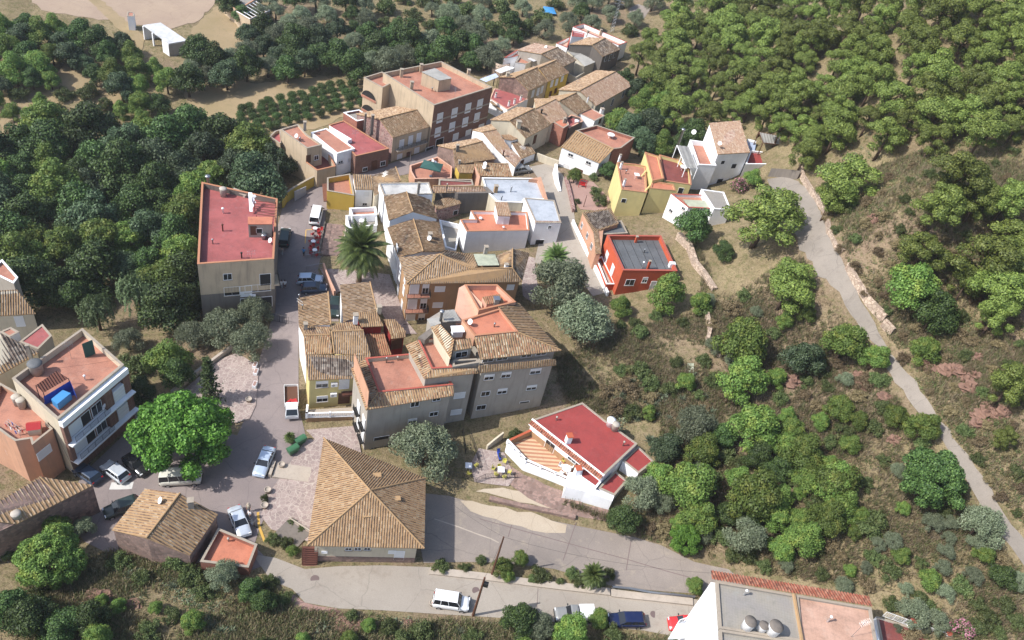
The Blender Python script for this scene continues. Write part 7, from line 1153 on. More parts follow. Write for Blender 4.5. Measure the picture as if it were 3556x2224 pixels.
# ================================================================ VEHICLES, PEOPLE, FURNITURE
def paint(name, c, rough=.28, metal=.2):
    m, n, b = newmat(name); a = mix(n, ramp(n, noise(n, 2.5, 4), [(.45, BL), (.7, (.4, .4, .4, 1))]), c, tuple(v*.8+.02 for v in c[:3])+(1,)); n.links.new(a, b.inputs['Base Color']); b.inputs['Roughness'].default_value = rough; b.inputs['Metallic'].default_value = metal; b.inputs['Coat Weight'].default_value = .35; b.inputs['Coat Roughness'].default_value = .1; return m
M['tyre'] = plain('tyre_rubber', (.02, .02, .02, 1), .85); M['rim'] = plain('wheel_rim', (.45, .45, .46, 1), .35, .7); M['lamp'] = plain('headlamp_glass', (.75, .77, .78, 1), .1); M['tail'] = plain('tail_lamp', (.4, .02, .02, 1), .25); M['trim'] = plain('black_trim', (.025, .025, .027, 1), .6)
CARP = {k: paint(k+'_car_paint', c, r, m) for k, c, r, m in (('white', (.78, .78, .77, 1), .3, 0), ('silver', (.62, .66, .7, 1), .3, .35), ('blue_silver', (.5, .58, .68, 1), .3, .35), ('black', (.018, .018, .02, 1), .25, 0), ('navy', (.008, .014, .055, 1), .22, 0), ('dark_green', (.02, .035, .03, 1), .35, 0), ('grey', (.25, .25, .24, 1), .4, .2), ('red', (.55, .03, .03, 1), .3, 0), ('beige', (.6, .58, .5, 1), .4, 0), ('dark_blue', (.03, .05, .09, 1), .3, .1))}
# style: length, width, height, bonnet end, windscreen top, rear roof, rear deck (fractions from the front), belt height
STY = {'hatch': (4.0, 1.72, 1.48, .26, .42, .88, .97, .92), 'sedan': (4.5, 1.75, 1.43, .27, .43, .72, .84, .92), 'mpv': (4.2, 1.75, 1.85, .22, .34, .95, .985, 1.02), 'van': (4.9, 1.9, 1.98, .12, .24, .96, .99, 1.1), 'suv': (4.3, 1.8, 1.8, .26, .38, .95, .985, 1.05), 'pickup': (4.7, 1.75, 1.65, .28, .38, .55, .58, 1.0)}
def car(style, rear, front, color, label, name='parked_car', cat='car', L_=None, wz=None):
    a, b = G(rear), G(front); d = (b-a)[:2]; d = d/np.linalg.norm(d); mid = (a+b)/2; ang = math.atan2(d[1], d[0]); Ln, Wd, Hh, f1, f2, f3, f4, zb = STY[style]; Ln = L_ or Ln
    dz = (float(Ht(*(mid[:2]+d*Ln/2)))-float(Ht(*(mid[:2]-d*Ln/2))))/Ln; t = thing(name, (float(mid[0]), float(mid[1]), float(Ht(mid[0], mid[1]))+.09), label, cat); t.rotation_euler = (0, -math.atan(dz), ang)
    X = lambda f: Ln*(.5-f)
    def loc(mb, nm, par=t):
        me = bpy.data.meshes.new(nm); me.from_pydata(mb.v, [], mb.f); [me.materials.append(m) for m in mb.mats]; me.polygons.foreach_set('material_index', mb.mi); me.polygons.foreach_set('use_smooth', mb.sm); o = bpy.data.objects.new(nm, me); scene.collection.objects.link(o); o.parent = par; return o
    w = Wd/2; mb = MB(); mb.mat(CARP[color]); mb.smooth = True
    deck = zb if style in ('hatch', 'mpv', 'van', 'suv') else zb+.02
    S_ = [(0, .32, zb*.68, .80), (.02, .22, zb*.8, .93), (.08, .2, zb*.87, .98), (f1*.8, .2, zb*.95, 1), (f1, .2, zb, 1), (.5, .2, zb, 1), (f4 if f4 < .95 else .9, .2, deck, 1), (.96, .2, deck*.97, .97), (1.0, .34, deck*.82, .86)]; vs = []
    for f, z0, z1, k in S_: vs += [(X(f), s_*w*k*q, z) for s_, q, z in ((-1, .9, z0), (-1, 1, z0+.22), (-1, 1, z0+(z1-z0)*.75), (-1, .88, z1), (-1, .4, z1+.03), (1, .4, z1+.03), (1, .88, z1), (1, 1, z0+(z1-z0)*.75), (1, 1, z0+.22), (1, .9, z0))]
    m = 10; fs = [(i*m+j, (i+1)*m+j, (i+1)*m+(j+1) % m, i*m+(j+1) % m) for i in range(len(S_)-1) for j in range(m)]+[tuple(range(m)), tuple(range(len(vs)-1, len(vs)-m-1, -1))]; mb.idx(vs, fs); loc(mb, 'body')
    # cabin glass and roof
    wb, wr = w*.9, w*.74; g = MB(); g.mat('glass'); b0, b1, t0, t1 = X(f1), X(f4), X(f2), X(f3); zr = Hh-.05
    g.idx([(b0, -wb, zb), (b1, -wb, zb), (b1, wb, zb), (b0, wb, zb), (t0, -wr, zr), (t1, -wr, zr), (t1, wr, zr), (t0, wr, zr)], [(0, 4, 7, 3), (1, 2, 6, 5), (0, 1, 5, 4), (3, 7, 6, 2)]); loc(g, 'windows')
    r = MB(); r.mat(CARP[color]); r.smooth = False; e = .03; r.idx([(t0+.05, -wr-e, zr), (t1-.05, -wr-e, zr), (t1-.05, wr+e, zr), (t0+.05, wr+e, zr), (t0-.15, -wr*.86, Hh), (t1+.15, -wr*.86, Hh), (t1+.15, wr*.86, Hh), (t0-.15, wr*.86, Hh)], [(4, 5, 6, 7), (0, 1, 5, 4), (1, 2, 6, 5), (2, 3, 7, 6), (3, 0, 4, 7), (3, 2, 1, 0)])
    for s_ in (-1, 1):
        for q0, q1, th in ((0, 0, .06), (1, 1, .09), (.42, .4, .06), (.72, .7, .07)):
            A = Vector((b0+(b1-b0)*q0, s_*(wb+.012), zb-.02)); B_ = Vector((t0+(t1-t0)*q1, s_*(wr+.015), zr+.01)); r.tube([A, B_], th*.6, 4)
    loc(r, 'roof')
    for s_ in (-1, 1):
        for f in (.17, .8):
            k = MB(); k.mat('tyre'); x, y, R_ = X(f), s_*(w-.1), .32; n = 14; k.idx([(x+R_*math.cos(6.283*i/n), y+o, .32-.09+.0+R_*math.sin(6.283*i/n)) for o in (-.11, .13*1) for i in range(n)], [(i, (i+1) % n, n+(i+1) % n, n+i) for i in range(n)]+[tuple(range(n-1, -1, -1)), tuple(range(n, 2*n))]); o = loc(k, 'wheel')
            k = MB(); k.mat('rim'); k.idx([(x+.2*math.cos(6.283*i/n), y+s_*.145, .23+.2*math.sin(6.283*i/n)) for i in range(n)], [tuple(range(n))]); loc(k, 'rim', o)
        k = MB(); k.mat('lamp'); k.box((X(.015), s_*w*.66, zb*.74), (.12, .36, .16)); loc(k, 'headlight'); k = MB(); k.mat('tail'); k.box((X(.985), s_*w*.72, zb*.8), (.1, .22, .3)); loc(k, 'tail_light'); k = MB(); k.mat('trim'); k.box((X(f1+.05), s_*(w+.1), zb+.08), (.12, .2, .14)); loc(k, 'wing_mirror')
    k = MB(); k.mat('trim' if style in ('mpv', 'van', 'suv', 'pickup') else CARP[color]); k.box((X(.005), 0, .42), (.16, Wd*.86, .2)); k.box((X(.995), 0, .45), (.16, Wd*.86, .2)); loc(k, 'bumpers')
    if style == 'pickup': k = MB(); k.mat(CARP['white']); k.box((X(.79), 0, 1.22), (Ln*.38, Wd*.94, .45)); loc(k, 'bed_cover')
    return t
car('sedan', B2(1825, 505), B2(1912, 722), 'silver', 'pale silver saloon at the kerb beside two people and a scooter'); car('sedan', B6(172, 165), B6(112, 310), 'blue_silver', 'pale blue silver saloon parked in the tree shade of the square')
car('hatch', B2(775, 300), B2(610, 185), 'dark_blue', 'dark car left of the silver hatchback below the balcony block'); car('hatch', B2(990, 285), B2(825, 165), 'silver', 'silver hatchback parked nose in below the balcony block'); car('hatch', B2(990, 100), B2(1150, 240), 'black', 'black car half hidden under the huge mulberry tree'); car('van', B2(1290, 280), B2(1545, 265), 'beige', 'beige van peeping out under the huge mulberry tree', 'parked_van', 'van')
car('hatch', B2(1010, 480), B2(900, 520), 'dark_green', 'dark car squeezed behind the stone cottage'); car('van', C1(535, 520), C1(585, 320), 'white', 'white minibus parked by the mustard yellow house', 'parked_van', 'van', 4.6); car('suv', C1(135, 790), C1(160, 620), 'dark_green', 'dark off road car in the shade of the pink red terrace block')
car('hatch', C1(325, 1260), C1(645, 1250), 'blue_silver', 'grey blue hatchback parked across the shaded street bay'); car('hatch', C1(430, 1375), C1(650, 1365), 'dark_blue', 'dark car parked below the grey blue hatchback'); car('hatch', B3(845, 245), B3(835, 345), 'dark_green', 'dark green car hidden in the slot between two tiled houses')
car('mpv', C4(480, 690), C4(1400, 830), 'white', 'white passenger van on the light lower road', 'parked_van', 'van'); car('pickup', B7(1335, 1070), B7(1040, 1075), 'grey', 'old grey pickup with white covered bed on the lower road', 'pickup_truck', 'pickup'); car('hatch', B7(1785, 1120), B7(1465, 1120), 'navy', 'shiny dark blue estate car on the lower road', L_=4.4); car('hatch', B7(2230, 1150), B7(2010, 1150), 'red', 'red car half hidden behind the corner block wall'); car('hatch', A3(250, 1215), A3(345, 1200), 'grey', 'grey car in the shaded head of the lane')
# flatbed truck
a, b = G(B3(490, 950)), G(B3(497, 1195)); d = (b-a)[:2]/np.linalg.norm((b-a)[:2]); mid = (a+b)/2; t = thing('flatbed_truck', (float(mid[0]), float(mid[1]), float(Ht(mid[0], mid[1]))+.06), 'white flatbed lorry with dropside bed parked beside the yellow house', 'lorry'); t.rotation_euler = (0, 0, math.atan2(d[1], d[0])); LOC0 = t
def lobj(mb, nm, par):
    me = bpy.data.meshes.new(nm); me.from_pydata(mb.v, [], mb.f); [me.materials.append(m) for m in mb.mats]; me.polygons.foreach_set('material_index', mb.mi); o = bpy.data.objects.new(nm, me); scene.collection.objects.link(o); o.parent = par; return o
k = MB(); k.mat(CARP['white']); k.idx([(x, s_*y, z) for x, y, z in ((1.0, .9, .5), (2.75, .88, .5), (2.75, .86, 1.1), (2.2, .76, 1.95), (1.1, .78, 2.0), (1.0, .9, 1.2)) for s_ in (-1, 1)], [(0, 1, 3, 2), (2, 3, 5, 4), (4, 5, 7, 6), (6, 7, 9, 8), (8, 9, 11, 10), (10, 11, 1, 0), (0, 2, 4, 10), (10, 4, 6, 8), (1, 11, 5, 3), (11, 9, 7, 5)]); lobj(k, 'cab', t)
k = MB(); k.mat('glass'); k.idx([(2.73, -.76, 1.16), (2.73, .76, 1.16), (2.28, .68, 1.86), (2.28, -.68, 1.86)], [(0, 1, 2, 3)]); [k.idx([(1.3, s_*.9, 1.2), (2.4, s_*.89, 1.2), (2.1, s_*.8, 1.8), (1.3, s_*.82, 1.8)], [(0, 1, 2, 3)]) for s_ in (-1, 1)]; lobj(k, 'windscreen', t)
k = MB(); k.mat('wood'); k.box((-.95, 0, .82), (3.6, 1.8, .1)); k.mat(CARP['white']); [k.box(c_, s_) for c_, s_ in (((-.95, .92, 1.05), (3.6, .05, .42)), ((-.95, -.92, 1.05), (3.6, .05, .42)), ((-2.75, 0, 1.05), (.05, 1.84, .42)), ((.86, 0, 1.2), (.05, 1.84, .75)))]; lobj(k, 'bed', t); k = MB(); k.mat('redp'); k.box((.2, .35, 1.05), (.7, .8, .35), .3); k.box((.1, -.3, 1.0), (.3, .9, .25), .8); lobj(k, 'load', t)
for s_ in (-1, 1):
    for x in (1.9, -1.7):
        k = MB(); k.mat('tyre'); n = 14; k.idx([(x+.36*math.cos(6.283*i/n), s_*.78+o, .34+.36*math.sin(6.283*i/n)) for o in (-.12, .12) for i in range(n)], [(i, (i+1) % n, n+(i+1) % n, n+i) for i in range(n)]+[tuple(range(n)), tuple(range(n, 2*n))]); lobj(k, 'wheel', t)
    k = MB(); k.mat('lamp'); k.box((2.76, s_*.65, .85), (.06, .3, .2)); lobj(k, 'headlight', t)
# scooters
def scooter(p, ang, col, label):
    q = G(p); t = thing('scooter', (float(q[0]), float(q[1]), float(q[2])+.06), label, 'scooter'); t.rotation_euler = (0, .0, ang); k = MB(); k.mat(col); k.idx([(x, s_*y, z) for x, y, z in ((-.85, .12, .45), (-.5, .2, .8), (.05, .16, .78), (.1, .18, .3), (.5, .2, .35), (.62, .2, 1.0)) for s_ in (-1, 1)], [(0, 2, 3, 1), (2, 4, 5, 3), (4, 6, 7, 5), (6, 8, 9, 7), (8, 10, 11, 9), (0, 1, 7, 6), (0, 6, 4, 2), (1, 3, 5, 7)]); lobj(k, 'body', t)
    k = MB(); k.mat('trim'); k.box((-.4, 0, .86), (.75, .28, .1)); lobj(k, 'seat', t); k = MB(); k.mat('steel'); k.tube([(.55, -.35, 1.05), (.58, 0, 1.08), (.55, .35, 1.05)], .025, 5); k.tube([(.58, 0, 1.05), (.8, 0, .3)], .03, 5); lobj(k, 'handlebar', t)
    for x in (-.62, .8):
        k = MB(); k.mat('tyre'); n = 12; k.idx([(x+.26*math.cos(6.283*i/n), o, .22+.26*math.sin(6.283*i/n)) for o in (-.06, .06) for i in range(n)], [(i, (i+1) % n, n+(i+1) % n, n+i) for i in range(n)]+[tuple(range(n)), tuple(range(n, 2*n))]); lobj(k, 'wheel', t)
scooter(C2(265, 850), -.5, 'greyplas', 'grey scooter standing beside the pale silver saloon'); scooter(C3(860, 740), 1.9, 'blue_tarp', 'dark blue and red motor scooter on the cafe terrace')
M['skin'] = plain('skin', S(205, 150, 120), .6)
def person(p, ang, shirt, legs, label, hat=None, stride=.0, h=1.7, arm=.1):
    """one continuous skinned body with clothes as children"""
    q = G(p); t = thing('person', (float(q[0]), float(q[1]), float(q[2])+.06), label, 'person'); t.rotation_euler = (0, 0, ang); s = h/1.72
    V_ = [(0, 0, .92, .13), (0, 0, 1.12, .12), (0, 0, 1.36, .14), (.0, 0, 1.48, .055), (.02, 0, 1.62, .095), (.05, 0, 1.66, .07)]; E_2 = [(0, 1), (1, 2), (2, 3), (3, 4), (4, 5)]
    def add(par, x, y, z, r): V_.append((x, y, z, r)); E_2.append((par, len(V_)-1)); return len(V_)-1
    for s_ in (-1, 1):
        st = stride*s_; i = add(0, .02, s_*.1, .86, .09); i = add(i, st*.5+.03, s_*.1, .48, .062); i = add(i, st, s_*.1, .1, .042); i = add(i, st+.14, s_*.11, .04, .035)
        i = add(2, 0, s_*.2, 1.38, .055); i = add(i, -st*.3, s_*.25, 1.1, .042); w_ = add(i, arm-st*.4, s_*.24, .86, .03); hd = add(w_, arm-st*.4+.03, s_*.24, .79, .036)
        for k, (dx, ln) in enumerate(((-.03, .07), (-.01, .085), (.01, .08), (.03, .065))): add(hd, arm-st*.4+.04+dx, s_*.235, .79-ln, .009)
        add(w_, arm-st*.4+.075, s_*.225, .79, .010)
    me = bpy.data.meshes.new('body'); me.from_pydata([(x*s, y*s, z*s) for x, y, z, r in V_], E_2, []); me.materials.append(M['skin']); o = bpy.data.objects.new('body', me); scene.collection.objects.link(o); o.parent = t; sk = o.modifiers.new('Skin', 'SKIN')
    for i, v in enumerate(V_): me.skin_vertices[0].data[i].radius = (v[3]*s, v[3]*s)
    me.skin_vertices[0].data[0].use_root = True; o.modifiers.new('Subdivision', 'SUBSURF').levels = 1; o.modifiers[-1].render_levels = 1
    k = MB(); k.mat(shirt); k.smooth = True; k.tube([(0, 0, .84*s), (0, 0, 1.0*s), (0, 0, 1.3*s), (0, 0, 1.46*s)], [.175*s, .16*s, .2*s, .09*s], 10); [k.tube([(0, y*.18*s, 1.42*s), (-stride*y*.3*s, y*.25*s, 1.13*s)], [.08*s, .065*s], 8) for y in (-1, 1)]; lobj(k, 'shirt', t)
    k = MB(); k.mat(legs); [k.tube([(.01, y*.08*s, .92*s), ((stride*y*.5+.03)*s, y*.1*s, .48*s), ((stride*y)*s, y*.1*s, .14*s)], [.12*s, .08*s, .065*s], 8) for y in (-1, 1)]; lobj(k, 'trousers', t)
    k = MB(); k.mat(hat or 'darkop'); k.smooth = True; k.lathe((.01*s, 0, 1.62*s), [(.105*s if not hat else .19*s, .02*s), (.11*s, .05*s), (.09*s, .11*s), (.02*s, .135*s)], 10); lobj(k, 'hat' if hat else 'hair', t); return t
person(C2(222, 640), -1.2, 'cream', 'greyplas', 'person in a straw hat standing at the upper side of the silver saloon', 'cope_conc', arm=.2); person(C2(240, 760), -2.0, 'plastic_w', 'trim', 'person in white shirt and dark trousers leaning by the scooter', arm=.25); person(C1(395, 905), -1.5, 'ltblue', 'trim', 'person in a light blue shirt walking down the shaded street', stride=.22)
person(C1(105, 1330), -1.4, 'plastic_w', 'greyplas', 'left one of two people in white shirts walking side by side', stride=.2); person(C1(148, 1330), -1.4, 'plastic_w', 'wood', 'right one of two people in white shirts walking side by side', stride=-.2); person(C1(110, 900), 1.6, 'cement', 'greyplas', 'person in grey standing in the deep shade by the dark off road car', stride=.1)
# tables and chairs
def table(q, label, sq=True, col='plastic_w', r=.45, h=.74, grp=None):
    t = thing('table', tuple(map(float, q)), label, 'table', grp); k = MB(); k.mat(col); q = np.array(q)
    if sq: k.box(q+[0, 0, h], (r*2, r*2, .05), .2)
    else: k.lathe(q+[0, 0, h-.03], [(r, 0), (r, .05)], 18)
    k.build('tabletop', t)
    for a in (.98, 2.55, 4.12, 5.69): e = q+[math.cos(a)*r*.8, math.sin(a)*r*.8, 0]; k = MB(); k.mat(col); k.tube([e, e+[-.04*math.cos(a), -.04*math.sin(a), h-.02]], .025, 5); k.build('leg', t)
    return t
def chair(q, ang, col, label, grp):
    q = np.array(q, float); t = thing('chair', tuple(q), label, 'chair', grp); t.rotation_euler = (0, 0, ang); k = MB(); k.mat(col); k.box((0, 0, .44), (.46, .46, .05)); lobj(k, 'seat', t); k = MB(); k.mat(col); k.idx([(-.2+.02*abs(i), math.sin(i*.55)*.26, z) for z in (.46, .86) for i in (-2, -1, 0, 1, 2)]+[(-.24+.02*abs(i), math.sin(i*.55)*.28, z) for z in (.46, .86) for i in (-2, -1, 0, 1, 2)], [(i, i+1, i+6, i+5) for i in range(4)]+[(10+i, 15+i, 16+i, 11+i) for i in range(4)]+[(5+i, 6+i, 16+i, 15+i) for i in range(4)]); lobj(k, 'backrest', t)
    for s_ in (-1, 1):
        k = MB(); k.mat(col); k.tube([(-.18, s_*.25, .64), (.2, s_*.25, .64), (.2, s_*.24, .44)], .025, 5); lobj(k, 'armrest', t)
        for x in (-.18, .19): k = MB(); k.mat(col); k.tube([(x, s_*.19, .43), (x*1.15, s_*.22, 0)], .022, 5); lobj(k, 'leg', t)
    return t
def gz(p, dz=.0): q = G(p); q[2] = float(Ht(q[0], q[1]))+dz; return q
tq = gz(C3(890, 1030), .13); table(tq, 'white square cafe table ringed by yellow chairs on the stone terrace'); gy = 'yellow cafe chairs round the white square table'
for x, y in ((760, 985), (865, 960), (955, 865), (1040, 1055), (810, 1090), (950, 1130)): q = gz(C3(x, y), .13); chair(q, math.atan2(tq[1]-q[1], tq[0]-q[0]), 'plastic_y', 'yellow plastic tub chair on the cafe terrace near the square table', gy)
table(gz(C3(325, 960), .13), 'white square cafe table at the railing under the olive tree'); chair(gz(C3(460, 930), .13), 2.5, 'plastic_y', 'yellow chair right of the table under the olive', None); chair(gz(C3(335, 1080), .13), 1.2, 'plastic_y', 'yellow chair below the table under the olive', None)
tq = P(B5(795, 870), 2.62); table(tq, 'white round table on the striped terrace of the bungalow', False, r=.65)
for x, y in ((738, 825), (848, 845), (752, 905), (818, 912)): q = P(B5(x, y), 2.62); chair(q, math.atan2(tq[1]-q[1], tq[0]-q[0]), 'plastic_w', 'white plastic armchair at the round table on the striped terrace', 'white chairs round the bungalow table')
chair(P(B5(775, 775), 2.62), -.8, 'plastic_y', 'yellow plastic chair against the bungalow wall', None)
rg = 'red bar chairs in the street bay'
for x, y, l_ in ((545, 590, 'white round bar table with an orange cloth nearest the white minibus'), (520, 760, 'white round bar table in the middle of the red chairs'), (540, 875, 'white round bar table at the lower end of the red chairs')): q = gz(C1(x, y), .08); table(q, l_, False, r=.4); 
tq = gz(C1(535, 585), .86); mb = MB(); t = thing('tablecloth', tuple(tq), 'orange cloth on the bar table nearest the white minibus', 'tablecloth'); mb.mat('cope_red'); mb.lathe(tq+[0, 0, -.07], [(.46, -.18), (.44, .0), (.43, .02)], 14); mb.build('cloth', t)
for x, y in ((590, 610), (630, 590), (600, 650), (510, 650), (560, 700), (480, 740), (580, 760), (520, 800), (490, 860), (590, 850), (490, 905), (560, 925), (600, 700), (480, 830)): chair(gz(C1(x, y), .08), rng.uniform(0, 6.28), 'redp', 'red plastic bar chair in the street bay below the minibus', rg)
table(P(A8(722, 480), 12.1), 'small white square table on the yellow flats terrace'); table(P(A3(925, 965), 8.85), 'white oval table on the terracotta terrace behind the ribbed tile roof', False, r=.75); table(P(A8(1050, 425), 12.05), 'white round table under the grey pergola', False, r=.7); table(P(A6(1240, 460), 3.05), 'white round table on the patio by the palm top', False, r=.5)
t = thing('garden_swing', tuple(gz(A3(728, 1305))), 'small red garden swing seat on the pink soil plot', 'swing'); q = gz(A3(728, 1310)); mb = MB(); mb.mat('redp'); [mb.tube([q+[x, -.5, 0], q+[x*.9, 0, 1.6], q+[x, .5, 0]], .05, 5) for x in (-.7, .7)]; mb.tube([q+[-.65, 0, 1.6], q+[.65, 0, 1.6]], .05, 5); mb.build('frame', t); mb = MB(); mb.mat('redp'); mb.box(q+[0, 0, .5], (1.0, .5, .08)); mb.box(q+[0, .25, .8], (1.0, .06, .5)); mb.build('seat', t)
# parasol, tarp, bins, planters
q = P(A2(1240, 1235), 4.85); t = thing('parasol', tuple(q), 'square dark green parasol on the red terrace', 'parasol'); mb = MB(); mb.mat('greencloth'); c_ = [q+[x, y, 2.3] for x, y in ((-1.9, -1.4), (1.9, -1.2), (1.8, 1.4), (-1.8, 1.3))]; pk_ = q+[0, 0, 2.9]; [mb.face([c_[i], c_[(i+1) % 4], pk_]) for i in range(4)]; [mb.face([c_[i]-[0, 0, .2], c_[(i+1) % 4]-[0, 0, .2], c_[(i+1) % 4], c_[i]]) for i in range(4)]; mb.build('canopy', t); mb = MB(); mb.mat('steel'); mb.tube([q, pk_], .03, 6); mb.lathe(q, [(.3, 0), (.3, .1)], 10); mb.build('pole', t)
t = thing('laundry', tuple(P(A2(1275, 1130), 5.5)), 'white and blue washing hung on the wall behind the green parasol', 'laundry'); mb = MB(); a, b = P(A2(1250, 1110), 6.6), P(A2(1330, 1165), 6.4)
for k in range(4): mb.mat(('plastic_w', 'coblue', 'plastic_w', 'redp')[k]); e, g_ = a+(b-a)*k/4, a+(b-a)*(k+.8)/4; mb.face([e, g_, g_-[0, 0, .9], e-[0, .1, .9]])
mb.build('cloths', t)
t = thing('tarpaulin', tuple(gz(A3(490, 90))), 'bright blue tarpaulin lying among the groves at the top edge', 'tarpaulin'); mb = MB(); mb.mat('ltblue'); c_ = [gz(A3(x, y), .7) for x, y in ((445, 108), (545, 118), (525, 72), (455, 62))]; m_ = sum(c_)/4+[0, 0, .25]; [mb.face([c_[i], c_[(i+1) % 4], m_]) for i in range(4)]; mb.build('sheet', t)
for x, y, l_ in ((505, 1450, 'lower left one of the two green rubbish containers by the square'), (565, 1375, 'upper right one of the two green rubbish containers by the square')):
    q = gz(B3(x, y), .12); t = thing('rubbish_container', tuple(q), l_, 'rubbish container'); t.rotation_euler = (0, 0, .95); t.scale = (.82, .82, .82); k = MB(); k.mat('greenbin'); k.idx([(sx*a, sy*b, z) for z, a, b in ((.2, .75, .42), (1.1, .9, .55)) for sx, sy in ((-1, -1), (1, -1), (1, 1), (-1, 1))], [(3, 2, 1, 0), (0, 1, 5, 4), (1, 2, 6, 5), (2, 3, 7, 6), (3, 0, 4, 7)]); lobj(k, 'bin', t); k = MB(); k.mat('greenbin'); n = 6; k.idx([(x_, .58*math.cos(math.pi*i/n), 1.1+.3*math.sin(math.pi*i/n)) for x_ in (-.93, .93) for i in range(n+1)], [(i, i+1, n+2+i, n+1+i) for i in range(n)]+[tuple(range(n+1)), tuple(range(2*n+1, n, -1))]); lobj(k, 'lid', t)
    for sx in (-.6, .6):
        for sy in (-.35, .35): k = MB(); k.mat('tyre'); k.box((sx, sy, .1), (.18, .08, .2)); lobj(k, 'wheel', t)
for x, y in ((200, 758), (207, 812), (198, 915)):
    q = gz(B3(x, y), .16); t = thing('planter', tuple(q), 'white rectangular planter along the edge of the paved square', 'planter', 'white planters along the square'); mb = MB(); mb.mat('white'); mb.box(q+[0, 0, .25], (.5, 1.0, .5), .1); mb.build('box', t); mb = MB(); mb.mat('pinkdirt'); mb.box(q+[0, 0, .505], (.4, .85, .02), .1); mb.build('soil', t)
for p, l_, r_ in ((C2(500, 580), 'round pale plant pot with a thin young tree on the plaza', .42), (C2(555, 310), 'round plant pot at the upper plaza corner', .4), (B3(482, 1365), 'white pot of the little palm by the green bins', .4), (B6(268, 258), 'white plant pot above the wide plaza steps', .4), (FF(588, 950), 'dark pot by the bench in the paved square', .4), (B7(0, 975), 'toppled pot beside the lower road', .35)):
    q = gz(p, .16); t = thing('plant_pot', tuple(q), l_, 'plant pot'); mb = MB(); mb.mat('conc'); mb.smooth = True; mb.lathe(q, [(r_*.7, 0), (r_, .5), (r_*1.08, .5), (r_*1.08, .6), (r_*.9, .6), (r_*.88, .5)], 16); mb.build('pot', t)
one('shrub', C2, 490, 400, 22, 'thin young potted tree on the plaza', 'potted_tree', 'plant', 2.2); one('shrub', B6, 268, 235, 14, 'plant in the white pot above the wide plaza steps', 'potted_plant', 'plant'); one('shrub', FF, 588, 945, 15, 'plant in the dark pot in the paved square', 'potted_plant', 'plant')
# poles, wires, lattice mast
def pole(top, basep, label, name='utility_pole', r=.13, mat='wood', h=None, lampside=None):
    b = gz(basep); rt = ray(top); tt = (rt[0]*(b[0]-CC[0])+rt[1]*(b[1]-CC[1]))/(rt[0]**2+rt[1]**2); zt = (CC+tt*rt)[2]; e = np.array([b[0], b[1], zt]); t = thing(name, tuple(b), label, 'pole'); mb = MB(); mb.mat(mat); mb.tube([b-[0, 0, .6], b+(e-b)*.5, e], [r*1.25, r, r*.75], 8); mb.build('shaft', t); return t, e
t1, e1 = pole(B7(415, 732), B7(345, 1060), 'brown utility pole with a lamp box beside the lower road', r=.14); mb = MB(); mb.mat('iron'); mb.box(e1+[.35, 0, -1.3], (.5, .4, .6)); mb.build('lamp_box', t1); t2, e2 = pole(B7(588, 395), B7(500, 722), 'pale wooden pole standing in the hedge strip between the roads', r=.12)
t3, e3 = pole(A2(182, 1140), A2(176, 1390), 'thin pole by the curved yellow wall', r=.06, mat='steel'); t4, e4 = pole(A2(1100, 1060), A2(1092, 1165), 'slender steel pole in the village street', r=.06, mat='steel'); t5, e5 = pole(A3(742, 1360), A3(738, 1450), 'leaning wooden post by the vegetable patch', r=.06)
def wire(a, b, sag, label, par=None, r=.014):
    t = thing('overhead_wire', tuple(map(float, a)), label, 'wire'); mb = MB(); mb.mat('iron'); mb.tube([np.array(a)+(np.array(b)-np.array(a))*k/14-[0, 0, sag*4*(k/14)*(1-k/14)] for k in range(15)], r, 4); mb.build('cable', t)
wire(e1, e2, .5, 'overhead cable between the two roadside poles'); wire(e2, P(B8(330, 560), 12.5), 1.2, 'long overhead cable from the pale pole to the corner block'); wire(e2, P(B6(1300, 345), 5.3), .8, 'cable from the pale pole to the hall eave'); wire(P(A6(628, 880), 5.5), gz(A6(728, 1060), 4.5), .4, 'cable hanging across the shaded street'); wire(P(C5(840, 440), 5.6), P(C5(1330, 1390), 4.0), .5, 'cable from the peach house to the stone house roof'); wire(P(B1(170, 635), 9), P(B1(800, 560), 8.6), .3, 'cable strung over the terracotta terrace')
b = gz(A3(935, 225)); t = thing('lattice_mast', tuple(b), 'white steel lattice mast above the far end of the village', 'mast'); mb = MB(); mb.mat('steel'); hm = 8.5
for sx, sy in ((-1, -1), (1, -1), (1, 1), (-1, 1)): mb.tube([b+[sx*.45, sy*.45, 0], b+[sx*.2, sy*.2, hm]], .05, 4)
for k in range(9):
    z0, z1 = hm*k/9, hm*(k+1)/9; w0, w1 = .45-.25*k/9, .45-.25*(k+1)/9
    for s_ in (-1, 1): mb.tube([b+[-w0, s_*w0, z0], b+[w1, s_*w1, z1]], .03, 4); mb.tube([b+[s_*w0, -w0, z0], b+[s_*w1, w1, z1]], .03, 4)
[mb.tube([b+[-1.2, 0, z], b+[1.2, 0, z]], .05, 4) for z in (hm-.2, hm-1)]; mb.build('lattice', t)
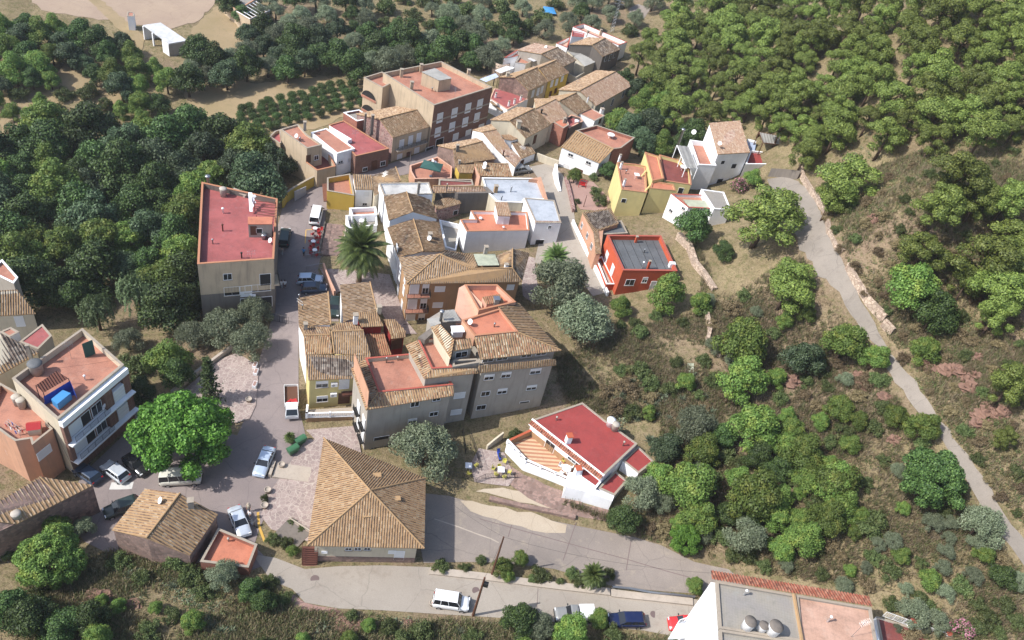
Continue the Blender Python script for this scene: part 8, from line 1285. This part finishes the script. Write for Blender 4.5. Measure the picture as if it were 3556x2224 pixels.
# walls, rails, steps, kerbs
wallrun('street_wall', 'curving mustard garden wall where the street bends out of the village', [G(A6(*q)) for q in ((690, 350), (715, 310), (765, 275), (850, 225), (930, 185), (945, 140))], 2.1, .3, 'gold', 'wall', 'cope_conc'); a, b = gz(A6(765, 300), 1.0), gz(A6(845, 250), 1.0); t = thing('sliding_gate', tuple(a), 'grey sheet metal gate set in the curving yellow wall', 'gate'); mb = MB(); mb.mat('greyplas'); d = (b-a)/np.linalg.norm(b-a); nn = np.array([d[1], -d[0], 0])*.2; mb.prism([a+nn, b+nn, b+nn*1.5, a+nn*1.5], a[2]-1.0, a[2]+1.2, bottom=False); mb.build('panel', t)
wallrun('square_parapet', 'long low concrete parapet along the back of the paved square', [G(B1(*q)) for q in ((1130, 800), (1250, 700), (1400, 590), (1520, 500))], .9, .4, 'conc', 'wall')
wallrun('road_kerb', 'raised light concrete kerb between lower road and hedge strip', [G(B7(*q)) for q in ((-20, 690), (400, 735), (900, 800), (1490, 868))], .3, .9, 'conc', 'kerb'); wallrun('road_kerb', 'raised concrete kerb under the steel guard rail', [G(B7(*q)) for q in ((1500, 878), (1850, 915), (2185, 952))], .3, .9, 'conc', 'kerb')
pts = [gz(B7(*q)) for q in ((1505, 835), (1650, 848), (1830, 880), (2010, 898), (2195, 918))]; t = thing('guard_rail', tuple(pts[0]), 'galvanised guard rail above the lower road', 'guard rail'); mb = MB(); mb.mat('steel'); [mb.tube([q, q+[0, 0, .75]], .06, 5) for q in pts]; mb.build('posts', t); mb = MB(); mb.mat('steel'); [mb.tube([q+[0, -.08, z] for q in pts], .09, 5) for z in (.55, .72)]; mb.build('beam', t)
wallrun('garden_wall', 'white stone wall climbing between garden plot and shrubs', [G(D1(*q)) for q in ((1100, 535), (1125, 640), (1130, 700), (1110, 790))], .9, .5, 'whitestone'); wallrun('garden_wall', 'curved white topped wall at the lower end of the garden plot', [G(D1(*q)) for q in ((1190, 770), (1175, 850), (1195, 900), (1240, 940))], .7, .4, 'whitestone')
wallrun('terrace_wall', 'ragged pale rubble wall running down from the small white house', [G(A8(*q)) for q in ((1010, 905), (1090, 980), (1130, 1090), (1200, 1170), (1270, 1270))], [1.4, .6], .8, 'whitestone'); wallrun('lane_wall', 'whitewashed wall edging the concrete lane below the peach house', [G(A8(*q)) for q in ((275, 800), (350, 960), (440, 1140), (520, 1310))], .9, .3, 'white'); wallrun('lane_wall', 'brick paved slope wall beside the lane and garden soil', [G(A3(*q)) for q in ((610, 1260), (640, 1370), (665, 1490))], .8, .5, 'stone')
wallrun('stair_wall', 'white stair wall shaped like a wedge at the fork of the lane', [G(A3(*q)) for q in ((530, 1215), (545, 1290), (572, 1345))], [2.2, .3], .5, 'white'); wallrun('yard_wall', 'low cream yard wall at the head of the lane', [G(A3(*q)) for q in ((405, 1120), (480, 1150), (555, 1175))], 1.6, .3, 'cream')
wallrun('track_edge', 'low broken stone edging below the sandy shelf', [G(B7(*q)) for q in ((480, 85), (760, 150), (1000, 195), (1200, 245))], .5, .6, 'pinkstone')
def steps(label, c0, c1, wid, n, mat, rails=False, name='public_steps'):
    a, b = gz(c0, .1), gz(c1, .1); d = b-a; ln = np.linalg.norm(d[:2]); u = d[:2]/ln; ang = math.atan2(u[1], u[0]); t = thing(name, tuple(map(float, a)), label, 'steps'); mb = MB(); mb.mat(mat)
    for k in range(n): q = a+d*(k+.5)/n; mb.box((q[0], q[1], q[2]+.12*(0)-.35), (ln/n+.06, wid, .9), ang)
    mb.build('treads', t); kb = MB(); kb.mat('conc'); nn = np.array([-u[1], u[0], 0])*(wid/2+.12)
    for s_ in (-1, 1): kb = MB(); kb.mat('conc'); kb.prism([a+nn*s_+[0, 0, .4], b+nn*s_+[0, 0, .4], b+nn*s_*1.1+[0, 0, .4], a+nn*s_*1.1+[0, 0, .4]], min(a[2], b[2])-1); kb.build('side_kerb', t)
    if rails: rail(t, [a+nn+[0, 0, .3], b+nn+[0, 0, .3]], 1.0, 1.2, 'iron', 'handrail', .025)
    return t
steps('long flight of red brown public steps between street and palm', C1(745, 905), C1(815, 500), 3.2, 22, 'pinkstone', True); steps('short dark steps down from the plaza left of the hall', B6(420, 800), B6(260, 700), 2.6, 6, 'darkcem', False); steps('three wide shallow steps across the upper plaza', B6(400, 360), B6(430, 260), 7.0, 3, 'conc')
pr = [gz(C3(*q), .15) for q in ((0, 1075), (250, 1130), (470, 1200), (620, 1130), (900, 1125), (1180, 1120))]; t = thing('terrace_railing', tuple(pr[0]), 'black iron railing along the front of the cafe terrace', 'railing'); rail(t, pr, 1.0, .2); pr = [gz(C3(*q), .15) for q in ((370, 420), (450, 640), (560, 1000))]; t = thing('path_railing', tuple(pr[0]), 'black iron railing beside the path down to the cafe terrace', 'railing'); rail(t, pr, 1.0, .2); pr = [gz(C3(*q), .15) for q in ((225, 330), (250, 500), (280, 700))]; t = thing('path_railing', tuple(pr[0]), 'short iron railing at the doorway of the grey apartment house', 'railing'); rail(t, pr, 1.0, .2)
wallrun('stepped_wall', 'small wall with stepped top at the corner of the cafe terrace', [G(C3(*q)) for q in ((650, 610), (780, 520), (920, 430))], [.9, 1.5], .25, 'cream'); pr = [gz(A6(*q), .06) for q in ((605, 1140), (665, 1150), (728, 1165))]; t = thing('street_gate', tuple(pr[0]), 'open dark metal gate swung across the shaded street', 'gate'); rail(t, pr, 1.5, .3, 'iron', 'bars', .025)
for l_, qs in (('upper steel crowd railing beside the bar terrace', ((430, 955), (540, 935), (650, 915))), ('lower steel crowd railing beside the bar terrace', ((430, 1105), (540, 1085), (645, 1065)))): pr = [gz(C1(*q), .06) for q in qs]; t = thing('street_railing', tuple(pr[0]), l_, 'railing'); rail(t, pr, 1.0, .15, 'steel')
wallrun('planter_wall', 'curved salmon retaining wall above the parked cars', [G(C1(*q)) for q in ((655, 1085), (690, 1200), (740, 1320), (800, 1450))], 1.4, .3, 'salmon')
M['yline'] = plain('yellow_road_paint', S(230, 180, 70), .8); M['wline'] = plain('white_road_paint', S(225, 222, 215), .8); M['manh'] = plain('iron_manhole', S(130, 110, 105), .7)
def line(name, c, qs, wd, mat, dz):
    P_ = [np.array(G(c(*q))) for q in qs]; W_2 = []
    for i, q in enumerate(P_): d = (P_[min(i+1, len(P_)-1)]-P_[max(i-1, 0)])[:2]; d = d/np.linalg.norm(d); W_2.append((q, np.array([-d[1], d[0], 0])*wd/2))
    sheet(name, None, mat, dz, .5, world=[q+o for q, o in W_2]+[q-o for q, o in W_2[::-1]])
line('yellow_road_line', C2, ((382, 655), (400, 900), (440, 1010), (500, 1170)), .3, 'yline', .06); line('yellow_road_line', C1, ((425, 570), (420, 660), (415, 745)), .14, 'yline', .06); line('yellow_road_line', C1, ((425, 566), (550, 560), (680, 555)), .14, 'yline', .06); line('white_road_marking', B2, ((860, 312), (950, 312), (1035, 308)), 1.1, 'wline', .06); line('concrete_joint', B7, ((880, 1000), (890, 830)), .07, 'manh', .068); line('concrete_joint', B7, ((700, 190), (640, 400)), .1, 'manh', .063); line('concrete_joint', B7, ((1210, 280), (1100, 600)), .1, 'manh', .063); line('concrete_joint', B7, ((1670, 440), (1630, 680)), .1, 'manh', .063); line('concrete_joint', B7, ((400, 250), (980, 410), (1640, 590), (2160, 740)), .1, 'manh', .063); line('white_spill', B7, ((20, 250), (230, 320), (400, 385), (490, 415), (560, 450)), .16, 'conc', .064)
for p, r_, l_ in ((B6(508, 1070), .5, 'round manhole cover in front of the hall on the lower road'), (B7(368, 852), .45, 'round manhole cover between white van and roadside pole'), (B7(1860, 1052), .42, 'round manhole cover behind the dark blue car')):
    q = gz(p, .066); t = thing('manhole_cover', tuple(q), l_, 'manhole cover'); mb = MB(); mb.mat('manh'); mb.lathe(q, [(r_, 0), (r_, .012)], 20); mb.build('lid', t)
sheet('stone_bank', [B5(*q) for q in ((180, 790), (370, 905), (600, 1010), (800, 1100), (1010, 1225), (1250, 1285), (1215, 1400), (900, 1340), (600, 1240), (400, 1150), (230, 1030), (150, 900))], 'pinkstone', .07, edge=.15); sheet('road_at_the_top', [A3(*q) for q in ((1060, 60), (1120, 30), (1210, 60), (1160, 135), (1060, 110))], 'trackdk', .06)
# rocks
def rock(p, r_, label, flat=.6, group=None):
    q = gz(p); t = thing('rock', tuple(q), label, 'rock', group); n, m = 11, 7; mb = MB(); mb.mat('rock'); vs = []
    for i in range(m+1):
        for j in range(n):
            th = math.pi*.62*i/m; a = 6.283*j/n; k = r_*(1+rng.uniform(-.38, .34)) if i else r_; vs.append((k*math.sin(th)*math.cos(a), k*math.sin(th)*math.sin(a)*.8, k*math.cos(th)*flat))
    mb.idx([np.array(v)+q for v in vs], [(i*n+j, (i+1)*n+j, (i+1)*n+(j+1) % n, i*n+(j+1) % n) for i in range(m) for j in range(n)]); mb.build('stone', t)
M['rock'] = plaster('red_sandstone', S(156, 120, 102), .7, (.12, .08, .065, 1), sc=1.8)
for x, y, r_ in ((1760, 620, 1.2), (1830, 600, .9), (1720, 700, 1.0), (1790, 700, .8), (1860, 640, .8), (1700, 640, .8), (1770, 560, .7), (1740, 480, .7), (1560, 290, 1.0), (1500, 300, 1.2), (1600, 320, 1.2), (1340, 250, 1.0), (1380, 290, 1.0), (1660, 430, 1.2), (1650, 370, .9), (1710, 200, .9), (1690, 340, 1.0), (300, 380, 1.2), (340, 395, 1.4), (230, 370, 1.0), (170, 330, .9), (860, 400, .9), (890, 425, .8), (820, 330, .8), (1090, 820, .9), (770, 885, .8), (620, 1420, .8), (1900, 610, 1.1)): rock(D3(x, y), r_, 'jagged red sandstone outcrop on the slope near the hill track', .7, 'red sandstone outcrops by the track')
rock(D3(1025, 500), 1.1, 'flat pale red slab lying alone below the track', .5); rock(B8(910, 375), 1.5, 'tall rounded boulder on the lower slope above the orange tile edge', 1.1); rock(D2(985, 495), .6, 'pointed red rock left of its twin under the bright bush', 1.6); rock(D2(1022, 520), .6, 'pointed red rock right of its twin under the bright bush', 1.6)
for x, y, r_ in ((780, 1190, 1.6), (850, 1220, 1.1), (1045, 1235, .9), (700, 1220, 1.0), (560, 1210, .8)): rock(B2(x, y), r_, 'low reddish rock showing through dry grass at the lower left', .35, 'reddish rocks at the lower left')
for x, y, r_ in ((730, 1400, 1.3), (800, 1410, .9), (650, 1330, .8), (1180, 1390, .6)): rock(B6(x, y), r_, 'pinkish rock in the bank below the lower road', .35, 'pinkish rocks below the lower road')
t = thing('pallet', tuple(gz(D1(945, 1045))), 'pale slatted sheet lying on the path in the hill garden', 'pallet'); c_ = [gz(D1(*q), .15) for q in ((908, 1085), (985, 1092), (985, 1003), (925, 1000))]; mb = MB(); mb.mat('corgreen'); tile_face(mb, c_, .4, .05, True); mb.build('slats', t)

# aerials and pipes on the house roofs
def house_at(q):
    for b in Bld.all:
        for nm, L in b.E.items():
            if inpoly(q[0], q[1], [(p[0], p[1]) for p in L]): return b
for p, z, kind in ((A2(965, 930), 8.4, 'a'), (A2(780, 930), 6.2, 'a'), (A2(1405, 700), 11.4, 'a'), (A2(710, 1000), 6.1, 'a'), (A3(145, 860), 9.3, 'a'), (A3(405, 730), 9.3, 'a'), (A3(100, 1090), 7.2, 'a'), (A3(45, 1170), 7.0, 'd'), (A3(680, 620), 9.6, 'a'), (A3(470, 350), 9.0, 'd'), (A7(390, 330), 9.0, 'a'), (A7(85, 250), 8.1, 'a'), (A7(600, 740), 8.3, 'a'), (A7(950, 1140), 13.0, 'a'), (B3(560, 300), 7.0, 'a'), (B3(800, 660), 7.0, 'a'), (B4(1000, 420), 13.8, 'd'), (B4(420, 700), 8.9, 'p'), (B4(1200, 430), 13.8, 'p'), (B4(330, 720), 8.9, 'p'), (A2(1250, 640), 11.4, 'p'), (A2(1350, 470), 11.4, 'a'), (B1(470, 560), 7.5, 'a'), (B1(300, 560), 7.5, 'd'), (B1(560, 700), 7.5, 'p'), (A6(600, 600), 9.1, 'd'), (A6(200, 600), 9.1, 'p'), (A8(650, 450), 12.1, 'p'), (A8(1300, 260), 16.2, 'd'), (A8(780, 1000), 9.5, 'p'), (B5(1400, 600), 5.6, 'p'), (B5(700, 330), 5.6, 'p'), (B2(1250, 450), 4.6, 'd'), (B2(1780, 740), 1.7, 'p'), (C8(700, 300), 14.3, 'p'), (C8(1700, 620), 14.3, 'p')):
    q = P(p, z); b = house_at(q)
    if b: (b.aerial(q, rng.uniform(1.8, 3), rng.uniform(0, 3)) if kind == 'a' else b.dish(q, .4, rng.uniform(-1, 0)) if kind == 'd' else b.pipe(q, rng.uniform(.5, 1.1), .09, rng.choice(['white', 'steel', 'fibro'])))
# ================================================================ .00016 (thin summer air between the lens and the far slopes)
hm = bpy.data.materials.new('haze'); hm.use_nodes = True; hn = hm.node_tree; hn.nodes.remove(hn.nodes['Principled BSDF']); pv = hn.nodes.new('ShaderNodeVolumePrincipled'); pv.inputs['Color'].default_value = (.93, .95, 1, 1); pv.inputs['Density'].default_value = .00016; pv.inputs['Anisotropy'].default_value = .2; hn.links.new(pv.outputs[0], hn.nodes['Material Output'].inputs['Volume'])
mb = MB(); z0, z1 = float(GH.min())-1.5, max(float(GH.max())+14, 92.0); mb.mats = [hm]; mb.box(((GX[0]+GX[-1])/2, (GY[0]+GY[-1])/2, (z0+z1)/2), (GX[-1]-GX[0]+12, GY[-1]-GY[0]+12, z1-z0)); o = mb.build('haze'); struct(o, 'stuff')
